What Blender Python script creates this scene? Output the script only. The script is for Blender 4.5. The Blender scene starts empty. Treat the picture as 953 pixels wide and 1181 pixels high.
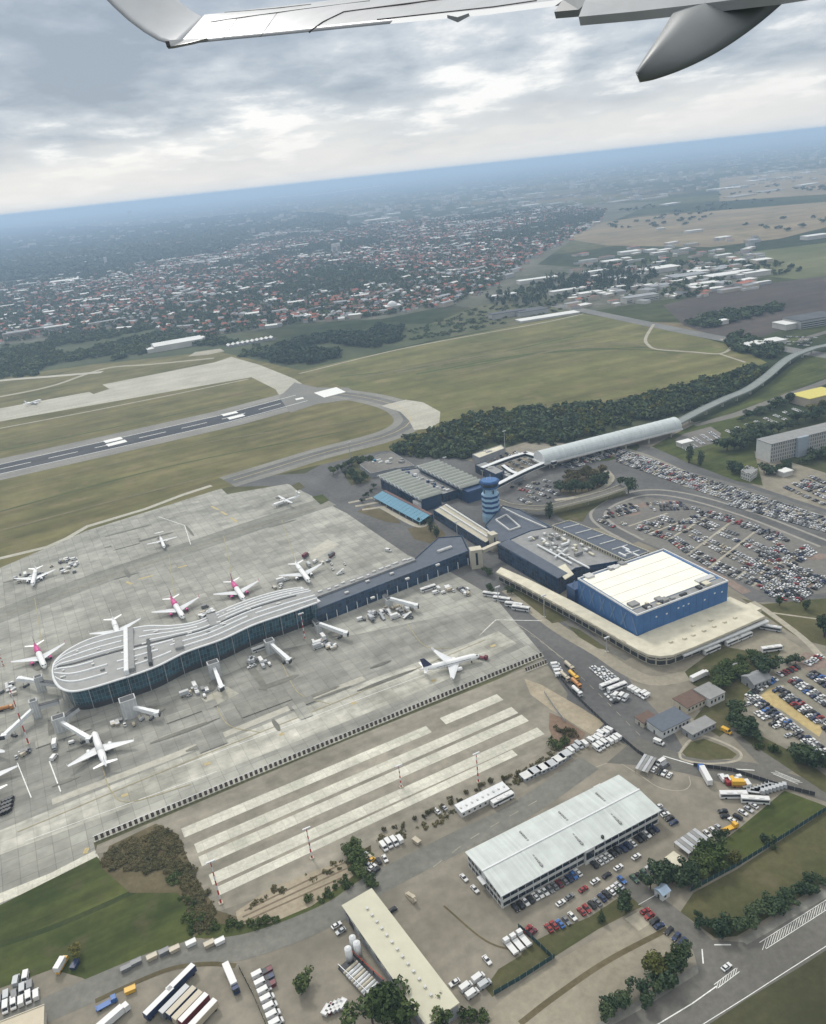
import bpy, bmesh, math, random
import numpy as np
from mathutils import Vector

random.seed(7); rng = np.random.default_rng(7)
C = bpy.context.scene.collection
SC = bpy.context.scene
R = math.radians

# ------------------------------------------------------------------ camera
PW, PH = 953.0, 1181.0
FPX, CAMH = 940.0, 274.0
ROLL = math.atan(-102/953.0)
PITCH = math.atan((PH/2-(249-102/953.0*PW/2))*math.cos(ROLL)/FPX)
cam = bpy.data.cameras.new('camera'); camo = bpy.data.objects.new('camera', cam); C.objects.link(camo)
cam.sensor_fit = 'HORIZONTAL'; cam.sensor_width = 36.0; cam.lens = 36.0*FPX/PW
cam.clip_start = 0.5; cam.clip_end = 400000
def ray(px, py):
    x, y = px-PW/2, py-PH/2
    c, s = math.cos(-ROLL), math.sin(-ROLL)
    xu, yu = c*x-s*y, s*x+c*y
    cp, sp = math.cos(PITCH), math.sin(PITCH)
    a, b, d = xu/FPX, 1.0, -yu/FPX
    return Vector((a, b*cp+d*sp, -b*sp+d*cp))
camo.location = (0, 0, CAMH)
fw = ray(PW/2, PH/2).normalized(); rt = (ray(PW/2+1, PH/2)-ray(PW/2, PH/2)).normalized(); up = rt.cross(fw)
from mathutils import Matrix
camo.matrix_world = Matrix(((rt.x, up.x, -fw.x, 0), (rt.y, up.y, -fw.y, 0), (rt.z, up.z, -fw.z, CAMH), (0, 0, 0, 1)))
SC.camera = camo

# ------------------------------------------------------------------ light
SUN_AZ, SUN_EL = R(-28), R(46)          # azimuth from +Y (towards +X), elevation
w = bpy.data.worlds.new('World'); SC.world = w; w.use_nodes = True
nt = w.node_tree; N = nt.nodes; L = nt.links; N.clear()
out = N.new('ShaderNodeOutputWorld')
sky = N.new('ShaderNodeTexSky'); sky.sky_type = 'NISHITA'; sky.sun_disc = False
sky.sun_elevation = SUN_EL; sky.sun_rotation = SUN_AZ; sky.altitude = 300; sky.dust_density = 2.0
bg1 = N.new('ShaderNodeBackground'); bg1.inputs['Strength'].default_value = 0.075
L.new(sky.outputs[0], bg1.inputs['Color'])
tc = N.new('ShaderNodeTexCoord'); sep = N.new('ShaderNodeSeparateXYZ'); L.new(tc.outputs['Generated'], sep.inputs[0])
def mth(op, a, b=None, clamp=False):
    n = N.new('ShaderNodeMath'); n.operation = op; n.use_clamp = clamp
    for i, v in enumerate((a, b)):
        if v is None: continue
        if isinstance(v, (int, float)): n.inputs[i].default_value = v
        else: L.new(v, n.inputs[i])
    return n.outputs[0]
zz = mth('ADD', mth('MAXIMUM', sep.outputs['Z'], 0.0), 0.15)
cx_ = mth('DIVIDE', sep.outputs['X'], zz); cy_ = mth('DIVIDE', sep.outputs['Y'], zz)
comb = N.new('ShaderNodeCombineXYZ'); L.new(cx_, comb.inputs[0]); L.new(cy_, comb.inputs[1])
def wnoise(scale, det, rough, off=0.0):
    m = N.new('ShaderNodeMapping'); m.inputs['Location'].default_value = (off, off*0.7, off); m.inputs['Scale'].default_value = (1.0, 0.8, 1)
    L.new(comb.outputs[0], m.inputs[0])
    n = N.new('ShaderNodeTexNoise'); n.inputs['Scale'].default_value = scale; n.inputs['Detail'].default_value = det; n.inputs['Roughness'].default_value = rough
    L.new(m.outputs[0], n.inputs['Vector']); return n.outputs['Fac']
n1 = wnoise(0.8, 6, 0.5, 7.7); n2 = wnoise(2.3, 8, 0.6, 9.1)
nn = mth('ADD', mth('MULTIPLY', n1, 0.6), mth('MULTIPLY', n2, 0.4))
def wramp(stops, fac):
    r = N.new('ShaderNodeValToRGB'); L.new(fac, r.inputs[0]); e = r.color_ramp.elements
    while len(e) < len(stops): e.new(0.5)
    for el, (p, c) in zip(e, stops): el.position = p; el.color = (*c, 1)
    return r.outputs['Color']
ccol = wramp([(0.395, (0.335, 0.40, 0.48)), (0.465, (0.46, 0.525, 0.60)), (0.525, (0.64, 0.69, 0.74)), (0.58, (1.0, 1.0, 0.99))], nn)
band = wramp([(0.0, (1, 1, 1)), (0.028, (0.8, 0.8, 0.8)), (0.066, (0.0, 0.0, 0.0))], mth('ADD', mth('MAXIMUM', sep.outputs['Z'], 0.0), mth('MULTIPLY', mth('SUBTRACT', n2, 0.5), 0.12)))
mixc = N.new('ShaderNodeMixRGB'); L.new(band, mixc.inputs[0]); hi = N.new('ShaderNodeMapRange'); hi.inputs['From Min'].default_value = 0.25; hi.inputs['From Max'].default_value = 0.6; L.new(sep.outputs['Z'], hi.inputs['Value'])
warm = N.new('ShaderNodeMixRGB'); L.new(hi.outputs[0], warm.inputs[0]); L.new(ccol, warm.inputs[1]); warm.inputs[2].default_value = (0.71, 0.71, 0.69, 1)   # neutral tint above the view, added to take blue out of the sky light
L.new(warm.outputs[0], mixc.inputs[1]); mixc.inputs[2].default_value = (0.86, 0.86, 0.85, 1)
bg2 = N.new('ShaderNodeBackground')
dome = N.new('ShaderNodeMapRange'); dome.interpolation_type = 'SMOOTHSTEP'; L.new(sep.outputs['Z'], dome.inputs['Value'])   # overcast dome: zenith brighter than horizon
dome.inputs['From Min'].default_value = 0.2; dome.inputs['From Max'].default_value = 0.9; dome.inputs['To Min'].default_value = 0.80; dome.inputs['To Max'].default_value = 1.5
L.new(dome.outputs[0], bg2.inputs['Strength']); L.new(mixc.outputs[0], bg2.inputs['Color'])
mx = N.new('ShaderNodeMixShader'); mx.inputs[0].default_value = 0.9
L.new(bg1.outputs[0], mx.inputs[1]); L.new(bg2.outputs[0], mx.inputs[2]); L.new(mx.outputs[0], out.inputs['Surface'])
sl = bpy.data.lights.new('sun', 'SUN'); sl.energy = 1.5; sl.angle = R(10); sl.color = (1.0, 0.965, 0.91)
so = bpy.data.objects.new('sun', sl); C.objects.link(so)
sd = Vector((math.sin(SUN_AZ)*math.cos(SUN_EL), math.cos(SUN_AZ)*math.cos(SUN_EL), math.sin(SUN_EL)))
so.rotation_euler = sd.to_track_quat('Z', 'Y').to_euler(); so.location = (0, 0, 600)
SC.view_settings.view_transform = 'Standard'; SC.view_settings.look = 'None'; SC.view_settings.exposure = 0.36; SC.view_settings.gamma = 1.0
SC.view_settings.use_curve_mapping = False
SC.render.engine = 'CYCLES'
SC.cycles.max_bounces = 4; SC.cycles.diffuse_bounces = 2; SC.cycles.glossy_bounces = 2; SC.cycles.volume_bounces = 1
SC.cycles.transparent_max_bounces = 6; SC.cycles.use_denoising = True

# ------------------------------------------------------------------ helpers
def P(px, py, z=0.0):
    r = ray(px, py); t = (CAMH-z)/-r.z
    return Vector((r.x*t, r.y*t, z))
def PL(pts, z=0.0): return [P(a, b, z) for a, b in pts]
def tag(o, label=None, cat=None, group=None, kind=None):
    if label: o['label'] = label
    if cat: o['category'] = cat
    if group: o['group'] = group
    if kind: o['kind'] = kind
    return o
def thing(name, label, cat, loc=(0, 0, 0), rz=0.0, group=None):
    o = bpy.data.objects.new(name, None); C.objects.link(o); o.location = loc; o.rotation_euler = (0, 0, rz)
    o.empty_display_size = 1
    return tag(o, label, cat, group)
def copy_tree(o, parent=None):
    c = o.copy(); C.objects.link(c)
    if parent is not None: c.parent = parent
    for ch in list(o.children): copy_tree(ch, c)
    return c
class MB:
    def __init__(s): s.v = []; s.f = []; s.m = []; s.uv = []
    def quad(s, pts, mi=0, uv=None):
        b = len(s.v); s.v += [tuple(p) for p in pts]; s.f.append(tuple(range(b, b+len(pts)))); s.m.append(mi)
        s.uv += (uv or [(p[0], p[2] if len(p) > 2 else 0) for p in pts]); return s
    def add(s, vs, fs, mi=0):
        b = len(s.v); s.v += [tuple(p) for p in vs]
        for f in fs:
            s.f.append(tuple(b+i for i in f)); s.m.append(mi); s.uv += [(vs[i][0], vs[i][2]) for i in f]
        return s
    def box(s, x0, x1, y0, y1, z0, z1, mi=0):
        return s.add([(x0,y0,z0),(x1,y0,z0),(x1,y1,z0),(x0,y1,z0),(x0,y0,z1),(x1,y0,z1),(x1,y1,z1),(x0,y1,z1)],
                     [(3,2,1,0),(4,5,6,7),(0,1,5,4),(1,2,6,5),(2,3,7,6),(3,0,4,7)], mi)
    def rbox(s, cx, cy, ang, lx, ly, z0, z1, mi=0):
        c, n = math.cos(ang), math.sin(ang); q = []
        for z in (z0, z1):
            for a, b in ((-1,-1),(1,-1),(1,1),(-1,1)):
                x, y = a*lx/2, b*ly/2; q.append((cx+c*x-n*y, cy+n*x+c*y, z))
        return s.add(q, [(3,2,1,0),(4,5,6,7),(0,1,5,4),(1,2,6,5),(2,3,7,6),(3,0,4,7)], mi)
    def frust(s, b, t, z0, z1, mi=0, top=True, mt=None):   # b,t = (x0,x1,y0,y1)
        q = [(b[0],b[2],z0),(b[1],b[2],z0),(b[1],b[3],z0),(b[0],b[3],z0),(t[0],t[2],z1),(t[1],t[2],z1),(t[1],t[3],z1),(t[0],t[3],z1)]
        s.add(q, [(0,1,5,4),(1,2,6,5),(2,3,7,6),(3,0,4,7)], mi)
        if top: s.add(q[4:], [(0,1,2,3)], mi if mt is None else mt)
        return s
    def prism(s, poly, z0, z1, mi=0, caps=True):
        n = len(poly); q = [(p[0],p[1],z0) for p in poly]+[(p[0],p[1],z1) for p in poly]
        fs = [(i,(i+1)%n,n+(i+1)%n,n+i) for i in range(n)]
        if caps: fs += [tuple(range(n-1,-1,-1)), tuple(range(n,2*n))]
        return s.add(q, fs, mi)
    def prof(s, pr, y0, y1, mi=0):    # profile in x,z extruded along y
        n = len(pr); q = [(x,y0,z) for x,z in pr]+[(x,y1,z) for x,z in pr]
        return s.add(q, [(i,(i+1)%n,n+(i+1)%n,n+i) for i in range(n)]+[tuple(range(n-1,-1,-1)), tuple(range(n,2*n))], mi)
    def cyl(s, a, b, r0, r1=None, n=12, mi=0, caps=True):
        r1 = r0 if r1 is None else r1
        a, b = Vector(a), Vector(b); d = (b-a).normalized(); e = d.orthogonal().normalized(); g = d.cross(e)
        q = []
        for p, r in ((a, r0), (b, r1)):
            for i in range(n):
                t = 2*math.pi*i/n; q.append(tuple(p+e*(r*math.cos(t))+g*(r*math.sin(t))))
        fs = [(i,(i+1)%n,n+(i+1)%n,n+i) for i in range(n)]
        if caps: fs += [tuple(range(n-1,-1,-1)), tuple(range(n,2*n))]
        return s.add(q, fs, mi)
    def loft(s, rings, mi=0, caps=True):
        n = len(rings[0]); q = [tuple(p) for r in rings for p in r]; fs = []
        for k in range(len(rings)-1):
            for i in range(n): fs.append((k*n+i, k*n+(i+1)%n, (k+1)*n+(i+1)%n, (k+1)*n+i))
        if caps: fs += [tuple(range(n-1,-1,-1)), tuple(range((len(rings)-1)*n, len(rings)*n))]
        return s.add(q, fs, mi)
    def build(s, name, mats, parent=None, smooth=False, fix=True):
        me = bpy.data.meshes.new(name); me.from_pydata(s.v, [], s.f)
        if not isinstance(mats, (list, tuple)): mats = [mats]
        for m in mats: me.materials.append(m)
        me.polygons.foreach_set('material_index', s.m)
        if smooth: me.polygons.foreach_set('use_smooth', [True]*len(s.f))
        if s.uv and len(s.uv) == len(me.loops):
            u = me.uv_layers.new(name='UVMap'); u.data.foreach_set('uv', np.array(s.uv, dtype=np.float32).ravel())
        if fix:
            bm = bmesh.new(); bm.from_mesh(me); bmesh.ops.recalc_face_normals(bm, faces=bm.faces); bm.to_mesh(me); bm.free()
        me.update()
        o = bpy.data.objects.new(name, me); C.objects.link(o)
        if parent is not None: o.parent = parent
        return o

# ------------------------------------------------------------------ materials
MATS = {}
def newmat(name):
    m = bpy.data.materials.new(name); m.use_nodes = True; return m, m.node_tree.nodes, m.node_tree.links, m.node_tree.nodes['Principled BSDF']
def M(name, col, rough=0.8, var=0.12, sc=0.5, metal=0.0, spec=0.3, obj=False):
    if name in MATS: return MATS[name]
    m, n, l, b = newmat(name)
    b.inputs['Roughness'].default_value = rough; b.inputs['Metallic'].default_value = metal
    b.inputs['Specular IOR Level'].default_value = spec
    if var > 0:
        if obj: src = n.new('ShaderNodeTexCoord').outputs['Object']
        else: src = n.new('ShaderNodeNewGeometry').outputs['Position']
        t = n.new('ShaderNodeTexNoise'); t.inputs['Scale'].default_value = sc; t.inputs['Detail'].default_value = 6; t.inputs['Roughness'].default_value = 0.6
        l.new(src, t.inputs['Vector'])
        r = n.new('ShaderNodeValToRGB'); e = r.color_ramp.elements
        e[0].position = 0.3; e[1].position = 0.7
        e[0].color = (*[c*(1-var) for c in col], 1); e[1].color = (*[min(c*(1+var), 0.9) for c in col], 1)
        l.new(t.outputs['Fac'], r.inputs[0]); l.new(r.outputs[0], b.inputs['Base Color'])
    else: b.inputs['Base Color'].default_value = (*col, 1)
    MATS[name] = m; return m
def ground_mat(name, c1, c2, sc=0.02, sc2=0.3, streak=None, c3=None, rough=0.95, grid=None):
    """two-tone ground with large patches, fine grain, optional directional streaks and slab joints (angle, size)"""
    m, n, l, b = newmat(name); b.inputs['Roughness'].default_value = rough; b.inputs['Specular IOR Level'].default_value = 0.15
    g = n.new('ShaderNodeNewGeometry').outputs['Position']
    def noise(vec, s, d=5, r=0.55):
        t = n.new('ShaderNodeTexNoise'); t.inputs['Scale'].default_value = s; t.inputs['Detail'].default_value = d; t.inputs['Roughness'].default_value = r
        l.new(vec, t.inputs['Vector']); return t.outputs['Fac']
    def ramp(f, a, b_, p0=0.35, p1=0.65):
        r = n.new('ShaderNodeValToRGB'); e = r.color_ramp.elements; e[0].position = p0; e[1].position = p1
        e[0].color = (*a, 1); e[1].color = (*b_, 1); l.new(f, r.inputs[0]); return r.outputs[0]
    def mul(a, b_, fac=1.0):
        x = n.new('ShaderNodeMixRGB'); x.blend_type = 'MULTIPLY'; x.inputs[0].default_value = fac
        l.new(a, x.inputs[1]); l.new(b_, x.inputs[2]); return x.outputs[0]
    col = ramp(noise(g, sc), c1, c2)
    col = mul(col, ramp(noise(g, sc2, 6, 0.65), (0.78, 0.78, 0.78), (1.18, 1.18, 1.16), 0.25, 0.75))
    if c3:
        x = n.new('ShaderNodeMixRGB'); l.new(ramp(noise(g, sc*2.7, 4), (0, 0, 0), (1, 1, 1), 0.55, 0.72), x.inputs[0]); l.new(col, x.inputs[1]); x.inputs[2].default_value = (*c3, 1); col = x.outputs[0]
    if streak:
        ang, amt, ssc = streak
        mp = n.new('ShaderNodeMapping'); mp.vector_type = 'TEXTURE'; mp.inputs['Rotation'].default_value = (0, 0, R(ang)); mp.inputs['Scale'].default_value = (12, 1, 1)
        l.new(g, mp.inputs[0])
        col = mul(col, ramp(noise(mp.outputs[0], ssc, 4, 0.6), (1-amt,)*3, (1+amt,)*3, 0.3, 0.7))
    if grid:
        ang, size, dark, rnd = grid
        mp = n.new('ShaderNodeMapping'); mp.vector_type = 'TEXTURE'; mp.inputs['Rotation'].default_value = (0, 0, R(ang)); mp.inputs['Scale'].default_value = (size, size, size)
        l.new(g, mp.inputs[0])
        fl = n.new('ShaderNodeVectorMath'); fl.operation = 'FLOOR'; l.new(mp.outputs[0], fl.inputs[0])
        wn = n.new('ShaderNodeTexWhiteNoise'); wn.noise_dimensions = '2D'; l.new(fl.outputs[0], wn.inputs['Vector'])
        col = mul(col, ramp(wn.outputs['Value'], (1-rnd,)*3, (1+rnd,)*3, 0, 1))
        fr = n.new('ShaderNodeVectorMath'); fr.operation = 'FRACTION'; l.new(mp.outputs[0], fr.inputs[0])
        sp = n.new('ShaderNodeSeparateXYZ'); l.new(fr.outputs[0], sp.inputs[0])
        mn = n.new('ShaderNodeMath'); mn.operation = 'MINIMUM'; l.new(sp.outputs[0], mn.inputs[0]); l.new(sp.outputs[1], mn.inputs[1])
        col = mul(col, ramp(mn.outputs[0], (1-dark,)*3, (1, 1, 1), 0.02, 0.06))
    l.new(col, b.inputs['Base Color']); MATS[name] = m; return m
def leaf_mat(name, c1, c2, c3):
    m, n, l, b = newmat(name); b.inputs['Roughness'].default_value = 0.7; b.inputs['Specular IOR Level'].default_value = 0.15
    g = n.new('ShaderNodeNewGeometry'); r = n.new('ShaderNodeValToRGB'); e = r.color_ramp.elements; e.new(0.5)
    for el, p, c in zip(e, (0, 0.5, 1), (c1, c2, c3)): el.position = p; el.color = (*c, 1)
    t = n.new('ShaderNodeTexNoise'); t.inputs['Scale'].default_value = 0.11; t.inputs['Detail'].default_value = 2; l.new(g.outputs['Position'], t.inputs['Vector'])
    oi = n.new('ShaderNodeObjectInfo'); og = n.new('ShaderNodeMath'); og.operation = 'MULTIPLY_ADD'; og.inputs[1].default_value = 0.5; og.inputs[2].default_value = -0.2; l.new(oi.outputs['Random'], og.inputs[0])
    a = n.new('ShaderNodeMath'); a.operation = 'MULTIPLY_ADD'; a.inputs[1].default_value = 0.55; l.new(g.outputs['Random Per Island'], a.inputs[0]); l.new(og.outputs[0], a.inputs[2])
    s = n.new('ShaderNodeMath'); s.operation = 'ADD'; l.new(a.outputs[0], s.inputs[0])
    c = n.new('ShaderNodeMapRange'); c.inputs['From Min'].default_value = 0.35; c.inputs['From Max'].default_value = 0.65; c.inputs['To Max'].default_value = 0.45; l.new(t.outputs['Fac'], c.inputs['Value'])
    l.new(c.outputs[0], s.inputs[1]); l.new(s.outputs[0], r.inputs[0]); l.new(r.outputs[0], b.inputs['Base Color']); MATS[name] = m; return m
def glass_mat(name, col, frame, du, dv, w=0.12, rough=0.15, var=0.5):
    """curtain wall: panes and mullions in the UV (metres) of the facade"""
    m, n, l, b = newmat(name); b.inputs['Roughness'].default_value = rough; b.inputs['Specular IOR Level'].default_value = 0.6
    t = n.new('ShaderNodeTexBrick'); t.offset = 0; t.inputs['Scale'].default_value = 1.0; t.inputs['Brick Width'].default_value = du; t.inputs['Row Height'].default_value = dv
    t.inputs['Mortar Size'].default_value = w; t.inputs['Mortar Smooth'].default_value = 0.3; t.inputs['Bias'].default_value = 0
    t.inputs['Color1'].default_value = (*[c*(1-var) for c in col], 1); t.inputs['Color2'].default_value = (*[c*(1+var) for c in col], 1); t.inputs['Mortar'].default_value = (*frame, 1)
    l.new(n.new('ShaderNodeTexCoord').outputs['UV'], t.inputs['Vector']); l.new(t.outputs['Color'], b.inputs['Base Color']); MATS[name] = m; return m

m_conc   = ground_mat('apron_concrete', (0.275,0.27,0.238), (0.355,0.35,0.31), 0.02, 0.12, (25.5, 0.18, 0.05), (0.22,0.216,0.19), grid=(25.5, 7.5, 0.32, 0.10))
m_concl  = ground_mat('pale_concrete', (0.36,0.345,0.29), (0.44,0.42,0.36), 0.02, 0.3, (25.5, 0.12, 0.1))
m_asph   = ground_mat('airfield_asphalt', (0.115,0.115,0.108), (0.165,0.162,0.148), 0.015, 0.22, (28, 0.12, 0.06))
m_asphd  = ground_mat('dark_asphalt', (0.095,0.094,0.093), (0.135,0.133,0.129), 0.02, 0.3, (-62, 0.10, 0.05))
m_road   = ground_mat('road_asphalt', (0.115,0.11,0.098), (0.155,0.148,0.132), 0.02, 0.35, (28, 0.08, 0.06))
m_yard   = ground_mat('yard_asphalt', (0.185,0.167,0.132), (0.25,0.227,0.183), 0.018, 0.15, (30, 0.12, 0.05), (0.16,0.147,0.12))
m_lot    = ground_mat('car_park_asphalt', (0.14,0.134,0.124), (0.185,0.177,0.16), 0.02, 0.3)
m_grassd = ground_mat('mown_grass', (0.042,0.056,0.017), (0.078,0.09,0.028), 0.03, 0.2, (26, 0.28, 0.14), (0.075,0.075,0.035))
m_grass  = ground_mat('airfield_grass', (0.102,0.098,0.037), (0.16,0.142,0.062), 0.013, 0.05, (29, 0.26, 0.05), (0.16,0.13,0.068))
m_meadow = ground_mat('meadow_grass', (0.1,0.105,0.037), (0.158,0.148,0.06), 0.010, 0.05, (22, 0.28, 0.03), (0.175,0.148,0.072))
m_verge  = ground_mat('rough_grass', (0.062,0.068,0.028), (0.10,0.092,0.045), 0.03, 0.35, None, (0.115,0.10,0.058))
m_brown  = ground_mat('dry_scrub_ground', (0.085,0.07,0.038), (0.13,0.11,0.065), 0.06, 0.5)
m_sand   = ground_mat('sandy_soil', (0.27,0.23,0.165), (0.36,0.31,0.23), 0.04, 0.4, (25, 0.1, 0.1))
m_stripc = ground_mat('concrete_strip', (0.46,0.45,0.38), (0.58,0.56,0.48), 0.05, 0.5, (25, 0.1, 0.1), grid=(25.5, 6.0, 0.18, 0.08))
m_plough = ground_mat('ploughed_soil', (0.055,0.047,0.043), (0.085,0.072,0.062), 0.006, 0.05, (20, 0.15, 0.03))
m_tan    = ground_mat('stubble_field', (0.17,0.135,0.085), (0.24,0.19,0.12), 0.004, 0.03, (12, 0.2, 0.012), (0.12,0.12,0.06))
m_path   = ground_mat('pale_path', (0.31,0.285,0.23), (0.38,0.35,0.285), 0.05, 0.4)
m_pink   = ground_mat('reddish_paving', (0.20,0.155,0.13), (0.25,0.195,0.165), 0.05, 0.4)
m_white  = M('road_paint', (0.70,0.70,0.67), 0.7, 0.18, 0.6)
m_yel    = M('yellow_paint', (0.42,0.34,0.17), 0.7, 0.2, 0.6)
m_run    = ground_mat('runway_asphalt', (0.060,0.062,0.068), (0.092,0.092,0.094), 0.012, 0.2, (28.5, 0.2, 0.04))
# ------------------------------------------------------------------ ground
LAYER = [0.0]; ZONE = [0]
def zone(base=0.06): ZONE[0] += 1; LAYER[0] = base+0.0006*ZONE[0]
GZ = 0.16
def area(name, pts, mat, z=None, world=False):
    """one sheet laid on the ground, corners read off the photograph's ground plane"""
    if z is None: LAYER[0] += 0.004; z = LAYER[0]
    q = pts if world else PL(pts)
    me = bpy.data.meshes.new(name); bm = bmesh.new()
    f = bm.faces.new([bm.verts.new((p[0], p[1], z)) for p in q]); f.normal_update()
    if f.normal.z < 0: f.normal_flip()
    bmesh.ops.triangulate(bm, faces=[f]); bm.to_mesh(me); bm.free(); me.materials.append(mat)
    o = bpy.data.objects.new(name, me); C.objects.link(o); o['kind'] = 'structure'; return o
def smooth_line(q, n=8):
    if len(q) < 3: return q
    r = []; e = [q[0]*2-q[1]]+list(q)+[q[-1]*2-q[-2]]
    for i in range(1, len(e)-2):
        for k in range(n):
            t = k/n; a, b, c, d = e[i-1], e[i], e[i+1], e[i+2]
            r.append(0.5*((2*b)+(c-a)*t+(2*a-5*b+4*c-d)*t*t+(3*b-a-3*c+d)*t**3))
    return r+[q[-1]]
def offset_line(q, d):
    r = []
    for i in range(len(q)):
        t = (q[min(i+1, len(q)-1)]-q[max(i-1, 0)]); t.z = 0; t.normalize()
        r.append(q[i]+Vector((-t.y, t.x, 0))*d)
    return r
def ribbon(name, pts, width, mat, z=None, smooth=True, off=0.0, world=False):
    if z is None: LAYER[0] += 0.004; z = LAYER[0]
    q = pts if world else PL(pts)
    if smooth: q = smooth_line(q)
    a, b = offset_line(q, off+width/2), offset_line(q, off-width/2)
    mb = MB()
    for i in range(len(q)-1): mb.quad([(b[i].x,b[i].y,z),(b[i+1].x,b[i+1].y,z),(a[i+1].x,a[i+1].y,z),(a[i].x,a[i].y,z)])
    o = mb.build(name, mat, fix=False); o['kind'] = 'structure'; return o
def dashes(name, pts, width, mat, dash, gap, z, smooth=True, off=0.0, world=False):
    q = pts if world else PL(pts)
    if smooth: q = smooth_line(q, 16)
    if off: q = offset_line(q, off)
    d = [0.0]
    for i in range(1, len(q)): d.append(d[-1]+(q[i]-q[i-1]).length)
    def at(s):
        for i in range(1, len(q)):
            if d[i] >= s: t = (s-d[i-1])/max(d[i]-d[i-1], 1e-6); return q[i-1].lerp(q[i], t)
        return q[-1]
    mb = MB(); s = 0.0
    while s+dash <= d[-1]:
        a, b = at(s), at(s+dash); t = (b-a).normalized(); nn_ = Vector((-t.y, t.x, 0))*width/2
        mb.quad([(a.x-nn_.x,a.y-nn_.y,z),(b.x-nn_.x,b.y-nn_.y,z),(b.x+nn_.x,b.y+nn_.y,z),(a.x+nn_.x,a.y+nn_.y,z)]); s += dash+gap
    o = mb.build(name, mat, fix=False); o['kind'] = 'structure'; return o

# base plain to the horizon: patchwork of fields, tree cover and built-up speckle
def plain_mat():
    m, n, l, b = newmat('far_plain'); b.inputs['Roughness'].default_value = 1.0; b.inputs['Specular IOR Level'].default_value = 0.0
    g = n.new('ShaderNodeNewGeometry').outputs['Position']
    mp = n.new('ShaderNodeMapping'); mp.vector_type = 'TEXTURE'; mp.inputs['Rotation'].default_value = (0, 0, R(18)); mp.inputs['Scale'].default_value = (900, 380, 900); l.new(g, mp.inputs[0])
    v = n.new('ShaderNodeTexVoronoi'); v.inputs['Scale'].default_value = 1.0; v.inputs['Randomness'].default_value = 0.8; l.new(mp.outputs[0], v.inputs['Vector'])
    sp = n.new('ShaderNodeSeparateColor'); l.new(v.outputs['Color'], sp.inputs[0])
    r = n.new('ShaderNodeValToRGB'); r.color_ramp.interpolation = 'CONSTANT'; e = r.color_ramp.elements
    st = [(0, (0.062,0.072,0.036)), (0.25, (0.10,0.10,0.055)), (0.45, (0.045,0.056,0.028)), (0.62, (0.15,0.125,0.08)), (0.78, (0.08,0.088,0.045)), (0.9, (0.075,0.065,0.055))]
    while len(e) < len(st): e.new(0.5)
    for el, (p, c) in zip(e, st): el.position = p; el.color = (*c, 1)
    l.new(sp.outputs[0], r.inputs[0])
    t = n.new('ShaderNodeTexNoise'); t.inputs['Scale'].default_value = 0.0011; t.inputs['Detail'].default_value = 6; l.new(g, t.inputs['Vector'])
    r2 = n.new('ShaderNodeValToRGB'); r2.color_ramp.elements[0].position = 0.47; r2.color_ramp.elements[1].position = 0.55; l.new(t.outputs['Fac'], r2.inputs[0])
    x = n.new('ShaderNodeMixRGB'); l.new(r2.outputs[0], x.inputs[0]); l.new(r.outputs[0], x.inputs[1]); x.inputs[2].default_value = (0.038, 0.05, 0.028, 1)
    t2 = n.new('ShaderNodeTexNoise'); t2.inputs['Scale'].default_value = 0.03; t2.inputs['Detail'].default_value = 5; l.new(g, t2.inputs['Vector'])
    r3 = n.new('ShaderNodeValToRGB'); r3.color_ramp.elements[0].color = (0.7,0.7,0.7,1); r3.color_ramp.elements[1].color = (1.3,1.3,1.3,1); r3.color_ramp.elements[0].position = 0.3; r3.color_ramp.elements[1].position = 0.7; l.new(t2.outputs['Fac'], r3.inputs[0])
    y = n.new('ShaderNodeMixRGB'); y.blend_type = 'MULTIPLY'; y.inputs[0].default_value = 1; l.new(x.outputs[0], y.inputs[1]); l.new(r3.outputs[0], y.inputs[2])
    l.new(y.outputs[0], b.inputs['Base Color']); return m
RG = 110000
mb = MB()
grid_x = [-RG, -20000, -4000, -1000, 0, 1000, 4000, 20000, RG]
for i in range(8):
    for j in range(8):
        mb.quad([(grid_x[i],grid_x[j],0),(grid_x[i+1],grid_x[j],0),(grid_x[i+1],grid_x[j+1],0),(grid_x[i],grid_x[j+1],0)])
o = mb.build('ground', plain_mat(), fix=False); o['kind'] = 'structure'

# fields beyond
area('dark_woodland_floor', [(0,330),(0,262),(150,262),(330,243),(420,255),(300,268),(260,292),(190,300),(110,312)], M('wood_floor', (0.03,0.042,0.026), 1, 0.2, 0.01))
area('town_ground', [(-60,400),(-60,335),(110,312),(190,300),(260,292),(300,270),(420,258),(520,250),(640,238),(760,232),(700,258),(655,280),(620,305),(700,310),(860,300),(900,315),(770,345),(640,365),(520,352),(440,368),(340,372),(240,392),(100,402)], ground_mat('town_soil', (0.06,0.068,0.04), (0.12,0.115,0.085), 0.006, 0.04, None, (0.16,0.15,0.13)))
area('stubble_field', [(655,262),(740,250),(960,232),(1100,225),(1100,250),(953,262),(900,275),(820,285),(700,283),(650,275)], m_tan)
area('stubble_field', [(830,205),(1100,180),(1100,214),(830,232)], m_tan)
area('stubble_field', [(820,296),(1100,262),(1100,318),(953,325),(880,318)], ground_mat('green_field', (0.085,0.10,0.04), (0.14,0.14,0.07), 0.004, 0.03, (15,0.2,0.02)))
area('ploughed_field', [(765,352),(830,334),(953,318),(1100,312),(1100,352),(953,362),(880,388),(840,392),(790,376)], m_plough)
area('scrub_field', [(440,392),(500,372),(560,350),(640,352),(670,360),(600,374),(480,396)], ground_mat('scrub', (0.07,0.08,0.04), (0.13,0.12,0.07), 0.01, 0.08))
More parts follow.
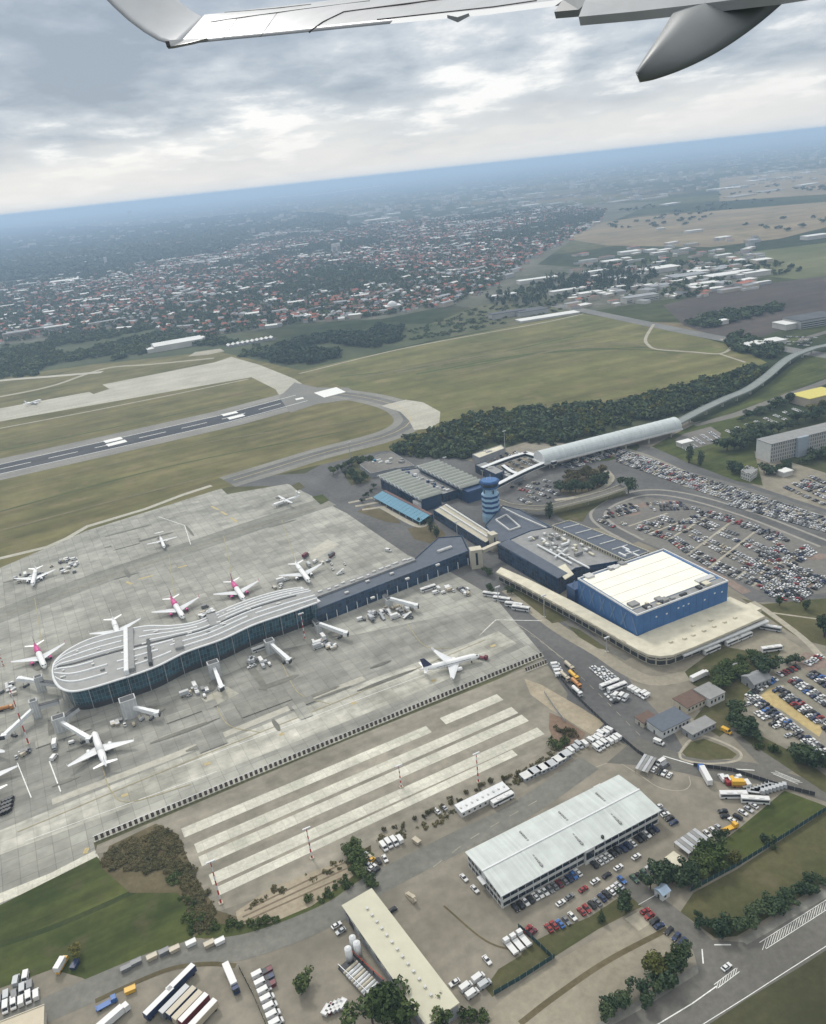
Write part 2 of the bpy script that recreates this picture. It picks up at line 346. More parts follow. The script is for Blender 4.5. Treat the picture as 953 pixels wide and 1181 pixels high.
area('tree_belt_floor', [(-60,440),(-60,402),(120,388),(170,372),(250,380),(330,400),(440,375),(520,372),(520,388),(430,408),(350,430),(270,412),(110,432)], ground_mat('belt_floor', (0.042,0.055,0.026), (0.075,0.088,0.042), 0.012, 0.09))

zone(0.03)
# airfield
area('airfield_grass', [(-260,760),(-260,470),(110,420),(250,405),(350,428),(460,405),(670,362),(880,416),(700,470),(520,520),(440,520),(330,545),(250,565),(100,612),(0,655)], m_grass)
area('meadow', [(345,428),(460,402),(560,382),(668,361),(755,375),(850,400),(885,418),(860,428),(690,462),(560,468),(512,488),(470,462),(395,446)], m_meadow)
area('far_apron', [(-60,482),(0,471),(103,452),(108,454.5),(126,448.5),(118,443.5),(247,418),(267,411.5),(300,421),(340,437),(362,452),(330,470),(316,468),(322,456),(318,449),(290,435),(0,486),(-60,497)], m_concl)
ribbon('taxi_path', [(-60,468),(0,457.5),(60,445),(121,425),(176,420),(247,413)], 10, m_path)
ribbon('taxi_path', [(-60,449),(0,439),(60,434),(118,429)], 16, m_concl)
ribbon('taxi_path', [(-60,506),(0,494),(100,475),(200,455),(287,437)], 5, m_path)
area('gravel_lot', [(217,411),(225,406),(254,402),(259,405),(240,409)], m_path)
ribbon('runway_shoulder', [(-120,569),(0,541),(150,507.5),(262,482),(362,455)], 96, ground_mat('shoulder_asphalt', (0.20,0.195,0.18),(0.26,0.25,0.225),0.02,0.3,(28.5,0.12,0.05)), smooth=False)
ribbon('runway', [(-120,569),(0,541),(150,507.5),(262,482),(372,453.3)], 46, m_run, smooth=False)
area('runway_end_fan', [(322,458),(340,441),(366,447),(402,447),(420,460),(395,462),(365,466),(335,476)], ground_mat('fan_asphalt',(0.17,0.168,0.155),(0.21,0.205,0.185),0.02,0.3))
TX = [(392,454),(425,459),(455,467),(470,476),(474,485),(463,495),(435,506),(370,523),(315,540),(262,556)]
ribbon('taxiway_shoulder', TX, 42, ground_mat('taxi_shoulder',(0.19,0.185,0.165),(0.24,0.232,0.205),0.02,0.3,(20,0.1,0.08)))
ribbon('taxiway', TX, 20, m_asph)
area('turn_pad', [(440,468),(468,461),(488,464),(508,475),(507,487),(496,494),(478,496),(472,485),(462,475)], m_concl)
dashes('taxiway_marking', TX, 1.0, m_yel, 22, 0.5, LAYER[0]+0.0213)
zr = LAYER[0]+0.0217
dashes('runway_marking', [(0,541),(150,507.5),(262,482),(362,455)], 1.6, m_white, 34, 20, zr, False)
for s_ in (-21.5, 21.5): dashes('runway_marking', [(-100,564),(0,541),(150,507.5),(262,482),(362,455)], 1.4, m_white, 60, 0.3, zr, False, s_)
def block(pts): area('runway_marking', pts, m_white, zr+0.0031)
block([(119,508.5),(139,503.8),(142,506.3),(122,511)]); block([(122,512.5),(144,507),(147,509.5),(125,515)])
block([(255,478),(272,474),(275,476),(258,480)]); block([(262,482),(280,477.5),(283,479.5),(265,484)])
block([(362,453),(388,446.5),(399,452),(374,458.5)]); block([(340,460),(349,458),(351,459.5),(342,461.5)])

zone(0.02)
# airport land: landside pavement, aprons, roads
area('airport_pavement', [(-300,1400),(-300,1150),(-100,1090),(110,985),(400,870),(628,757),(545,690),(460,640),(352,552),(430,505),(470,500),(530,532),(620,506),(700,520),(790,482),(870,520),(1000,560),(1200,700),(1300,1400)], m_yard)
area('service_road_area', [(250,562),(262,551),(352,546),(400,520),(440,512),(530,528),(640,560),(700,640),(600,640),(640,690),(700,745),(730,790),(775,840),(790,866),(752,874),(700,848),(655,808),(622,752),(545,690),(470,648),(330,560)], m_asphd)
area('apron', [(-260,730),(-100,676),(0,641),(54,628),(77,618),(101,604),(168,584),(210,568),(248,556),(262,570),(332,558),(400,592),(470,640),(520,660),(572,690),(622,750),(628,757),(108,972),(112,988),(0,1044),(-300,1170)], m_conc)
ribbon('apron_lane', [(-100,745),(0,710),(100,672),(200,638),(300,604),(380,578)], 26, ground_mat('worn_concrete',(0.19,0.188,0.165),(0.245,0.24,0.21),0.02,0.25,(25.5,0.16,0.06),grid=(25.5,7.5,0.2,0.06)), smooth=False)
ribbon('apron_edge', [(-100,677),(0,644),(54,631),(77,621),(101,607),(168,587),(210,571),(244,560)], 6, m_concl, smooth=False)
area('apron_south', [(-200,905),(40,832),(100,838),(210,800),(330,748),(420,730),(560,700),(606,745),(420,838),(250,888),(130,930),(-200,1050)], ground_mat('grey_concrete',(0.215,0.211,0.188),(0.285,0.28,0.25),0.016,0.14,(25.5,0.2,0.06),(0.185,0.182,0.163),grid=(25.5,7.5,0.26,0.09)))
m_pale2 = ground_mat('mottled_pale_concrete',(0.30,0.292,0.25),(0.47,0.455,0.40),0.03,0.12,(25.5,0.25,0.06),(0.27,0.262,0.225),grid=(25.5,7.5,0.2,0.1))
area('apron_pale_strip', [(-200,1035),(0,958),(130,905),(300,838),(430,783),(540,742),(575,728),(596,742),(520,782),(430,820),(300,872),(130,938),(0,986),(-200,1062)], m_pale2)
ribbon('apron_pale_strip', [(60,925),(200,872),(330,818),(420,782)], 5, m_concl, smooth=False)
ribbon('apron_pale_strip', [(-200,1118),(0,1036),(60,1012),(112,985)], 6, m_stripc, smooth=False)
area('stand_patch', [(232,806),(262,792),(276,800),(246,815)], m_concl); area('stand_patch', [(350,640),(378,622),(392,628),(362,646)], m_concl)
for a_, b_, c_ in [((20,880),(36,920),0.5),((57,878),(70,913),0.6),((183,596),(213,606),0.5),((213,606),(220,628),0.5),((553,733),(572,715),0.5),((205,885),(560,752),0.3),((30,970),(250,890),0.3),((572,715),(625,716),0.5)]:
    ribbon('apron_line', [a_, b_], c_, m_white, smooth=False)
for q in [(244,584,252,588),(255,590,262,594),(266,597,274,602),(146,671,152,674),(160,668,176,664),(205,655,216,652),(405,812,411,810),(322,848,328,846),(236,882,243,880),(140,919,148,916),(98,985,101,978),(566,746,572,744),(498,786,503,784)]:
    ribbon('apron_yellow_mark', [(q[0],q[1]),(q[2],q[3])], 2.2, m_yel, smooth=False)
dr = random.Random(3)
# worn tracks and mowing lines across the airfield grass and meadow
m_track = ground_mat('worn_grass', (0.13,0.118,0.062), (0.175,0.152,0.085), 0.02, 0.2); m_lush = ground_mat('lush_grass', (0.06,0.078,0.028), (0.085,0.1,0.038), 0.02, 0.15)
for k in range(9): ribbon('mown_line', [(370+k*22,433-k*1.5+k%3*3),(480+k*26,420-k*3+k%2*4),(640+k*22,385+k*3)], 2.5+k%3*3, [m_track,m_lush][k%2], LAYER[0]+0.0217+0.0004*k)
for a_, b_, c_ in [((0,566),(240,510),(430,483)),((0,590),(200,537),(400,497)),((0,612),(160,570),(290,538)),((0,520),(160,487),(300,457)),((20,500),(150,473),(250,450)),((60,448),(150,434),(230,420))]: ribbon('mown_line', [a_, b_, c_], dr.uniform(2,6), dr.choice([m_track,m_lush]))
# taxi guide lines, tyre marks and oil stains on the stands
m_guide = M('faded_yellow_line', (0.33,0.29,0.17), 0.8, 0.2, 0.5); m_tyrek = ground_mat('rubber_marks', (0.155,0.15,0.13), (0.2,0.195,0.168), 0.05, 0.3); m_oil = ground_mat('oil_stain', (0.12,0.117,0.103), (0.17,0.165,0.143), 0.08, 0.4)
for pts in [[(0,712),(120,668),(300,606),(380,580)],[(40,690),(45,720),(48,745)],[(195,640),(198,665),(203,690)],[(258,618),(264,645),(268,668)],[(325,600),(335,630),(343,652)],[(118,885),(128,912),(150,925),(220,905)],[(245,800),(262,835),(300,845)],[(325,765),(345,800),(380,812)],[(470,720),(490,745),(520,748)],[(20,960),(200,885),(400,805),(560,738)]]: ribbon('guide_line', pts, 0.5, m_guide)
for k in range(46):
    x, y = dr.uniform(5,590), dr.uniform(600,940)
    if not ((y < 690-x*0.06 and x < 400 and y > 655-x*0.30) or (y > 800-x*0.13 and y < 955-x*0.36)): continue
    c0 = P(x, y); lx, ly = dr.uniform(5,26), dr.uniform(.8,2.6); a_ = R(dr.choice([25,25,25,-64,40])); n_ = 9
    area('oil_stain', [c0+Vector((math.cos(a_)*lx*math.cos(t)-math.sin(a_)*ly*math.sin(t)*dr.uniform(.7,1.2), math.sin(a_)*lx*math.cos(t)+math.cos(a_)*ly*math.sin(t)*dr.uniform(.7,1.2), 0)) for t in np.linspace(0, 2*math.pi, n_+1)[:-1]], dr.choice([m_tyrek, m_tyrek, m_oil]), world=True)
for px, py in [(112,860),(205,705),(274,683),(46,765),(346,662),(38,668),(187,625),(325,578),(245,790),(178,822),(330,758),(385,735),(462,705)]:
    for q_ in range(3):
        c0 = P(px+dr.uniform(-7,7), py+dr.uniform(-5,5)); r0 = dr.uniform(1.5,4.5); area('oil_stain', [c0+Vector((math.cos(t)*r0*dr.uniform(.7,1.3), math.sin(t)*r0*dr.uniform(.7,1.3), 0)) for t in np.linspace(0, 2*math.pi, 10)[:-1]], dr.choice([m_tyrek, m_oil]), world=True)
for k in range(34):      # darker repaired slabs and oil-darkened stands
    x, y = dr.uniform(20,560), dr.uniform(600,960); c0 = P(x, y); a_ = R(25.5)
    ok = (y < 655 and x < 380 and y > 645-x*0.33) or (y > 790 and y < 960-x*0.32)
    if not ok: continue
    lx, ly = dr.choice([7.5,15,22.5,30]), dr.choice([7.5,7.5,15]); u = Vector((math.cos(a_),math.sin(a_),0))*lx; v = Vector((-math.sin(a_),math.cos(a_),0))*ly
    area('slab_patch', [c0, c0+u, c0+u+v, c0+v], dr.choice([m_conc, MATS['grey_concrete'], MATS['worn_concrete'], m_conc]), world=True)

zone()
# de-icing / storage pad with five pale concrete strips
area('strip_pad', [(110,985),(112,975),(380,862),(628,762),(655,800),(640,855),(590,895),(480,955),(400,1000),(250,1052),(225,1010),(200,970)], ground_mat('pad_asphalt',(0.20,0.183,0.146),(0.275,0.252,0.205),0.02,0.16,(25.5,0.22,0.08),(0.17,0.157,0.128)))
def strip(a, b, w=6.6): ribbon('concrete_strip', [a, b], w, m_stripc, smooth=False)
strip((211,961),(495,841)); strip((511,832),(577,804)); strip((226,979),(594,819)); strip((231,994),(606,828)); strip((243,1015),(624,843)); strip((252,1028),(594,868),5)
area('sandy_patch', [(272,1052),(312,1025),(395,992),(408,1010),(360,1045),(310,1066),(275,1066)], m_sand)
for i in range(3): ribbon('track_line', [(278+i*2,1057-i*7+8),(402,1009-i*8)], 0.9, M('sand_track', (0.16,0.125,0.085), 1, 0.2), smooth=False)
area('sandy_patch', [(605,783),(625,790),(640,799),(668,815),(698,834),(683,848),(660,834),(636,819),(612,801)], m_sand)
area('red_soil', [(634,822),(648,828),(676,846),(668,856),(652,864),(641,858),(633,840)], ground_mat('red_soil',(0.15,0.10,0.07),(0.21,0.15,0.11),0.06,0.4))
zone()
# green airside field, lower left
area('airside_field', [(-300,1165),(0,1044),(112,988),(120,1000),(170,1002),(205,1010),(228,1062),(222,1082),(103,1133),(95,1128),(60,1118),(0,1140),(-300,1240)], m_grassd)
ribbon('mown_line', [(0,1090),(60,1070),(130,1040),(190,1012)], 3, ground_mat('long_grass',(0.035,0.047,0.017),(0.055,0.068,0.025),0.05,0.4))
area('scrub_ground', [(116,1000),(126,976),(180,950),(205,962),(225,1010),(250,1050),(300,1066),(330,1060),(400,1020),(400,990),(428,975),(430,1005),(425,1027),(360,1052),(290,1075),(240,1085),(222,1078),(228,1060),(205,1030),(150,1030)], m_brown)
area('grass_bank', [(222,1082),(245,1066),(300,1066),(330,1058),(405,1015),(412,975),(432,985),(428,1012),(350,1056),(270,1082)], m_grassd)
ribbon('perimeter_road', [(-200,1290),(0,1190),(110,1140),(200,1105),(290,1090),(380,1055),(430,1022),(520,975),(600,935),(680,880)], 12, ground_mat('perimeter_asphalt',(0.15,0.147,0.13),(0.19,0.185,0.165),0.03,0.3,(20,0.1,0.1)))
ribbon('verge_strip', [(110,1155),(160,1132),(200,1117),(240,1112),(272,1114)], 2.0, m_brown)
zone()
# warehouse yard
ribbon('yard_line', [(515,982),(560,955),(650,905),(690,884),(712,880),(735,892),(760,908),(785,912),(796,906),(795,895)], 0.4, MATS['pale_path'])
dashes('yard_line', [(500,1000),(545,966),(640,912)], 0.3, MATS['pale_path'], 5, 6, LAYER[0]+0.0213, False)
ribbon('verge_strip', [(512,1045),(560,1085),(600,1098)], 0.8, m_brown)
area('car_verge', [(560,1140),(575,1118),(600,1103),(612,1088),(636,1076),(680,1058),(722,1030),(748,1042),(690,1072),(636,1106),(600,1130),(568,1150)], m_verge)
area('pale_pad', [(563,1168),(610,1127),(700,1076),(735,1060),(768,1052),(790,1070),(780,1090),(690,1181),(640,1215),(560,1215)], ground_mat('pad_concrete',(0.24,0.215,0.165),(0.29,0.262,0.205),0.03,0.3,(30,0.06,0.1)))
area('pale_pad', [(721,1060),(752,1043),(768,1054),(737,1074)], ground_mat('cream_concrete',(0.33,0.30,0.235),(0.38,0.345,0.275),0.03,0.3))
ribbon('verge_strip', [(600,1181),(640,1150),(700,1109),(770,1072)], 2.2, m_brown)
zone()
# fenced grass triangle and roads, lower right
area('grass_plot', [(785,1052),(800,1030),(850,1003),(953,935),(1080,860),(1080,960),(953,1016),(890,1056),(850,1080),(825,1082)], m_verge)
area('grass_plot', [(790,1018),(812,985),(850,958),(905,912),(953,930),(900,968),(820,1012)], m_grassd)
area('road_verge', [(700,1230),(800,1181),(880,1138),(953,1092),(1100,1000),(1300,1100),(1200,1500),(700,1500)], ground_mat('dark_verge',(0.05,0.052,0.026),(0.078,0.075,0.04),0.02,0.3,(28,0.15,0.1)))
RD = [(640,1250),(760,1182),(840,1130),(900,1095),(953,1062),(1150,945)]
ribbon('road', RD, 17, m_road, smooth=False)
ribbon('road_gutter', RD, 3.0, ground_mat('kerb_grey',(0.19,0.185,0.165),(0.23,0.225,0.2),0.1,0.5), off=8.6, smooth=False)
ribbon('road', [(722,1012),(745,1035),(775,1058),(805,1085),(832,1110),(845,1125)], 9, m_road)
area('road_junction', [(786,1062),(815,1084),(858,1087),(880,1105),(838,1130),(800,1152),(806,1120),(798,1090)], m_road)
zr = LAYER[0]+0.0213
dashes('road_line', [(700,1217),(752,1186),(800,1157),(832,1134)], 0.4, m_white, 12, 0.1, zr, False); dashes('road_line', [(690,1237),(760,1192),(842,1142),(905,1102),(960,1068)], 0.25, m_white, 10, 0.1, zr, False, -4.8)
dashes('road_line', [(824,1090),(846,1090)], 0.45, m_white, 6, 0.2, zr, False); dashes('road_line', [(810,1095),(812,1120)], 0.45, m_white, 6, 0.2, zr, False)
def hatch(a, b, w, n):
    a, b = P(*a), P(*b); t = (b-a).normalized(); nn_ = Vector((-t.y, t.x, 0)); mb = MB()
    for k in range(n):
        c = a.lerp(b, (k+.5)/n); d = nn_*0.8+t*1.5; e0, e1 = c-d*w*.5, c+d*w*.5; o_ = t*0.35
        mb.quad([(p.x,p.y,zr+0.0031) for p in (e0-o_*.55, e0+o_*.55, e1+o_*.55, e1-o_*.55)])
    for s_ in (-1, 1):
        p, q = a+nn_*s_*w/2, b+nn_*s_*w/2; o_ = nn_*0.12
        mb.quad([(x.x,x.y,zr+0.0047) for x in (p-o_, q-o_, q+o_, p+o_)])
    ob = mb.build('road_hatching', m_white); ob['kind'] = 'structure'
hatch((880,1091),(975,1030),3.0,30); hatch((826,1138),(851,1119),1.6,8)
zone()
# landside loop, lower right of the terminal
area('road', [(700,880),(735,850),(790,872),(870,880),(953,905),(1100,960),(1100,990),(953,925),(895,905),(830,902),(790,892),(750,884)], m_road)
ribbon('road', [(905,892),(880,868),(850,838),(828,818),(812,812)], 13, m_road)
area('grass_island', [(787,868),(797,856),(812,852),(838,862),(850,870),(845,875),(815,877),(792,873)], m_verge)
ribbon('island_kerb', [(784,869),(796,854),(812,849),(842,860),(855,870),(848,878),(815,881),(788,876),(784,869)], 1.3, m_path)
zr = LAYER[0]+0.0213
dashes('road_line', [(765,872),(790,884),(830,886),(880,890),(930,905)], 0.5, m_white, 20, 3, zr); dashes('road_line', [(829,845),(845,857),(860,866)], 0.6, m_white, 20, 1, zr)
hatch((893,891),(922,903),2.4,8)
area('side_verge', [(846,842),(880,850),(915,868),(953,895),(953,915),(900,880),(862,855)], m_verge)
area('green_strip', [(800,830),(825,800),(800,790),(790,775),(830,745),(870,752),(905,745),(885,775),(860,800),(850,835),(830,850)], m_verge)
zone()
# right lot
area('gravel_car_park', [(855,815),(880,785),(915,760),(953,742),(1060,700),(1100,860),(1010,920),(953,893),(905,862),(868,838)], ground_mat('gravel',(0.19,0.175,0.14),(0.245,0.225,0.18),0.03,0.3))
area('yellow_soil', [(872,808),(886,795),(905,790),(896,802),(950,840),(945,850),(900,818)], ground_mat('yellow_soil',(0.36,0.28,0.13),(0.46,0.36,0.18),0.06,0.4))
area('red_brick_court', [(912,762),(930,752),(953,758),(953,770),(935,775)], m_pink)
zone()
# bus bays and curved ramp road around the low canopy
area('bus_apron', [(770,775),(815,760),(890,725),(905,735),(933,752),(905,760),(870,765),(800,782)], ground_mat('bus_concrete',(0.22,0.2,0.155),(0.27,0.245,0.19),0.03,0.3))
ribbon('ramp_road', [(585,680),(640,722),(690,752),(720,772),(752,785),(790,780),(830,765),(870,755)], 9, ground_mat('ramp_concrete',(0.25,0.228,0.178),(0.31,0.282,0.22),0.03,0.3))
ribbon('ramp_road', [(590,664),(640,706),(690,741),(725,760)], 5, m_road)
area('lawn', [(583,677),(592,668),(640,703),(655,716),(637,719),(608,696)], m_verge)
area('lawn', [(655,722),(668,726),(704,750),(690,748),(668,735)], m_verge)
area('lawn', [(855,690),(880,697),(953,690),(1060,672),(1060,720),(953,745),(925,738),(900,722),(880,708)], m_verge)
ribbon('path', [(868,694),(885,705),(925,735),(950,760)], 4, m_path); ribbon('path', [(885,706),(950,715)], 1.5, m_path)
dashes('lane_line', [(545,700),(590,720),(630,745),(680,790),(740,850)], 0.25, MATS['pale_path'], 4, 5, LAYER[0]+0.0213)
ribbon('lane_line', [(553,733),(572,716),(600,722),(650,760)], 0.4, MATS['pale_path'])
zone()
# terminal front: roads and central car park
area('landside_asphalt', [(575,585),(560,560),(640,535),(700,520),(790,515),(870,560),(960,590),(1150,640),(1150,700),(960,690),(870,695),(800,650),(700,610),(640,605)], m_asphd)
area('car_park', [(690,605),(693,590),(712,580),(745,573),(790,580),(830,588),(900,612),(960,632),(1060,660),(1060,690),(960,685),(900,688),(872,680),(850,668),(780,640),(730,620)], m_lot)
for s_ in (0, 1): ribbon('car_park_road', [(735,625-s_*0),(700,606),(690,592),(708,578),(745,568),(790,572),(860,592),(953,628)], 9 if s_ else 14, [M('road_edge_strip',(0.26,0.245,0.215),0.9,0.15,0.3), m_asphd][s_])
ribbon('car_park_road', [(845,672),(880,688),(920,692),(960,688)], 10, m_asphd)
SEPS = [((725,607),(770,592)),((748,616),(797,597)),((770,623),(822,592)),((793,640),(845,601)),((818,655),(874,611)),((849,668),(900,626)),((868,676),(912,640))]
for a_, b_ in SEPS: ribbon('car_park_divider', [a_, b_], 1.8, m_path, smooth=False)
for c_ in [(727,592,9),(740,583,8),(770,580,9),(942,642,8),(925,676,8),(950,670,7)]:
    c0 = P(c_[0], c_[1]); rr = c_[2]; area('paved_oval', [c0+Vector((math.cos(t)*rr, math.sin(t)*rr*0.6, 0)) for t in np.linspace(0, 2*math.pi, 18)[:-1]], m_pink, world=True)
ribbon('paved_edge', [(770,640),(800,652),(835,668),(862,684)], 7, m_pink)
area('lawn', [(636,590),(660,580),(692,570),(720,566),(725,572),(700,577),(680,590),(672,602),(650,600)], m_verge)
area('lawn', [(648,557),(660,545),(690,540),(705,552),(690,564),(660,572),(645,570)], m_brown)
area('lawn', [(660,530),(700,520),(735,512),(742,520),(700,532)], m_grassd)
ribbon('loop_road', [(640,577),(665,573),(695,563),(706,552),(700,543)], 5, m_path)
ribbon('loop_road', [(745,515),(738,525),(755,535),(800,548),(860,565),(960,597),(1060,630)], 10, m_asph)
ribbon('parking_strip', [(690,515),(735,528),(800,556),(860,575),(960,607),(1080,645)], 26, ground_mat('strip_asphalt',(0.2,0.19,0.165),(0.26,0.245,0.21),0.03,0.3))
area('lawn', [(780,500),(800,490),(860,478),(880,490),(870,520),(880,560),(850,555),(790,532),(752,515)], m_grassd)
area('paved_lot', [(778,507),(790,500),(820,492),(832,500),(828,510),(800,518)], m_lot)
ribbon('lane', [(800,490),(850,478),(890,462),(953,440),(1050,400)], 12, m_lot)
area('lawn', [(800,490),(860,462),(890,440),(920,415),(953,405),(1080,380),(1080,420),(953,436),(890,460),(850,475)], m_grassd)
ribbon('highway', [(640,352),(673,358),(750,374),(830,390),(891,400),(953,410),(1100,430)], 26, ground_mat('highway_asphalt',(0.15,0.15,0.145),(0.19,0.19,0.18),0.02,0.2))
ribbon('highway', [(891,400),(930,390),(953,383),(1100,340)], 12, m_lot)
ribbon('path', [(345,431),(470,401),(622,373),(673,362)], 5, m_path); ribbon('path', [(754,374),(745,390),(748,398),(759,403),(800,406),(830,408),(843,401),(838,394),(832,391)], 5, m_path)
ribbon('path', [(830,408),(860,418)], 4, m_path)
area('lawn', [(878,397),(895,392),(925,388),(915,398),(895,402)], m_grassd)
zone()
# terminal forecourt on the airside
area('garden', [(395,545),(412,530),(440,538),(425,556),(405,560)], m_verge)
area('garden', [(412,590),(425,583),(452,592),(463,604),(445,602)], m_brown)
area('garden', [(470,610),(500,602),(515,617),(500,628),(478,622)], m_brown)
area('grass_oval', [(336,560),(345,556),(352,562),(343,566)], m_verge); area('grass_oval', [(360,573),(372,570),(380,577),(370,582)], m_grassd)
for k in range(3): ribbon('pale_paving', [(402+k*8,580+k*4),(430+k*8,574+k*5)], 4, m_path, smooth=False)
ribbon('pale_paving', [(440,585),(480,606),(495,603)], 5, m_path)
# ------------------------------------------------------------------ building materials
m_wall_w = M('white_cladding', (0.55,0.55,0.53), 0.6, 0.1, 0.3); m_wall_g = M('grey_cladding', (0.28,0.29,0.30), 0.6, 0.12, 0.3)
m_wall_c = M('cream_render', (0.50,0.46,0.37), 0.8, 0.1, 0.3); m_roof_g = M('grey_roof_sheet', (0.24,0.24,0.235), 0.7, 0.14, 0.25)
m_roof_d = M('dark_blue_roof', (0.075,0.09,0.115), 0.6, 0.16, 0.2); m_roof_w = M('white_roof_membrane', (0.78,0.755,0.66), 0.7, 0.06, 0.12)
m_roof_c = M('cream_roof_membrane', (0.54,0.505,0.395), 0.8, 0.15, 0.14); m_trim = M('white_trim', (0.62,0.63,0.63), 0.5, 0.08, 0.4)
m_metal = M('galvanised_steel', (0.42,0.43,0.44), 0.45, 0.12, 0.6, 0.5); m_dark = M('dark_steel', (0.05,0.052,0.055), 0.6, 0.15, 0.6)
m_glassd = M('dark_window_glass', (0.02,0.03,0.04), 0.12, 0.3, 0.3, spec=0.6); m_blue = M('blue_panel', (0.045,0.128,0.30), 0.5, 0.12, 0.2)
m_blued = M('dark_blue_panel', (0.022,0.055,0.13), 0.4, 0.2, 0.2, spec=0.5); m_tq = M('turquoise_sheet', (0.025,0.16,0.25), 0.5, 0.15, 0.3)
m_tower_l = M('pale_blue_panel', (0.30,0.45,0.58), 0.5, 0.08, 0.3); m_tower_d = M('tower_blue_panel', (0.014,0.055,0.16), 0.5, 0.1, 0.3)
m_red = M('red_paint', (0.45,0.045,0.03), 0.6, 0.1, 1.0); m_beige = M('beige_concrete', (0.42,0.39,0.31), 0.85, 0.1, 0.2)
m_pgrey = M('pier_roof_sheet', (0.27,0.27,0.26), 0.6, 0.14, 0.16)
m_vent = M('vent_metal', (0.5,0.5,0.48), 0.5, 0.15, 1.0)
def frame(a, b, c, z):
    """a: near-left corner, b: near-right, c: far-left (photo, at height z) -> origin, heading, lengths"""
    A, B, D = P(*a, z), P(*b, z), P(*c, z); u = B-A; ang = math.atan2(u.y, u.x); v = D-A
    return Vector((A.x, A.y, 0)), ang, u.length, abs(-math.sin(ang)*v.x+math.cos(ang)*v.y)
def poly_thing(name, label, cat, pts, z, wallm, roofm, z0=0.0, par=0.5, zpts=None, group=None):
    q = PL(pts, z if zpts is None else zpts); c = sum(q, Vector())/len(q); t = thing(name, label, cat, (c.x, c.y, 0), 0, group)
    loc = [(p.x-c.x, p.y-c.y) for p in q]
    if sum(loc[i-1][0]*loc[i][1]-loc[i][0]*loc[i-1][1] for i in range(len(loc))) < 0: loc.reverse()
    mb = MB(); n = len(loc); s = 0
    for i in range(n):
        a, b = loc[i], loc[(i+1)%n]; d = math.hypot(b[0]-a[0], b[1]-a[1])
        mb.quad([(*a, z0), (*b, z0), (*b, z), (*a, z)], 0, [(s, z0), (s+d, z0), (s+d, z), (s, z)]); s += d
    mb.build('wall', wallm, t, fix=False)
    mr = MB(); inn = [(p[0]*0.985, p[1]*0.985) for p in loc]; mr.prism(inn, z-0.4, z-par+0.2); mr.build('roof', roofm, t)
    if par > 0.3:
        mp = MB()
        for i in range(n):
            a, b = loc[i], loc[(i+1)%n]; d = math.hypot(b[0]-a[0], b[1]-a[1])
            mp.rbox((a[0]+b[0])/2, (a[1]+b[1])/2, math.atan2(b[1]-a[1], b[0]-a[0]), d+0.3, 0.5, z-0.3, z+0.25)
        mp.build('parapet', m_trim if par > 0.6 else wallm, t)
    return t, c
def clutter(t, name, x0, x1, y0, y1, z, n, mats, smin=1, smax=3, hmax=1.6, seed=1):
    r = random.Random(seed)
    for k in range(n):
        a, b = r.uniform(x0, x1), r.uniform(y0, y1); lx, ly, h = r.uniform(smin, smax), r.uniform(smin, smax), r.uniform(.5, hmax)
        mb = MB().box(a, a+lx, b, b+ly, z, z+h); mb.box(a+.15, a+lx-.15, b+.15, b+ly-.15, z+h, z+h+.12); mb.build(name, r.choice(mats), t)

# ------------------------------------------------------------------ long curved boarding pier
ZP = 17.0
def resample(q, n):
    q = smooth_line(q, 6); d = [0]
    for i in range(1, len(q)): d.append(d[-1]+(q[i]-q[i-1]).length)
    r = []
    for k in range(n):
        s = d[-1]*k/(n-1); i = 1
        while i < len(d)-1 and d[i] < s: i += 1
        r.append(q[i-1].lerp(q[i], (s-d[i-1])/max(d[i]-d[i-1], 1e-6)))
    return r
NP = 70
fr = resample(PL([(61,774),(63,785),(72,795),(91,797),(134,785),(178,770),(215,752),(255,738),(292,721),(330,708),(369,694)], ZP), NP)
bk = resample(PL([(61,774),(64,763),(80,749),(111,735),(164,723),(198,722),(228,717),(257,704),(290,691),(322,682),(352,677)], ZP), NP)
pc = P(220, 740, 0)
pier = thing('boarding_pier', 'long curved glass boarding pier with white ribbed grey roof beside the apron', 'terminal pier', pc)
o3 = Vector((pc.x, pc.y, 0))
def pr(i, t, dz=0.0):
    p = fr[i].lerp(bk[i], t)-o3; w_ = (fr[i]-bk[i]).length; p.z = ZP+min(2.4, w_*0.06)*math.sin(math.pi*min(max(t,0),1))+dz; return p
mb = MB(); TS = [k/12 for k in range(13)]
for i in range(NP-1):
    for k in range(12): mb.quad([pr(i,TS[k]), pr(i+1,TS[k]), pr(i+1,TS[k+1]), pr(i,TS[k+1])])
mb.build('roof', m_pgrey, pier, smooth=True)
# white rounded eaves all the way round
outl = [fr[i]-o3 for i in range(NP)]+[bk[i]-o3 for i in range(NP-2, 0, -1)]
for p in outl: p.z = ZP
mb = MB(); n = len(outl); rings = []
for i in range(n):
    t = (outl[(i+1)%n]-outl[i-1]); t.z = 0; t.normalize(); nn_ = Vector((t.y, -t.x, 0))
    rings.append([outl[i]+nn_*(0.9*math.cos(a))+Vector((0,0,0.55*math.sin(a)+0.1)) for a in np.linspace(0, 2*math.pi, 9)[:-1]])
rings.append(rings[0]); mb.loft(rings, caps=False); mb.build('eaves', m_trim, pier, smooth=True)
def stripe(t, i0, i1, w_=0.8, h=0.55):
    mb = MB(); rr = []
    for i in range(i0, i1+1):
        a = pr(i, t); nx = (pr(i, t+.01)-a); nx.z = 0; nx.normalize()
        rr.append([a-nx*w_+Vector((0,0,-.1)), a-nx*w_*.6+Vector((0,0,h)), a+nx*w_*.6+Vector((0,0,h)), a+nx*w_+Vector((0,0,-.1))])
    mb.loft(rr); mb.build('roof_rib', m_trim, pier)
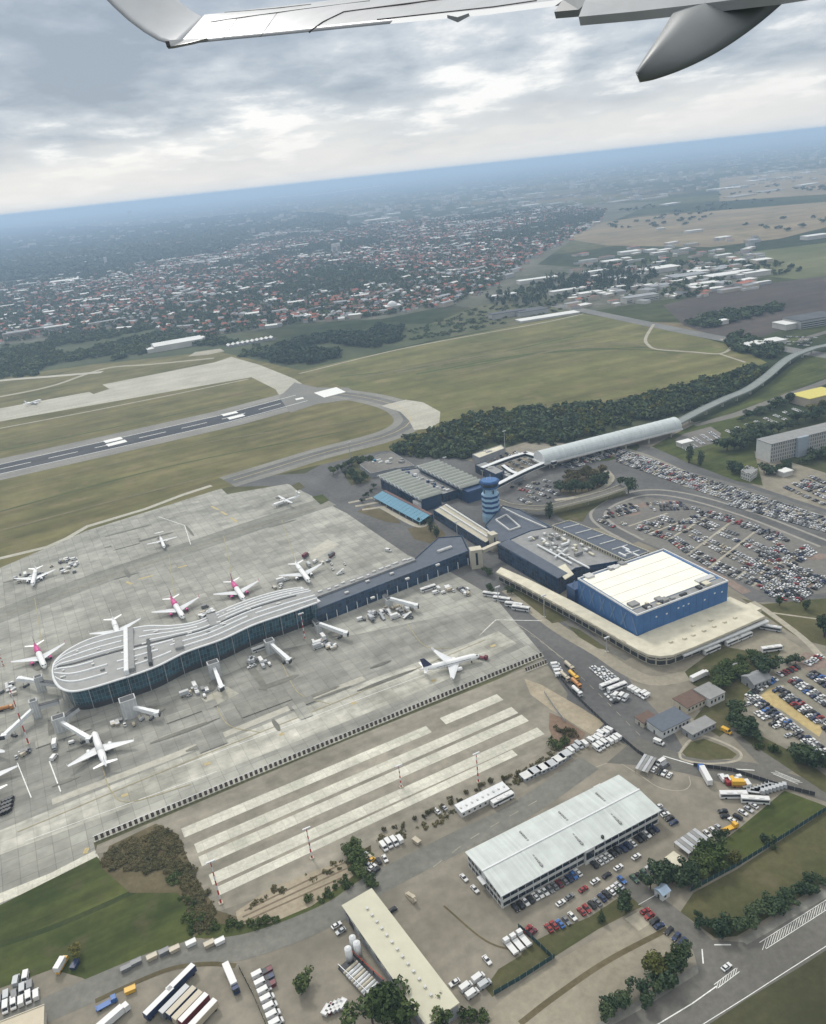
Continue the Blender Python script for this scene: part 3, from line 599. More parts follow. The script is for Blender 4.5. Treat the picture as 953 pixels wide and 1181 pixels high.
for t, segs in [(0.16, [(5,19),(21,33),(36,69)]), (0.30, [(4,19),(21,30),(33,52),(54,69)]), (0.43, [(4,16),(22,34),(37,56)]), (0.57, [(4,24),(28,44),(47,69)]), (0.70, [(4,22),(26,40),(43,69)]), (0.84, [(5,23),(27,46),(48,68)])]:
    for a_, b_ in segs: stripe(t, a_, b_)
mb = MB()                                     # dark gutter trench running down the middle
rr = [[pr(i, .485, .06), pr(i, .485, .35), pr(i, .515, .35), pr(i, .515, .06)] for i in range(6, 66)]; mb.loft(rr); mb.build('roof_gutter', m_dark, pier)
def crossbar(i, t0, t1, w_, mat, name, h=0.9):
    a, b = pr(i, t0), pr(i, t1); d = b-a; c = (a+b)/2; z_ = max(a.z, b.z, pr(i, .5).z)
    mb = MB().rbox(c.x, c.y, math.atan2(d.y, d.x), d.length, w_, ZP+.2, z_+h); mb.rbox(c.x, c.y, math.atan2(d.y, d.x), d.length-1, w_-.6, z_+h, z_+h+.15); mb.build(name, mat, pier)
crossbar(24, .06, .94, 4.0, m_roof_g, 'roof_skylight', .35); crossbar(23, .03, .97, 2.6, m_trim, 'roof_skylight', .9); crossbar(28, .05, .6, 2.2, m_dark, 'roof_vent', .4); crossbar(44, .45, .95, 6.0, m_roof_g, 'roof_vent', .7); crossbar(35, .12, .42, 5, m_roof_g, 'roof_hatch', .12)
r_ = random.Random(5)
for k in range(26):
    i, t = r_.randint(6, 64), r_.choice([.23,.37,.5,.64,.77]); p = pr(i, t); MB().rbox(p.x, p.y, R(20), r_.uniform(1,3), r_.uniform(.8,1.6), p.z, p.z+r_.uniform(.5,1.1)).build('roof_vent', r_.choice([m_vent, m_roof_g, m_wall_w]), pier)
m_curtain = glass_mat('pier_curtain_wall', (0.026,0.072,0.098), (0.15,0.235,0.27), 2.2, 3.2, 0.12, 0.2, 0.6)
def inset(d):
    r = []
    for i in range(n):
        t = (outl[(i+2)%n]-outl[i-2]); t.z = 0; t.normalize(); r.append(outl[i]+Vector((-t.y, t.x, 0))*d)
    return r
top, bot = inset(2.2), inset(4.2)
sgn = 1 if (top[NP//2]-outl[NP//2]).dot(outl[n-NP//2]-outl[NP//2]) > 0 else -1
top, bot = inset(2.2*sgn), inset(4.2*sgn)
mb = MB(); s = 0
for i in range(n):
    j = (i+1)%n; d = (outl[j]-outl[i]).length
    a, b, c, e = bot[i], bot[j], top[j], top[i]
    mb.quad([(a.x,a.y,4.2),(b.x,b.y,4.2),(c.x,c.y,ZP-.3),(e.x,e.y,ZP-.3)], 0, [(s,4.2),(s+d,4.2),(s+d,ZP),(s,ZP)]); s += d
mb.build('glass_facade', m_curtain, pier)
mb = MB()
b2 = inset(5.0*sgn)
for i in range(n):
    j = (i+1)%n; mb.quad([(b2[i].x,b2[i].y,0),(b2[j].x,b2[j].y,0),(bot[j].x,bot[j].y,4.2),(bot[i].x,bot[i].y,4.2)])
mb.build('base_wall', m_dark, pier)
mb = MB()
for i in range(n):
    j = (i+1)%n; mb.quad([(outl[i].x,outl[i].y,ZP-.35),(outl[j].x,outl[j].y,ZP-.35),(top[j].x,top[j].y,ZP-.35),(top[i].x,top[i].y,ZP-.35)])
mb.build('soffit', m_wall_g, pier)
for i in range(3, NP-1, 4):
    a = bot[i]; e = inset(1.6*sgn)[i] if i % 8 == 3 else inset(2.4*sgn)[i]
    MB().cyl((e.x,e.y,0), (e.x,e.y,ZP-.4), .22, n=8).build('column', m_metal, pier)

# ------------------------------------------------------------------ connector and head building
m_navy = glass_mat('navy_curtain_wall', (0.018,0.042,0.085), (0.06,0.10,0.155), 3.0, 3.0, 0.10, 0.15, 0.5)
ct, cc = poly_thing('terminal_connector', 'long low connector with dark flat roof and navy glass wall joining the pier', 'terminal building', [(362,704),(541,635),(533,618),(506,620),(478,645),(357,689)], 11, m_navy, m_roof_d, zpts=11, par=0.5)
a, b = P(357,690,11), P(477,645,11); d = b-a; c_ = (a+b)/2-cc
MB().rbox(c_.x, c_.y, math.atan2(d.y,d.x), d.length, 7.0, 10.4, 12.0).build('gallery_roof', m_roof_g, ct)
for k in range(14):
    p = a.lerp(b, (k+.5)/14)-cc; MB().rbox(p.x+r_.uniform(-1,1), p.y+r_.uniform(-2,2), math.atan2(d.y,d.x), r_.uniform(1.5,5), 1.4, 12.0, 12.9).build('roof_unit', r_.choice([m_wall_w, m_vent]), ct)
for k in range(8):
    p = P(506+k*2.0, 636.5-k*.7, 11)-cc; MB().rbox(p.x, p.y, R(26), 1.6, 2.2, 10.9, 12.2).box(p.x-.4,p.x+.4,p.y-.4,p.y+.4,12.2,12.6).build('roof_unit', m_wall_w, ct)
for px, py in [(400,684),(424,671),(452,662),(430,690),(470,668),(505,652)]:
    p = P(px, py, 11)-cc; MB().rbox(p.x, p.y, R(26), 3, 1.6, 10.9, 12.0).build('roof_unit', m_vent, ct)
for k in range(15):
    p = P(378+k*11.6, 716-k*4.6, 0)-cc; MB().cyl((p.x,p.y,0), (p.x,p.y,5.5), .3, n=8).build('column', m_trim, ct)
for px0, px1, z_, lb in [((543,636),(556,634),15,'beige stair tower at the end of the dark-roofed connector'), ((567,618),(574,616),14,'slim beige stair tower between the control tower and the connector')]:
    o_, ang, lu, lv = frame(px0, px1, (px0[0]-4, px0[1]-6), z_)
    t = thing('stair_tower', lb, 'stair tower', o_, ang)
    MB().box(0, lu, 0, 6.5, 0, z_).build('wall', m_beige, t); MB().box(-.2, lu+.2, -.2, 6.7, z_, z_+.4).build('roof', m_wall_c, t); MB().box(lu*.4, lu*.6, -.06, -.003, 3, z_-2).build('window', m_glassd, t)
br = thing('roof_bridge', 'thin beige footbridge between the two stair towers', 'footbridge', P(556,634,9)*1)
a, b = P(556,634,12), P(576,625,12); br.location = (a.x, a.y, 0); d = b-a
MB().rbox(d.x/2, d.y/2, math.atan2(d.y,d.x), d.length, 3, 9.5, 12).build('deck', m_beige, br); MB().rbox(d.x/2, d.y/2, math.atan2(d.y,d.x), d.length, 3.4, 12, 12.3).build('roof', m_wall_c, br)

# ------------------------------------------------------------------ departures building (dark roof, roof plant, long office wing)
dt, dc = poly_thing('departures_building', 'dark-roofed departures building with roof plant, left of the blue hall', 'terminal building', [(574,628),(644,668),(664,655),(722,646),(725,640),(640,607),(612,612)], 12, m_navy, m_roof_g, par=0.5)
q = [p-dc for p in PL([(575,627),(644,667),(655,661),(588,622)], 12.6)]
MB().prism([(p.x,p.y) for p in q][::1], 11.9, 12.7).build('roof_band', m_roof_d, dt)
q = [p-dc for p in PL([(641,655),(652,668),(662,662),(652,650)], 12.6)]; MB().prism([(p.x,p.y) for p in q], 11.95, 12.5).build('roof_band', m_roof_c, dt)
r_ = random.Random(8)
for k in range(62):
    s_, t_ = r_.random(), r_.random(); px = 606+s_*72+t_*30; py = 624+s_*34-t_*12
    if px > 655+ (py-640)*1.2 and py > 640: continue
    p = P(px, py, 12)-dc; big = r_.random() < .3
    MB().rbox(p.x, p.y, R(r_.choice([26,-64])), r_.uniform(2,7 if big else 3.5), r_.uniform(1,2.2), 12.2, 12.2+r_.uniform(.8,2.4)).build('roof_unit', r_.choice([m_trim, m_wall_w, m_roof_c, m_vent, m_roof_g]), dt)
for a_, b_ in [((648,640),(680,657)),((655,634),(640,645)),((620,630),(660,652))]:
    a, b = P(*a_,12)-dc, P(*b_,12)-dc; MB().cyl((a.x,a.y,13.2), (b.x,b.y,13.2), .7, n=8).build('roof_duct', m_trim, dt)
ow, oc = poly_thing('office_wing', 'long office wing with dark panelled roof and cream windowed wall', 'office building', [(637,606),(722,646),(749,636),(657,600)], 15, glass_mat('cream_window_wall', (0.05,0.05,0.05), (0.42,0.39,0.30), 2.6, 3.0, 0.75, 0.5, 0.3), m_roof_d, par=0.5)
for k in range(6):
    a, b = P(650+k*14, 609+k*6.2, 15)-oc, P(668+k*14, 604.5+k*6, 15)-oc; d = b-a; MB().rbox((a.x+b.x)/2, (a.y+b.y)/2, math.atan2(d.y,d.x), d.length, .8, 14.5, 15.25).build('roof_seam', m_vent, ow)
for px, py in [(718,640),(726,637),(733,640),(722,633)]:
    p = P(px, py, 15)-oc; MB().rbox(p.x, p.y, R(-64), 7, 1.3, 14.6, 15.8).build('roof_duct', m_trim, ow)
lr, lc = poly_thing('terminal_link_block', 'low dark flat-roofed block with white roof outlines at the control tower foot', 'terminal building', [(560,606),(576,626),(612,614),(634,607),(600,588),(580,583)], 9, m_navy, m_roof_d, par=0.5)
for pts in [[(572,600),(584,594),(600,608),(588,612),(572,600)], [(580,586),(600,596),(632,610)]]:
    q = PL(pts, 9)
    for a, b in zip(q, q[1:]):
        d = b-a; c_ = (a+b)/2-lc; MB().rbox(c_.x, c_.y, math.atan2(d.y,d.x), d.length, 1.0, 8.6, 9.9).build('roof_upstand', m_wall_w, lr)
# pale canopy roofs in front of it
lk, kc = poly_thing('check_in_link', 'pale low link roof running from the ribbed halls to the connector', 'terminal building', [(500,588),(560,626),(574,618),(515,580)], 8, m_navy, m_beige, par=0.5)
for a_, b_ in [((508,586),(562,620)),((514,583),(568,617))]:
    a, b = P(*a_,8)-kc, P(*b_,8)-kc; d = b-a; MB().rbox((a.x+b.x)/2, (a.y+b.y)/2, math.atan2(d.y,d.x), d.length, 1.2, 7.6, 9.2).build('roof_upstand', m_wall_w, lk)

# ------------------------------------------------------------------ blue departures hall
ZB = 21.0
o_, ang, lu, lv = frame((735,710.5), (840,671), (661,670), ZB)
hall = thing('blue_departures_hall', 'big blue box hall with white roof panels above the low cream canopy', 'terminal hall', o_, ang)
MB().box(0, lu, 0, lv, 0, ZB).build('wall', m_blue, hall)
mb = MB(); pw = 0.55
mb.box(-.1, lu+.1, -.1, pw, ZB, ZB+1); mb.box(-.1, lu+.1, lv-pw, lv+.1, ZB, ZB+1); mb.box(-.1, pw, pw, lv-pw, ZB, ZB+1); mb.box(lu-pw, lu+.1, pw, lv-pw, ZB, ZB+1); mb.build('parapet', m_trim, hall)
np_ = 5
for k in range(np_):
    x0 = 5+(lu-8)*k/np_; x1 = 5+(lu-8)*(k+1)/np_-.5
    x0 = 2.0; x1 = lu-3; y0 = 7+(lv-9)*k/np_; y1 = 7+(lv-9)*(k+1)/np_-.3
    MB().box(x0, x1, y0, y1, ZB+.1, ZB+.5+.04*k).build('roof_panel', m_roof_w, hall)
MB().box(.8, lu-.8, 1.0, 6.2, ZB+.02, ZB+.3).build('roof_walkway', m_roof_g, hall)
clutter(hall, 'roof_unit', 4, lu-10, 1.5, 4.0, ZB+.3, 16, [m_roof_g, m_vent, m_dark, m_roof_c], 1.5, 5, 1.6, 4)
clutter(hall, 'roof_unit', 1, lu*.5, lv-5, lv-2.5, ZB+.6, 8, [m_roof_g, m_vent], 2, 6, 1.2, 6)
MB().box(lu-16, lu-3, 8, 12, ZB+.7, ZB+1.5).build('roof_unit', m_vent, hall); MB().box(3, 9, 8, 13, ZB+.7, ZB+2.0).build('roof_unit', m_roof_g, hall)
# white criss-cross bracing on the left wall, small windows on the right wall
for k in range(12):
    y = 4+k*5.1; s_ = 1 if k % 2 else -1
    MB().add([(-.05,y,ZB-2),(-.05,y+.9,ZB-2),(-.05,y+.9+s_*5,8),(-.05,y+s_*5,8)], [(0,1,2,3)]).add([(-.25,y,ZB-2),(-.25,y+.9,ZB-2),(-.25,y+.9+s_*5,8),(-.25,y+s_*5,8)], [(3,2,1,0)]).build('wall_panel', M('light_blue_panel', (0.13,0.21,0.34), 0.5, 0.1), hall)
for x, z_ in [(14,15),(22,14.4),(31,15.3),(35,15.4),(39,15.5),(52,14),(60,16),(66,15)]:
    MB().box(x, x+1.3, -.06, -.003, z_, z_+.9).build('window', m_trim, hall)
for k in range(1, 14): MB().box(lu*k/14-.06, lu*k/14+.06, -.05, -.004, 7.5, ZB-.2).build('wall_seam', m_blued, hall)
MB().box(-2.5, lu*.16, lv+.01, lv+9, 0, 14).build('side_block', m_blued, hall)

# low cream canopy roof wrapping two sides, rounded corner
ZC = 7.5
cpts = [(572,660),(600,674),(650,701),(686,721),(720,741),(736,750),(748,755.5),(762,757.5),(776,756),(800,747),(840,730),(883,711),(868,700),(842,688),(735,734),(662,694),(610,668),(578,654)]
cq = PL(cpts, ZC); ccn = sum(cq, Vector())/len(cq)
can = thing('arrivals_canopy', 'wide low cream roof with rounded corner wrapping the blue hall', 'canopy building', (ccn.x, ccn.y, 0))
loc = [(p.x-ccn.x, p.y-ccn.y) for p in cq]
MB().prism(loc, ZC-1.0, ZC).build('roof', m_roof_c, can)
outer = [Vector((*p, 0)) for p in loc[:12]]
def wall_strip(line, d, z0, z1, mat, name, du=0):
    ln = offset_line(line, d); mb = MB(); s = 0
    for a, b in zip(ln, ln[1:]):
        L_ = (b-a).length; mb.quad([(a.x,a.y,z0),(b.x,b.y,z0),(b.x,b.y,z1),(a.x,a.y,z1)], 0, [(s,z0),(s+L_,z0),(s+L_,z1),(s,z1)]); s += L_
    mb.build(name, mat, can)
m_shop = glass_mat('canopy_windows', (0.03,0.035,0.04), (0.42,0.39,0.31), 6.0, 3.6, 0.5, 0.3, 0.4)
ins = 2.2
wall_strip(outer, ins, 0, ZC-1.0, m_shop, 'wall')
wall_strip(outer, .12, ZC-1.35, ZC+.3, m_roof_c, 'fascia')
wall_strip(outer, -.02, ZC-1.2, ZC-.2, m_wall_c, 'fascia_trim')
for k, (px, py) in enumerate([(790,737),(800,733),(812,728),(824,723),(836,718),(848,713),(774,741),(820,716),(800,722)]):
    p = P(px, py, ZC)-ccn; MB().rbox(p.x, p.y, ang, 2.4, 1.4, ZC, ZC+.7).rbox(p.x, p.y, ang, 1.8, 1.0, ZC+.7, ZC+.9).build('skylight', m_roof_c, can)
for k in range(12):
    t_ = (k+.5)/12; p = P(586+t_*140, 668+t_*75, ZC)-ccn; MB().rbox(p.x, p.y, ang, .5, 3.0, ZC, ZC+.3).build('roof_seam', m_beige, can)
MB().rbox(*(P(860,699,9)-ccn).xy, ang, 18, 9, 0, 6.5).build('side_wing', m_roof_c, can)
MB().rbox(*(P(838,735,5)-ccn).xy, ang, 66, 2.5, 4.3, 5.2).build('bus_shelter_roof', m_trim, can)

# ------------------------------------------------------------------ ribbed arrivals halls
def ribbed(a, b, c, z, nrib, label):
    o_, ang, lu, lv = frame(a, b, c, z)
    t = thing('ribbed_hall', label, 'terminal hall', o_, ang)
    MB().box(1.5, lu-1.5, 2.5, lv-1, 0, z-.4).build('wall', m_navy, t)
    for k in range(nrib):
        x0 = lu*k/nrib; wv = lu/nrib; mb = MB(); rings = []
        for y in (0, lv):
            pts = [Vector((x0+.05+(wv-.1)*j/8, y, z+1.9*math.sin(math.pi*j/8))) for j in range(9)]+[Vector((x0+wv-.05, y, z-.5)), Vector((x0+.05, y, z-.5))]
            rings.append(pts)
        mb.loft(rings); mb.build('roof_vault', m_roofrib, t)
        mf = MB(); pts = [(x0+.15+(wv-.3)*j/8, z+.2+1.9*math.sin(math.pi*j/8)) for j in range(9)]+[(x0+wv-.7-(wv-1.4)*j/8, z-.5+1.7*math.sin(math.pi*j/8)*.95) for j in range(9)]
        mf.prof(pts, -.25, -.02); mf.build('arch_rim', m_trim, t)
    MB().box(.5, lu-.5, 1.2, 2.4, z-2.2, z-.6).build('gutter_beam', m_wall_g, t)
    return t, lu, lv
m_roofrib = M('ribbed_roof_sheet', (0.25,0.265,0.235), 0.6, 0.12, 0.3)
t, lu, lv = ribbed((435,549), (484,576.5), (460,542), 13, 11, 'grey scallop-roofed hall beside the turquoise canopy')
MB().box(lu-12, lu-2, -.6, 2.4, 0, 9).build('end_block', m_wall_w, t)
t, lu, lv = ribbed((480,538), (531,563.5), (503,530.5), 13, 11, 'grey scallop-roofed hall behind the turquoise canopy hall')
MB().box(lu-.9, lu+7, 3, lv-2, 0, 11).build('end_block', m_blued, t)
lt, ltc = poly_thing('hall_courtyard_block', 'flat pale roof block with plant between the two scallop-roofed halls', 'terminal building', [(461,543),(511,570),(528,565),(481,540)], 8, m_navy, m_roof_g, par=0.5)
r_ = random.Random(9)
for k in range(24):
    p = P(464+r_.random()*52, 0, 8) if False else P(466+k*2.2+r_.uniform(-3,3), 543+k*1.05+r_.uniform(-3,2), 8)
    p = p-ltc; MB().rbox(p.x, p.y, R(26), r_.uniform(1.5,4), r_.uniform(1,2.5), 7.7, 8+r_.uniform(.8,2)).build('roof_unit', r_.choice([m_trim, m_vent, m_roof_g, m_blued]), lt)
o_, ang, lu, lv = frame((430,572), (484,601), (437,567), 4.5)
t = thing('turquoise_canopy', 'sloping turquoise canopy along the foot of the scallop-roofed hall', 'canopy', o_, ang)
nb = 14
for k in range(nb):
    x0, x1 = lu*k/nb+.1, lu*(k+1)/nb-.15
    MB().add([(x0,0,3.4),(x1,0,3.4),(x1,10.5,6.6),(x0,10.5,6.6),(x0,0,3.0),(x1,0,3.0),(x1,10.5,6.2),(x0,10.5,6.2)], [(0,1,2,3),(7,6,5,4),(0,4,5,1),(1,5,6,2),(2,6,7,3),(3,7,4,0)]).build('roof_panel', m_tq, t)
for k in range(8): MB().cyl((1+(lu-2)*k/7,.6,0), (1+(lu-2)*k/7,.6,3.1), .2, n=8).build('post', m_trim, t)
MB().box(0, lu, 10.6, 14, 0, 6.0).build('back_wall', m_blued, t); MB().box(.5, lu-.5, 11, 13.8, 6.0, 6.6).build('walkway', M('red_walkway',(0.16,0.10,0.095),0.8,0.2), t)

# ------------------------------------------------------------------ control tower
bp = P(567.5, 600, 0)
tw = thing('control_tower', 'blue and white banded control tower with glazed cab', 'control tower', bp)
def oct(r, z0, z1, mat, name, r1=None, nn_=8):
    MB().cyl((0,0,z0), (0,0,z1), r, r1, n=nn_).build(name, mat, tw)
oct(7.6, 0, 6, m_tower_l, 'base')
for k in range(4):
    z0 = 6+k*4.4; oct(7.3, z0, z0+2.2, m_tower_l, 'band'); oct(7.2, z0+2.2, z0+4.4, m_tower_d, 'window_band')
oct(7.4, 23.6, 24.6, m_tower_l, 'parapet'); oct(5.6, 24.6, 30, m_tower_l, 'neck', 5.8)
for k in range(4):
    a = k*math.pi/2+.4; MB().box(5.3*math.cos(a)-.5, 5.3*math.cos(a)+.5, 5.3*math.sin(a)-.5, 5.3*math.sin(a)+.5, 25.5, 28.5).build('neck_window', m_glassd, tw)
oct(7.6, 30, 31.2, m_blue, 'cab_floor', 8.2); oct(7.0, 31.2, 34.6, m_glassd, 'cab_glass', 8.4); oct(8.8, 34.6, 35.8, m_tower_d, 'cab_roof', 8.4); oct(7, 35.8, 36.3, m_blue, 'roof_deck')
MB().cyl((1,1,36.3),(1,1,41),.12,n=6).build('antenna', m_trim, tw); MB().cyl((-2,0,36.3),(-2,0,39),.1,n=6).build('antenna', m_trim, tw)

# ------------------------------------------------------------------ tubular station, viaduct, covered walkways
a, b = P(622,526,13), P(779,486.5,13); d = b-a; ang = math.atan2(d.y,d.x); L_ = d.length
st = thing('tubular_station', 'long silver barrel-roofed elevated station on concrete piers', 'railway station', (a.x, a.y, 0), ang)
m_tube = M('silver_roof_sheet', (0.50,0.54,0.54), 0.45, 0.08, 0.15)
RS = 9.5; nseg = 26
mb = MB()
for k in range(nseg):
    x0, x1 = L_*k/nseg, L_*(k+1)/nseg-.12
    ring = lambda x, r: [Vector((x, -r*math.cos(t), 10+r*.82*math.sin(t))) for t in np.linspace(-.25, math.pi+.25, 15)]
    mb.loft([ring(x0, RS), ring(x1, RS)], caps=False)
mb.build('barrel_roof', m_tube, st)
mb = MB()
for x in np.linspace(0, L_, 8):
    ro = [Vector((x-.3, -(RS+.2)*math.cos(t), 10+(RS+.2)*.82*math.sin(t))) for t in np.linspace(-.25, math.pi+.25, 15)]
    ro2 = [p+Vector((.6,0,0)) for p in ro]; mb.loft([ro, ro2], caps=True)
mb.build('roof_frame', m_trim, st)
MB().box(-2, L_+2, -RS-.4, RS+.4, 6.6, 7.9).build('deck', m_wall_w, st); MB().box(-1, L_+1, -RS-.9, -RS-.5, 6.9, 8.6).build('deck_edge', m_trim, st)
for x in np.linspace(12, L_-10, 6):
    for y in (-6, 6): MB().cyl((x,y,0),(x,y,6.6),1.0,.8,n=10).build('pier', m_beige, st)
for x in (1.5, L_-1.5):
    MB().loft([[Vector((x+e, -RS*.97*math.cos(t), 10+RS*.79*math.sin(t))) for t in np.linspace(0, math.pi, 13)] for e in (-.2,.2)]).build('end_glazing', m_glassd, st)
vq = smooth_line(PL([(781,487),(810,472),(838,459),(862,449),(884,434),(908,414),(930,404),(953,398),(1050,380)], 8), 6)
va = vq[0].copy(); via = thing('rail_viaduct', 'pale curving rail viaduct leading away from the barrel-roofed station', 'viaduct', (va.x, va.y, 0))
l1, l2 = offset_line(vq, 5), offset_line(vq, -5); mb = MB()
mb.loft([[Vector((p.x-va.x,p.y-va.y,z)) for p, z in ((l2[i],6.4),(l1[i],6.4),(l1[i],8.0),(l2[i],8.0))] for i in range(len(vq))]); mb.build('deck', M('viaduct_concrete',(0.20,0.22,0.205),0.8,0.12,0.1), via)
for sd_ in (5.05, -5.05):
    e1 = offset_line(vq, sd_); e2 = offset_line(vq, sd_*1.06); mb = MB()
    mb.loft([[Vector((p.x-va.x,p.y-va.y,z)) for p, z in ((e1[i],7.4),(e2[i],7.4),(e2[i],8.5),(e1[i],8.5))] for i in range(len(vq))]); mb.build('parapet', M('viaduct_parapet',(0.29,0.31,0.30),0.8,0.1), via)
for i in range(3, len(vq), 4): MB().cyl((vq[i].x-va.x,vq[i].y-va.y,0),(vq[i].x-va.x,vq[i].y-va.y,6.4),1.3,n=10).build('pier', m_beige, via)
def walkway(pts, z, wd, label, h=3.0, name='covered_walkway', cat='walkway', mat=None, cols=True):
    q = smooth_line(PL(pts, z), 6); a = q[0].copy(); t = thing(name, label, cat, (a.x, a.y, 0))
    def lf(w0, z0, z1, nm, mt):
        x1, x2 = offset_line(q, w0), offset_line(q, -w0); MB().loft([[Vector((p.x-a.x,p.y-a.y,zz_)) for p, zz_ in ((x2[i],z0),(x1[i],z0),(x1[i],z1),(x2[i],z1))] for i in range(len(q))]).build(nm, mt, t)
    if h: lf(wd/2+.3, z-.4, z, 'roof', mat or m_trim); lf(wd/2, z-h, z-.45, 'glazing', m_glassd); lf(wd/2+.1, z-h-.5, z-h-.02, 'floor', m_wall_w)
    else: lf(wd/2, z-1.0, z, 'deck', mat or m_road); lf(wd/2+.35, z-1.2, z-.1, 'edge_beam', m_beige); 
    if not h:
        for sd_ in (1, -1):
            e1, e2 = offset_line(q, sd_*(wd/2)), offset_line(q, sd_*(wd/2+.3)); MB().loft([[Vector((p.x-a.x,p.y-a.y,zz_)) for p, zz_ in ((e1[i],z-.05),(e2[i],z-.05),(e2[i],z+.9),(e1[i],z+.9))] for i in range(len(q))]).build('parapet', m_wall_c, t)
    d_ = 0
    if cols:
        for i in range(1, len(q)):
            d_ += (q[i]-q[i-1]).length
            if d_ > 16: d_ = 0; MB().cyl((q[i].x-a.x,q[i].y-a.y,0),(q[i].x-a.x,q[i].y-a.y,z-(h or 1)-.4),.45,n=8).build('column', m_beige, t)
    return t
walkway([(632,531),(604,543),(572,559)], 9, 4, 'white roofed walkway from the barrel-roofed station to the control tower')
walkway([(608,521),(585,528),(556,539)], 9, 4, 'white roofed walkway from the station end to the scallop-roofed hall')
walkway([(605,521),(622,526),(640,532)], 9, 5, 'short white cross walkway along the barrel-roofed station end')
walkway([(600,547),(590,543),(580,536)], 8, 3, 'short white spur walkway joining the two station walkways')
walkway([(571,578),(590,584),(625,586),(655,580),(690,571),(720,561)], 6.5, 8, 'curved elevated drop-off ramp past the control tower', 0, 'elevated_ramp', 'ramp road', m_road)
for nm, lb, pts, z_ in [('forecourt_kiosk','low white roofed kiosk block beside the station walkway',[(575,545),(592,552),(604,548),(588,541)],5),('forecourt_building','pale flat-roofed building above the scallop-roofed halls',[(545,524),(578,513),(582,517),(553,528)],7),('forecourt_building','small grey flat-roofed building at the walkway bend',[(548,536),(572,547),(582,543),(560,532)],8)]:
    t, c_ = poly_thing(nm, lb, 'building', pts, z_, m_navy if z_ > 7 else m_wall_g, m_roof_c if z_ == 7 else (m_trim if z_ == 5 else m_roof_g), par=0.5)
    for k in range(5):
        e = random.Random(k+z_); MB().rbox(e.uniform(-8,8), e.uniform(-3,3), R(26), 2.4, 1.4, z_-.3, z_+.9).build('roof_unit', m_vent, t)
t, c_ = poly_thing('airside_block', 'low grey service block with cars on its roof left of the scallop-roofed halls', 'building', [(415,536),(428,546),(455,540),(478,537),(452,521),(440,523)], 5, m_wall_g, m_lot, par=0.5)
for k in range(12):
    e = random.Random(k+50); MB().rbox(e.uniform(-14,18), e.uniform(-6,10), R(26), e.uniform(2,5), e.uniform(1.2,3), 4.7, 5.2+e.uniform(.3,1.5)).build('roof_unit', e.choice([m_trim, m_tq, m_vent, m_roof_g]), t)

# ------------------------------------------------------------------ office slab on the right
o_, ang, lu, lv = frame((890,512), (975,491.5), (866,508), 18)
ofc = thing('office_slab', 'long pale four-storey office slab with grey roof among trees', 'office block', o_, ang)
m_ofw = glass_mat('office_window_wall', (0.12,0.13,0.14), (0.40,0.39,0.36), 2.6, 3.6, 0.7, 0.5, 0.3)
mb = MB(); lu += 40
for (x0,x1,y0,y1) in [(0,lu,0,lv)]:
    for (a,b) in (((x0,y0),(x1,y0)),((x1,y0),(x1,y1)),((x1,y1),(x0,y1))):
        d_ = math.hypot(b[0]-a[0], b[1]-a[1]); mb.quad([(*a,0),(*b,0),(*b,17.4),(*a,17.4)], 0, [(0,0),(d_,0),(d_,17.4),(0,17.4)])
mb.build('wall', m_ofw, ofc); MB().box(-.4, -.02, 0, lv, 0, 17.6).build('gable_wall', m_wall_w, ofc); MB().box(-.6, lu+.4, -.5, lv+.5, 17.42, 18).build('roof', m_roof_g, ofc)
MB().box(28, 40, -3, -.03, 0, 18.6).build('stair_block', M('pale_blue_grey', (0.30,0.34,0.38), 0.7, 0.08), ofc)
t, c_ = poly_thing('gatehouse_villa', 'small white two-storey house among trees below the office slab', 'house', [(855,543),(866,547),(874,541),(862,537)], 7, glass_mat('villa_wall',(0.1,0.1,0.1),(0.5,0.49,0.46),2.5,3,.8,.5), m_roof_g, par=0.5)
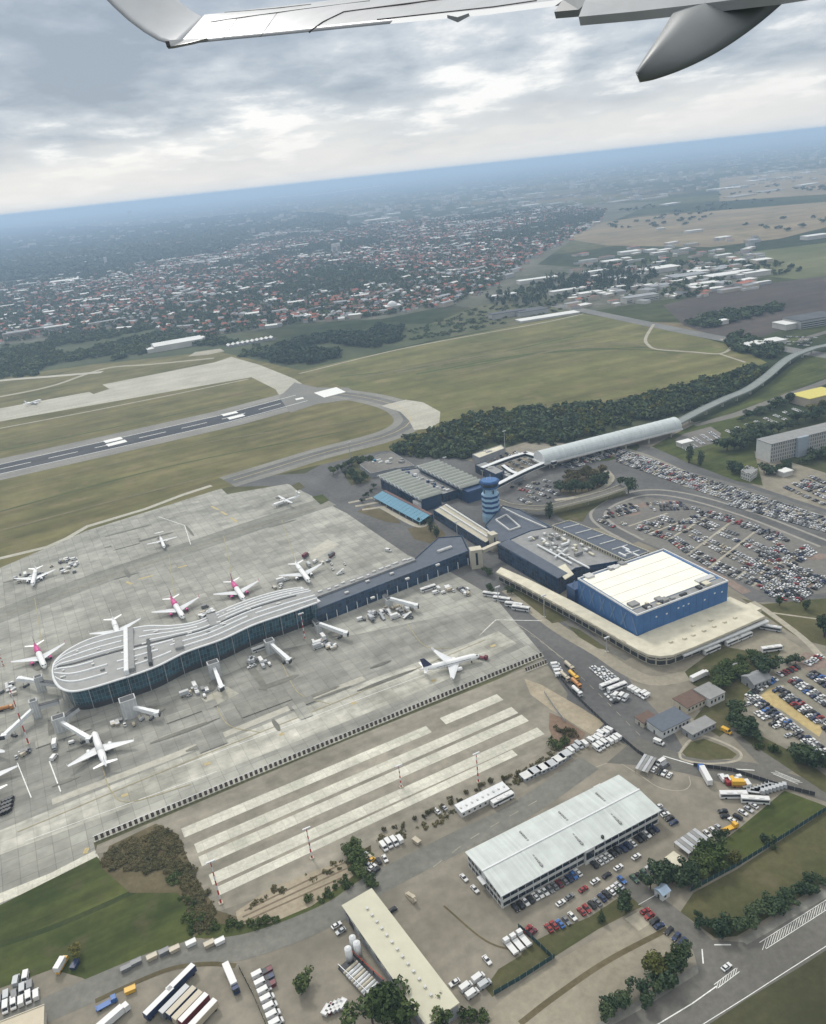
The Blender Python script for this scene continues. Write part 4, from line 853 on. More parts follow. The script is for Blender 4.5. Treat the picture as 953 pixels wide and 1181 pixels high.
# ------------------------------------------------------------------ long office warehouse
ZW = 7.8
o_, ang, lu, lv = frame((578,1033), (761.5,934), (534,989), ZW); lv *= 1.07
WH = (o_, ang, lu, lv)
wh = thing('long_warehouse', 'long pale-roofed two-storey warehouse with window bands, ringed by parked cars', 'warehouse', o_, ang)
m_whroof = M('warehouse_roof_sheet', (0.50,0.53,0.51), 0.55, 0.06, 0.08)
def seam_mat(name, col, pitch, dark):
    m, n, l, b = newmat(name); b.inputs['Roughness'].default_value = 0.5
    t = n.new('ShaderNodeTexCoord').outputs['Object']; sp = n.new('ShaderNodeSeparateXYZ'); l.new(t, sp.inputs[0])
    a = n.new('ShaderNodeMath'); a.operation = 'MULTIPLY'; a.inputs[1].default_value = 1/pitch; l.new(sp.outputs[0], a.inputs[0])
    f = n.new('ShaderNodeMath'); f.operation = 'FRACT'; l.new(a.outputs[0], f.inputs[0])
    fl = n.new('ShaderNodeMath'); fl.operation = 'FLOOR'; l.new(a.outputs[0], fl.inputs[0])
    wn = n.new('ShaderNodeTexWhiteNoise'); wn.noise_dimensions = '1D'; l.new(fl.outputs[0], wn.inputs['W'])
    r = n.new('ShaderNodeValToRGB'); r.color_ramp.elements[0].position = 0.06; r.color_ramp.elements[1].position = 0.12; r.color_ramp.elements[0].color = (*[c*dark for c in col],1); r.color_ramp.elements[1].color = (*col,1); l.new(f.outputs[0], r.inputs[0])
    mp = n.new('ShaderNodeMapRange'); mp.inputs['To Min'].default_value = 0.93; mp.inputs['To Max'].default_value = 1.05; l.new(wn.outputs['Value'], mp.inputs['Value'])
    ns = n.new('ShaderNodeTexNoise'); ns.inputs['Scale'].default_value = 0.16; ns.inputs['Detail'].default_value = 6; l.new(t, ns.inputs['Vector'])
    m2 = n.new('ShaderNodeMapRange'); m2.inputs['From Min'].default_value = 0.3; m2.inputs['From Max'].default_value = 0.7; m2.inputs['To Min'].default_value = 0.86; m2.inputs['To Max'].default_value = 1.06; l.new(ns.outputs['Fac'], m2.inputs['Value'])
    q = n.new('ShaderNodeMath'); q.operation = 'MULTIPLY'; l.new(mp.outputs[0], q.inputs[0]); l.new(m2.outputs[0], q.inputs[1])
    x = n.new('ShaderNodeVectorMath'); x.operation = 'SCALE'; l.new(r.outputs[0], x.inputs[0]); l.new(q.outputs[0], x.inputs['Scale']); l.new(x.outputs[0], b.inputs['Base Color']); MATS[name] = m; return m
m_whroof = seam_mat('warehouse_roof_sheet', (0.50,0.535,0.51), 1.0, 0.9)
MB().box(.4, lu-.4, .4, lv-.4, 0, ZW-.2).build('wall', m_wall_w, wh)
for s_ in (0, 1):
    y0, y1 = (-.3, lv/2-.02) if s_ == 0 else (lv+.3, lv/2+.02)
    MB().add([(-.3,y0,ZW),(lu+.3,y0,ZW),(lu+.3,y1,ZW+1.3),(-.3,y1,ZW+1.3),(-.3,y0,ZW-.3),(lu+.3,y0,ZW-.3),(lu+.3,y1,ZW+1),(-.3,y1,ZW+1)], [(0,1,2,3),(7,6,5,4),(0,4,5,1),(1,5,6,2),(2,6,7,3),(3,7,4,0)]).build('roof', m_whroof, wh)
MB().box(-.4, lu+.4, lv/2-.35, lv/2+.35, ZW+1.2, ZW+1.6).build('ridge_cap', m_trim, wh)
for f in (.3, .55, .8):
    for s_ in (0, 1):
        x = lu*f-(3 if s_ == 0 else 0); y = lv*(.23 if s_ == 0 else .73); zr_ = ZW+1.3*(1-abs(y-lv/2)/(lv/2))
        for k in range(4): MB().box(x-.5+.12*k, x+.5, y-3.6+k*1.9, y-2.2+k*1.9, zr_-.2, zr_+.32).build('roof_vent', m_roof_g, wh)
MB().box(-.35, lu+.35, -.5, -.31, ZW-.4, ZW+.05).build('gutter', m_trim, wh); MB().box(lu*.62, lu*.62+1, .5, 1.5, ZW, ZW+1.5).build('roof_vent', m_dark, wh)
nb = 22
for k in range(nb):
    x0, x1 = .8+(lu-1.6)*k/nb, .8+(lu-1.6)*(k+1)/nb
    for z0, z1 in ((1.0,2.8),(4.5,6.3)):
        wn_ = MB().box(x0+.12, x1-.12, .32, .395, z0, z1).build('window', m_glassd, wh)
    if k % 2 == 0: MB().box(x0-.12, x0+.12, .2, .39, 0, ZW-.35).build('pilaster', m_trim, wh)
MB().box(lu*.5, lu*.5+5, -.6, .39, 0, ZW-.5).build('stair_bay', m_wall_w, wh); MB().box(lu*.5+.4, lu*.5+4.6, -.7, -.61, 2.6, 6.4).build('window', m_glassd, wh)
for k in range(9):
    y0, y1 = .8+(lv-1.6)*k/9, .8+(lv-1.6)*(k+1)/9
    if k != 4: 
        for z0, z1 in ((1.0,2.8),(4.5,6.3)): MB().box(.32, .395, y0+.2, y1-.2, z0, z1).build('window', m_glassd, wh)
    MB().box(.2, .39, y0-.12, y0+.12, 0, ZW-.4).build('pilaster', m_trim, wh)
MB().box(.3, .39, lv*.45, lv*.57, 0, 4).build('door', m_dark, wh); MB().box(-1.6, .3, lv*.42, lv*.6, 3.9, 4.2).build('door_canopy', m_trim, wh)
MB().box(lu*.86, lu*.86+4, lv*1.0+.4, lv+4, 0, 4).build('annex', m_wall_w, wh)

# ------------------------------------------------------------------ long beige shed, silos, site office and small buildings
o_, ang, lu, lv = frame((490,1177), (537,1163), (395,1044), 7)
o_, ang, lu, lv = frame((395,1044), (492,1182), (430,1027), 7)
shed = thing('long_shed', 'long narrow beige-roofed shed with a row of small roof vents, beside the silos', 'shed', o_, ang)
m_shroof = M('shed_roof_sheet', (0.50,0.48,0.37), 0.7, 0.08, 0.1)
MB().box(.2, lu-.2, .2, lv-.2, 0, 6.4).build('wall', m_wall_g, shed); MB().prof([(-.2,6.4),(-.2,6.9),(lu+.2,6.9),(lu+.2,6.4)], -.3, lv+.3).build('roof', m_shroof, shed)
for k in range(13):
    x = lu*(.12+.062*k); MB().box(x, x+.8, lv*.5, lv*.5+.9, 6.9, 7.5).box(x-.1, x+.9, lv*.5-.1, lv*.5+1, 7.5, 7.62).build('roof_vent', m_vent, shed)
for k in range(16): MB().box(2+k*4, 4.6+k*4, .12, .19, 3.6, 5.2).build('window', m_wall_w if k % 3 else m_glassd, shed)
MB().box(lu*.2, lu*.2+.3, -.1, .19, 0, 6.3).build('downpipe', m_trim, shed); MB().box(4, 8, .1, .19, 0, 4).build('door', m_dark, shed)
if lu > 0:
    MB().box(lu-.19, lu-.12, 2, 6, 0, 4.2).build('door', m_dark, shed)
for px, py, r0, h, nth in [(404,1109,1.35,7.0,'front left'),(414,1103,1.4,7.2,'front right'),(409,1096,1.3,7.0,'rear')]:
    t = thing('storage_silo', f'white vertical storage silo, {nth} one of three beside the long shed', 'silo', P(px,py,0), 0, 'white silos by the shed')
    MB().cyl((0,0,1),(0,0,h),r0,n=18).build('tank', m_trim, t, True); MB().cyl((0,0,h),(0,0,h+.6),r0,.5,n=18).build('dome', m_trim, t)
    for k in range(4): a = k*math.pi/2+.6; MB().cyl((r0*.8*math.cos(a),r0*.8*math.sin(a),0),(r0*.8*math.cos(a),r0*.8*math.sin(a),1.1),.12,n=6).build('leg', m_metal, t)
sk = thing('tank_skid', 'raised dark steel rack carrying the horizontal gas tanks', 'tank rack', P(417,1126,0), R(-48))
MB().box(-9,9,-4,4,.1,.5).build('base', m_dark, sk)
for x in (-8.5,-3,3,8.5):
    for y in (-3.6,3.6): MB().box(x-.15,x+.15,y-.15,y+.15,.5,2.2).build('post', m_dark, sk)
for y in (-3.6,3.6): MB().box(-9,9,y-.12,y+.12,2.2,2.4).build('rail', m_red if y > 0 else m_metal, sk)
ORD = ['first','second','third','fourth','fifth','sixth','seventh','eighth','ninth','tenth','eleventh','twelfth','thirteenth','fourteenth','fifteenth','sixteenth','seventeenth','eighteenth','nineteenth','twentieth']+['twenty-'+x for x in ('first','second','third','fourth','fifth','sixth','seventh','eighth','ninth')]+['thirtieth']+['thirty-'+x for x in ('first','second','third','fourth','fifth','sixth','seventh','eighth','ninth')]+['fortieth']
for k in range(9):
    p = P(405+k*2.9, 1117+k*3.1, 1.2); t = thing('gas_tank', f'white horizontal gas tank, {ORD[k]} from the silos on the steel rack', 'gas tank', (p.x,p.y,.52), R(42), 'gas tanks on the rack')
    MB().cyl((-3.3,0,1.1),(3.3,0,1.1),.62,n=14).build('tank', m_trim if k % 3 else m_wall_c, t, True)
    for x in (-2,2): MB().box(x-.15,x+.15,-.5,.5,0,.7).build('saddle', m_red if k % 2 else m_metal, t)
o_, ang, lu, lv = frame((-60,1205), (55,1160), (-75,1185), 5); lv = 40
t = thing('beige_flat_building', 'beige flat-roofed building cut by the lower left corner', 'building', o_+Vector((math.sin(ang)*38, -math.cos(ang)*38, 0)), ang); o9 = t
t.location = P(50,1160,5)*1; t.location.z = 0
MB().box(-60,0,-30,0,0,4.6).build('wall', m_wall_c, t); MB().box(-60.3,.3,-30.3,.3,4.6,5).build('roof', M('beige_roof', (0.52,0.46,0.35), 0.8, 0.06, 0.2), t); MB().box(-60.4,.4,.05,.4,5,5.3).build('parapet', m_wall_c, t)
o_, ang, lu, lv = frame((531,942), (592,916), (528,934), 3.4)
t = thing('portable_office', 'white two-row portable cabin office beside the strip pad fence', 'cabin', P(533,944,0), R(27))
for k in range(9):
    x = k*3.0
    MB().box(x+.04, x+2.96, 0, 6.0, .2, 3.1).build('cabin_module', m_wall_w, t); MB().box(x+.0, x+2.98, -.15, 6.15, 3.1, 3.3+.03*(k%2)).build('roof_panel', m_trim, t)
    MB().box(x+.7, x+1.7, -.05, -.003, 1.3, 2.3).build('window', m_glassd, t)
    MB().box(x+1, x+1.8, 2.2, 3.1, 3.3, 3.8).build('roof_unit', m_vent, t)
def hut(px, py, rz, lx, ly, h, wall, roof, name, label, gable=False, cat='building'):
    p = P(px, py, 0); t = thing(name, label, cat, p, R(rz))
    MB().box(-lx/2, lx/2, -ly/2, ly/2, 0, h).build('wall', wall, t)
    if gable: MB().add([(-lx/2-.3,-ly/2-.4,h),(lx/2+.3,-ly/2-.4,h),(lx/2+.3,0,h+ly*.28),(-lx/2-.3,0,h+ly*.28),(-lx/2-.3,ly/2+.4,h),(lx/2+.3,ly/2+.4,h)], [(0,1,2,3),(3,2,5,4),(0,3,4),(1,5,2),(0,4,5,1)]).build('roof', roof, t)
    else: MB().box(-lx/2-.3, lx/2+.3, -ly/2-.3, ly/2+.3, h+.003, h+.35).build('roof', roof, t)
    for x in np.arange(-lx/2+1, lx/2-1.2, 2.6): MB().box(x, x+1.1, -ly/2-.06, -ly/2-.003, h*.4, h*.75).build('window', m_glassd, t)
    MB().box(-lx/2-.06, -lx/2-.003, -.5, .5, 0, 2.1).build('door', m_dark, t)
    return t
m_bluer = M('pale_blue_roof', (0.28,0.36,0.45), 0.6, 0.1)
m_brick = M('red_brown_roof', (0.125,0.082,0.065), 0.8, 0.15); m_slate = M('slate_blue_roof', (0.10,0.115,0.14), 0.7, 0.12)
hut(764,1033,30,4.2,4.2,3.2,m_wall_w,m_bluer,'gatehouse','small white gatehouse with pale blue roof at the yard barrier',True,'gatehouse')
bar = thing('barrier_arm', 'white raised-post road barrier arm beside the gatehouse', 'barrier', P(757,1034,0), R(205)); MB().box(-.2,.2,-.2,.2,0,1.1).build('post', m_metal, bar); MB().box(.2,9,-.07,.07,.9,1.05).build('arm', m_trim, bar)
sp_ = thing('carport', 'slatted grey carport roof on posts beside the parked white cars', 'carport', P(797,976,0), R(29))
for k in range(7): MB().box(-6+k*1.9, -6+k*1.9+1.7, -4, 4, 2.5+.02*k, 2.65+.02*k).build('roof_panel', m_roof_g if k % 2 else m_metal, sp_)
for x in (-5.7,6.8):
    for y in (-3.8,3.8): MB().box(x-.1,x+.1,y-.1,y+.1,0,2.5).build('post', m_metal, sp_)
hut(785,1002,-58,11,5,3,m_wall_c,m_roof_c,'flat_roof_shed','cream flat-roofed shed half hidden by the dark trees')
hut(798,812,26,17,10,4,m_wall_c,m_brick,'brown_roof_building','low building with red-brown roof split by a white ridge'); MB()
hut(818,806,26,11,11,5,m_wall_w,m_roof_g,'white_annex','white two-storey annex with grey roof beside the red-brown roof',False)
hut(771,838,26,19,11,4.5,m_wall_w,m_slate,'slate_roof_building','low building with slate blue roof and white walls above the grass island',False)
hut(745,833,26,9,6,3.2,m_wall_c,m_brick,'small_brown_roof_hut','small hut with red-brown roof beside the rows of white vans')
hut(806,843,26,16,7,3.4,m_wall_g,m_roof_g,'checkpoint_canopy','flat grey checkpoint roof between slate building and grass island')
hut(872,788,20,12,9,4,m_wall_g,M('grey_hip_roof',(0.24,0.245,0.25),0.8,0.1),'grey_roof_house','grey pitched-roof house among trees beside the gravel car park',True,'house')
hut(845,775,20,7,6,3,m_wall_w,M('grey_hip_roof',(0.24,0.245,0.25),0.8,0.1),'white_gable_house','small white gabled house peeking out of bushes near the buses',True,'house')
hut(735,893,-62,5,9,2.6,m_metal,m_roof_g,'grey_kiosk','grey sloping bicycle shelter beside the perimeter fence') if False else None
t = thing('striped_shelter', 'grey striped shelter roof beside four white vans', 'shelter', P(745,885,0), R(52))
for k in range(4): MB().box(-6,6,-3.2+k*1.6,-1.8+k*1.6,2.4+.05*k,2.5+.05*k).build('roof_panel', m_metal if k % 2 else m_roof_g, t)
for x in (-5.7,5.7):
    for y in (-3,2.9): MB().box(x-.1,x+.1,y-.1,y+.1,0,2.4).build('post', m_metal, t)
for k, (px, py) in enumerate([(608,898),(617,893),(627,889),(636,885),(645,879),(652,874),(730,887)]):
    hut(px, py, 27, 5.5, 4, 2.4, m_wall_g, m_metal if k % 2 else m_wall_w, 'storage_container', f'grey storage cabin, {ORD[k]} from the left along the yard fence', False, 'cabin') if k < 6 else None

# ------------------------------------------------------------------ blast fence, masts, fences
def blast(a, b, n, label):
    a, b = P(*a), P(*b); d = b-a; t = thing('blast_fence', label, 'blast fence', a, math.atan2(d.y,d.x)); L_ = d.length
    MB().box(0, L_, 0, .5, 0, .4).build('kerb', m_stripc, t); MB().box(0, L_, 1.1, 1.3, 2.55, 2.75).build('top_rail', m_metal, t)
    for k in range(n):
        x = L_*(k+.5)/n; w_ = L_/n*.56
        MB().add([(x-w_/2,.5,.35),(x+w_/2,.5,.35),(x+w_/2,1.3,2.6),(x-w_/2,1.3,2.6),(x-w_/2,.7,.3),(x+w_/2,.7,.3),(x+w_/2,1.5,2.6),(x-w_/2,1.5,2.6)], [(0,1,2,3),(7,6,5,4),(0,4,5,1),(1,5,6,2),(2,6,7,3),(3,7,4,0)]).build('panel', M('rust_dark_steel',(0.07,0.052,0.042),0.8,0.2), t)
blast((109,972), (627,757.5), 99, 'long dark ribbed blast fence between the apron and the strip pad')
blast((607,776), (632,766), 9, 'short dark ribbed blast fence at the right end of the strip pad')
def mast(px, py, h, label, bands=True, name='light_mast'):
    p = P(px, py, 0); t = thing(name, label, 'light mast', p, R(25))
    n_ = 9
    for k in range(n_):
        z0, z1 = h*k/n_, h*(k+1)/n_; MB().cyl((0,0,z0),(0,0,z1),.42-.025*k,.42-.025*(k+1),n=8).build('mast_section', (m_red if k % 2 == 0 else m_trim) if bands else m_metal, t)
    MB().box(-1.8,1.8,-.3,.3,h,h+.4).build('lamp_bar', m_trim, t)
    for x in (-1.5,-.5,.5,1.5): MB().box(x-.35,x+.35,-.5,-.31,h-.35,h+.55).build('floodlight', m_trim, t)
    MB().box(-.9,.9,-.9,.9,0,.5).build('footing', m_beige, t)
for px, py, h, lb in [(255,1042,23,'red and white floodlight mast at the left end of the strip pad'),(360,990,17,'red and white floodlight mast near the sandy patch'),(463,908,13,'short red and white mast between the middle concrete strips'),(552,902,17,'red and white floodlight mast behind the portable office'),(33,858,38,'tall red and white floodlight mast beside the pier tip'),(352,737,19,'white floodlight mast at the junction of pier and connector'),(4,768,12,'thin red and white mast at the left edge beside service vehicles')]: mast(px, py, h, lb)
for px, py, h, lb in [(583,495+28,24,'pale lamp mast standing before the wood behind the station walkways'),(515,555,24,'pale lamp mast between the two scallop-roofed halls'),(405,531,20,'pale lamp mast beside the garden near the taxiway'),(528,623,16,'pale lamp mast beside the round garden bed'),(628,712,16,'grey lamp mast on the lawn before the cream canopy'),(575,695,12,'grey lamp mast at the left end of the cream canopy'),(700,752,10,'grey lamp mast beside the ramp road')]: mast(px, py, h, lb, False)
def fence(pts, label, h=2.4, mat=None, name='mesh_fence'):
    q = PL(pts); a = q[0]; t = thing(name, label, 'fence', a); mb = MB(); npost = 0
    tot = sum((y-x).length for x, y in zip(q, q[1:])); stp = max(3.0, tot/45)
    for x, y in zip(q, q[1:]):
        d = y-x; mb.rbox((x.x+y.x)/2-a.x, (x.y+y.y)/2-a.y, math.atan2(d.y,d.x), d.length, .06, .1, h)
        for k in range(int(d.length/stp)+1):
            p = x.lerp(y, min(1, k*stp/d.length))-a; MB().cyl((p.x,p.y,0),(p.x,p.y,h+.2),.07,n=5).build('post', m_metal, t)
    mb.build('mesh_panel', mat or M('green_fence_net',(0.025,0.06,0.06),0.8,0.2), t)
fence([(796,1029),(850,1000),(905,966),(953,935)], 'dark green netted fence across the grass plot')
fence([(570,1148),(600,1131),(640,1105)], 'short dark green netted fence below the car row')
fence([(637,1106),(613,1083),(598,1070)], 'dark fence running up from the green net to the white trucks')
fence([(628,800),(640,818),(652,834)], 'thin fence at the right end of the strip pad', 2.0, m_metal)
fence([(760,930-46),(735,868),(700,838),(660,800),(640,775)], 'thin grey perimeter fence beside the service road', 2.2, m_dark)
fence([(276,1117),(292,1148),(310,1190)], 'dark hedge-like fence between truck yard and containers', 1.8, M('hedge_fence',(0.035,0.04,0.02),0.9,0.3))
fence([(800,884),(845,890),(900,908),(940,918)], 'dark fence between loop road and bus yard', 2.2, m_dark)
# ------------------------------------------------------------------ aircraft
m_air = M('aircraft_white', (0.78,0.78,0.77), 0.35, 0.04, 0.5, spec=0.5); m_pinkp = M('aircraft_pink', (0.55,0.07,0.24), 0.4, 0.06, 0.5)
m_navyp = M('aircraft_navy', (0.03,0.035,0.09), 0.4, 0.1); m_wingg = M('aircraft_wing_grey', (0.60,0.61,0.62), 0.4, 0.06, 0.4); m_magd = M('aircraft_dark_magenta', (0.22,0.06,0.14), 0.4, 0.1)
def wing_mesh(root_le, root_te, tip_le, tip_te, th, dz, y0, y1, z0):
    mb = MB(); z1 = z0+dz
    v = []
    for (le, te, y, z, t_) in ((root_le, root_te, y0, z0, th), (tip_le, tip_te, y1, z1, th*.35)):
        v += [(le,y,z),(le-(le-te)*.3,y,z+t_*.6),(te,y,z),(le-(le-te)*.3,y,z-t_*.4)]
    return mb.add(v, [(0,1,5,4),(1,2,6,5),(2,3,7,6),(3,0,4,7),(3,2,1,0),(4,5,6,7)])
def plane(px_tail, px_nose, label, tail=None, rear=None, s=1.0, prop=False, eng=None, name='jet_airliner', off=(0,0)):
    a, b = P(*px_tail, 3.5), P(*px_nose, 3.5); d = b-a; c = (a+b)/2
    t = thing(name, label, 'aircraft', (c.x, c.y, .1), math.atan2(d.y,d.x)); t.scale = (s, s, s)
    L_ = 18.0; rr = []
    def rg(x, r, zc): return [Vector((x, r*math.cos(q), zc+r*math.sin(q))) for q in np.linspace(0, 2*math.pi, 17)[:-1]]
    st_ = [(18.6,.15,3.2),(18,.9,3.3),(17,1.4,3.45),(15.5,1.8,3.65),(13.5,1.98,3.7),(5,1.98,3.7)]
    st2 = [(5,1.98,3.7),(-3,1.98,3.7)]; st3 = [(-3,1.98,3.7),(-7,1.98,3.7),(-10.5,1.8,3.85),(-14,1.25,4.2),(-17,.6,4.6),(-18.8,.2,4.8)]
    MB().loft([rg(*q) for q in st_+st2[1:]]).build('fuselage', m_air, t, True); MB().loft([rg(*q) for q in st3]).build('tail_cone', rear or m_air, t, True)
    MB().loft([[Vector((17.2+.45*math.cos(q)*.6, 1.25*math.sin(q)*1.0, 4.35+.25*math.cos(q))) for q in np.linspace(0,2*math.pi,9)[:-1]], [Vector((16.3+.3*math.cos(q), 1.45*math.sin(q), 4.75+.2*math.cos(q))) for q in np.linspace(0,2*math.pi,9)[:-1]]]).build('cockpit_window', m_glassd, t)
    for sd_ in (1, -1):
        MB().box(-9, 12.5, sd_*1.955-.03, sd_*1.955+.03, 4.0, 4.28).build('window_row', m_glassd, t)
        if not prop:
            wing_mesh(5.2, -2.0, -3.6, -5.4, .9, 1.3, sd_*1.6, sd_*17.2, 2.7).build('wing', m_wingg, t); wing_mesh(-3.6,-5.4,-5.0,-6.0,.25,1.9,sd_*17.2,sd_*17.6,4.0).build('winglet', rear or m_air, t)
            MB().loft([[Vector((x, sd_*5.7+r*math.cos(q), 1.75+r*math.sin(q))) for q in np.linspace(0,2*math.pi,13)[:-1]] for x, r in ((5.4,.95),(4.6,1.15),(2.5,1.1),(.6,.7))]).build('engine', eng or m_air, t, True)
            MB().cyl((5.5,sd_*5.7,1.75),(5.3,sd_*5.7,1.75),.85,n=12).build('engine_intake', m_dark, t)
            wing_mesh(-13.6,-16.6,-16.4,-17.8,.35,.6,sd_*.6,sd_*6.2,4.6).build('tailplane', m_air, t)
        else:
            wing_mesh(3.4,-.6,2.0,-.1,.7,.3,sd_*1.2,sd_*17.5,5.9).build('wing', m_wingg, t)
            MB().cyl((5.8,sd_*5.4,5.4),(-.5,sd_*5.4,5.4),.75,.4,n=10).build('engine', m_air, t); 
            for k in range(4): q = k*math.pi/2+.5; MB().cyl((6.0,sd_*5.4,5.4),(6.0,sd_*5.4+2*math.cos(q),5.4+2*math.sin(q)),.14,.06,n=5).build('propeller_blade', m_dark, t)
            wing_mesh(-15.6,-17.6,-16.4,-17.8,.3,.1,sd_*.2,sd_*5.2,10.1).build('tailplane', m_air, t)
        MB().cyl((-1.2,sd_*3.0,.75),(-1.2,sd_*3.4,.75),.6,n=10).build('main_wheel', m_dark, t); MB().cyl((-1.2,sd_*3.0,.8),(-1.2,sd_*2.6,2.6),.15,n=6).build('gear_leg', m_metal, t)
    MB().cyl((13.5,-.3,.5),(13.5,.3,.5),.45,n=10).build('nose_wheel', m_dark, t); MB().cyl((13.5,0,.5),(13.5,0,2.2),.13,n=6).build('gear_leg', m_metal, t)
    mb = MB(); v = []
    for (le, te, z, th) in ((-10.8,-16.6,5.2,.25),(-15.6,-18.2,11.3,.1)): v += [(le,0,z),((le+te)/2,th,z),(te,0,z),((le+te)/2,-th,z)]
    mb.add(v, [(0,1,5,4),(1,2,6,5),(2,3,7,6),(3,0,4,7),(3,2,1,0),(4,5,6,7)]).build('tail_fin', tail or m_air, t)
    return t
plane((122,883),(109,847), 'white jet airliner parked nose-in at the bridge nearest the lower left apron')
plane((488,773),(550,757), 'white jet airliner with dark tail fin being pushed along the open apron', m_navyp)
plane((196,688),(213,715), 'white jet airliner with pink tail, middle one of three behind the pier', m_magd, m_pinkp, eng=m_pinkp)
plane((266,669),(283,694), 'white jet airliner with pink tail, rightmost one behind the pier', m_magd, m_pinkp, eng=m_pinkp)
plane((39,741),(53,773), 'white jet airliner with pink tail beside the tip of the pier', m_magd, m_pinkp, eng=m_pinkp)
plane((42,654),(37,676), 'white jet airliner crowded by service vehicles on the far left apron', s=.92)
plane((341,650),(357,671), 'all-white jet airliner beyond the junction of pier and connector')
plane((130,713),(139,740), 'all-white jet airliner mostly hidden behind the pier roof')
plane((184,617),(190,632), 'small white turboprop alone on the middle of the far apron', s=.72, prop=True, name='turboprop_plane')
plane((342,573),(318,581), 'small white turboprop at the top corner of the apron', s=.78, prop=True, name='turboprop_plane')
plane((-38,888),(-12,846), 'white jet airliner at a bridge, cut by the left edge', s=.95)
plane((-2,917),(-36,886), 'white jet airliner tail showing at the left edge below the bridges', s=.95)
plane((30,466),(46,461), 'small white plane far off on the pale apron beyond the runway', s=.8, name='small_plane')

# ------------------------------------------------------------------ boarding bridges
m_br = M('bridge_grey', (0.45,0.46,0.46), 0.6, 0.08); m_brl = M('bridge_white', (0.68,0.69,0.69), 0.5, 0.07)
def bridge(tower, end, label, link=None, h=10.5, big=(6,5)):
    p = P(tower[0], tower[1], 0); e = P(end[0], end[1], 4.5); t = thing('boarding_bridge', label, 'boarding bridge', p, 0, 'boarding bridges along the pier')
    d = e-p; d.z = 0; ang = math.atan2(d.y,d.x); L_ = d.length; c, s = math.cos(ang), math.sin(ang)
    MB().rbox(0,0,R(25),big[0],big[1],0,h).build('tower', m_br, t); MB().rbox(0,0,R(25),big[0]-1.2,big[1]-1.2,h+.002,h+.15).build('tower_roof', m_dark, t)
    for k in (-1,0,1): MB().rbox(k*big[0]*.3*math.cos(R(25))+math.sin(R(25))*(big[1]/2+.05), k*big[0]*.3*math.sin(R(25))-math.cos(R(25))*(big[1]/2+.05), R(25), .5, .08, 1, h-1).build('tower_rib', m_wall_w, t)
    a0 = 2.0
    for i, (f0, f1, w_) in enumerate(((0,.38,.95),(.36,.7,1.1),(.68,.95,1.25))):
        rr = []
        for f in (f0, f1):
            x = a0+(L_-a0)*f; zc = 6.6-2.1*f; rr.append([Vector((c*x-s*e*w_, s*x+c*e*w_, zc+g)) for e, g in ((-1,-1.1),(1,-1.1),(1,1.15+.08*i),(-1,1.15+.08*i))])
        MB().loft(rr).build('tunnel', m_brl, t)
    MB().rbox(c*L_*.97, s*L_*.97, ang+.5, 2.8, 3.2, 3.2, 5.8).build('cab', m_brl, t); MB().rbox(c*(L_*.97+1.8), s*(L_*.97+1.8), ang+.5, .8, 2.8, 3.4, 5.6).build('cab_hood', m_dark, t)
    q = L_*.74
    for sd_ in (1,-1): MB().cyl((c*q-s*sd_*1.5, s*q+c*sd_*1.5, .5),(c*q-s*sd_*1.5, s*q+c*sd_*1.5, 3.6),.25,n=8).build('lift_leg', m_metal, t)
    MB().rbox(c*q, s*q, ang, 1.4, 4.2, .1, 1.0).build('bogie', m_dark, t)
    if link:
        g = P(link[0], link[1], 6); d = g-p; d.z = 0; MB().rbox(d.x/2, d.y/2, math.atan2(d.y,d.x), d.length, 2.6, 5.2, 7.6).build('link_corridor', m_br, t); MB().rbox(d.x/2, d.y/2, math.atan2(d.y,d.x), d.length, 2.9, 7.602, 7.75).build('link_roof', m_dark, t)
bridge((44,827),(4,850),'boarding bridge left of the pier tip with slim grey tower',(68,810),12,(4.5,4))
bridge((72,843),(104,853),'boarding bridge serving the lower left airliner, with wide grey tower',(90,818),10,(7,5))
bridge((152,826),(182,823),'boarding bridge with the tallest grey tower under the pier facade',(150,803),12.5,(9,6))
bridge((249,780),(256,794),'boarding bridge with white tunnel and tower midway along the pier',(245,765),10.5,(7,5))
bridge((313,752),(334,762),'boarding bridge near the mast at the right end of the pier',(308,745),9,(6,5))
bridge((49,797),(22,783),'boarding bridge behind the pier tip beside the pink-tailed airliner',(66,790),11,(5,4))
bridge((368,729),(400,731),'grey boarding bridge under the left end of the connector',(362,716),6.5,(4,4))
bridge((449,700),(481,699),'grey boarding bridge under the middle of the connector',(443,688),6.5,(4,4))
bridge((290,676),(287,690),'boarding bridge on the back of the pier near the rightmost pink tail',(300,694),8,(4,4)) if False else None

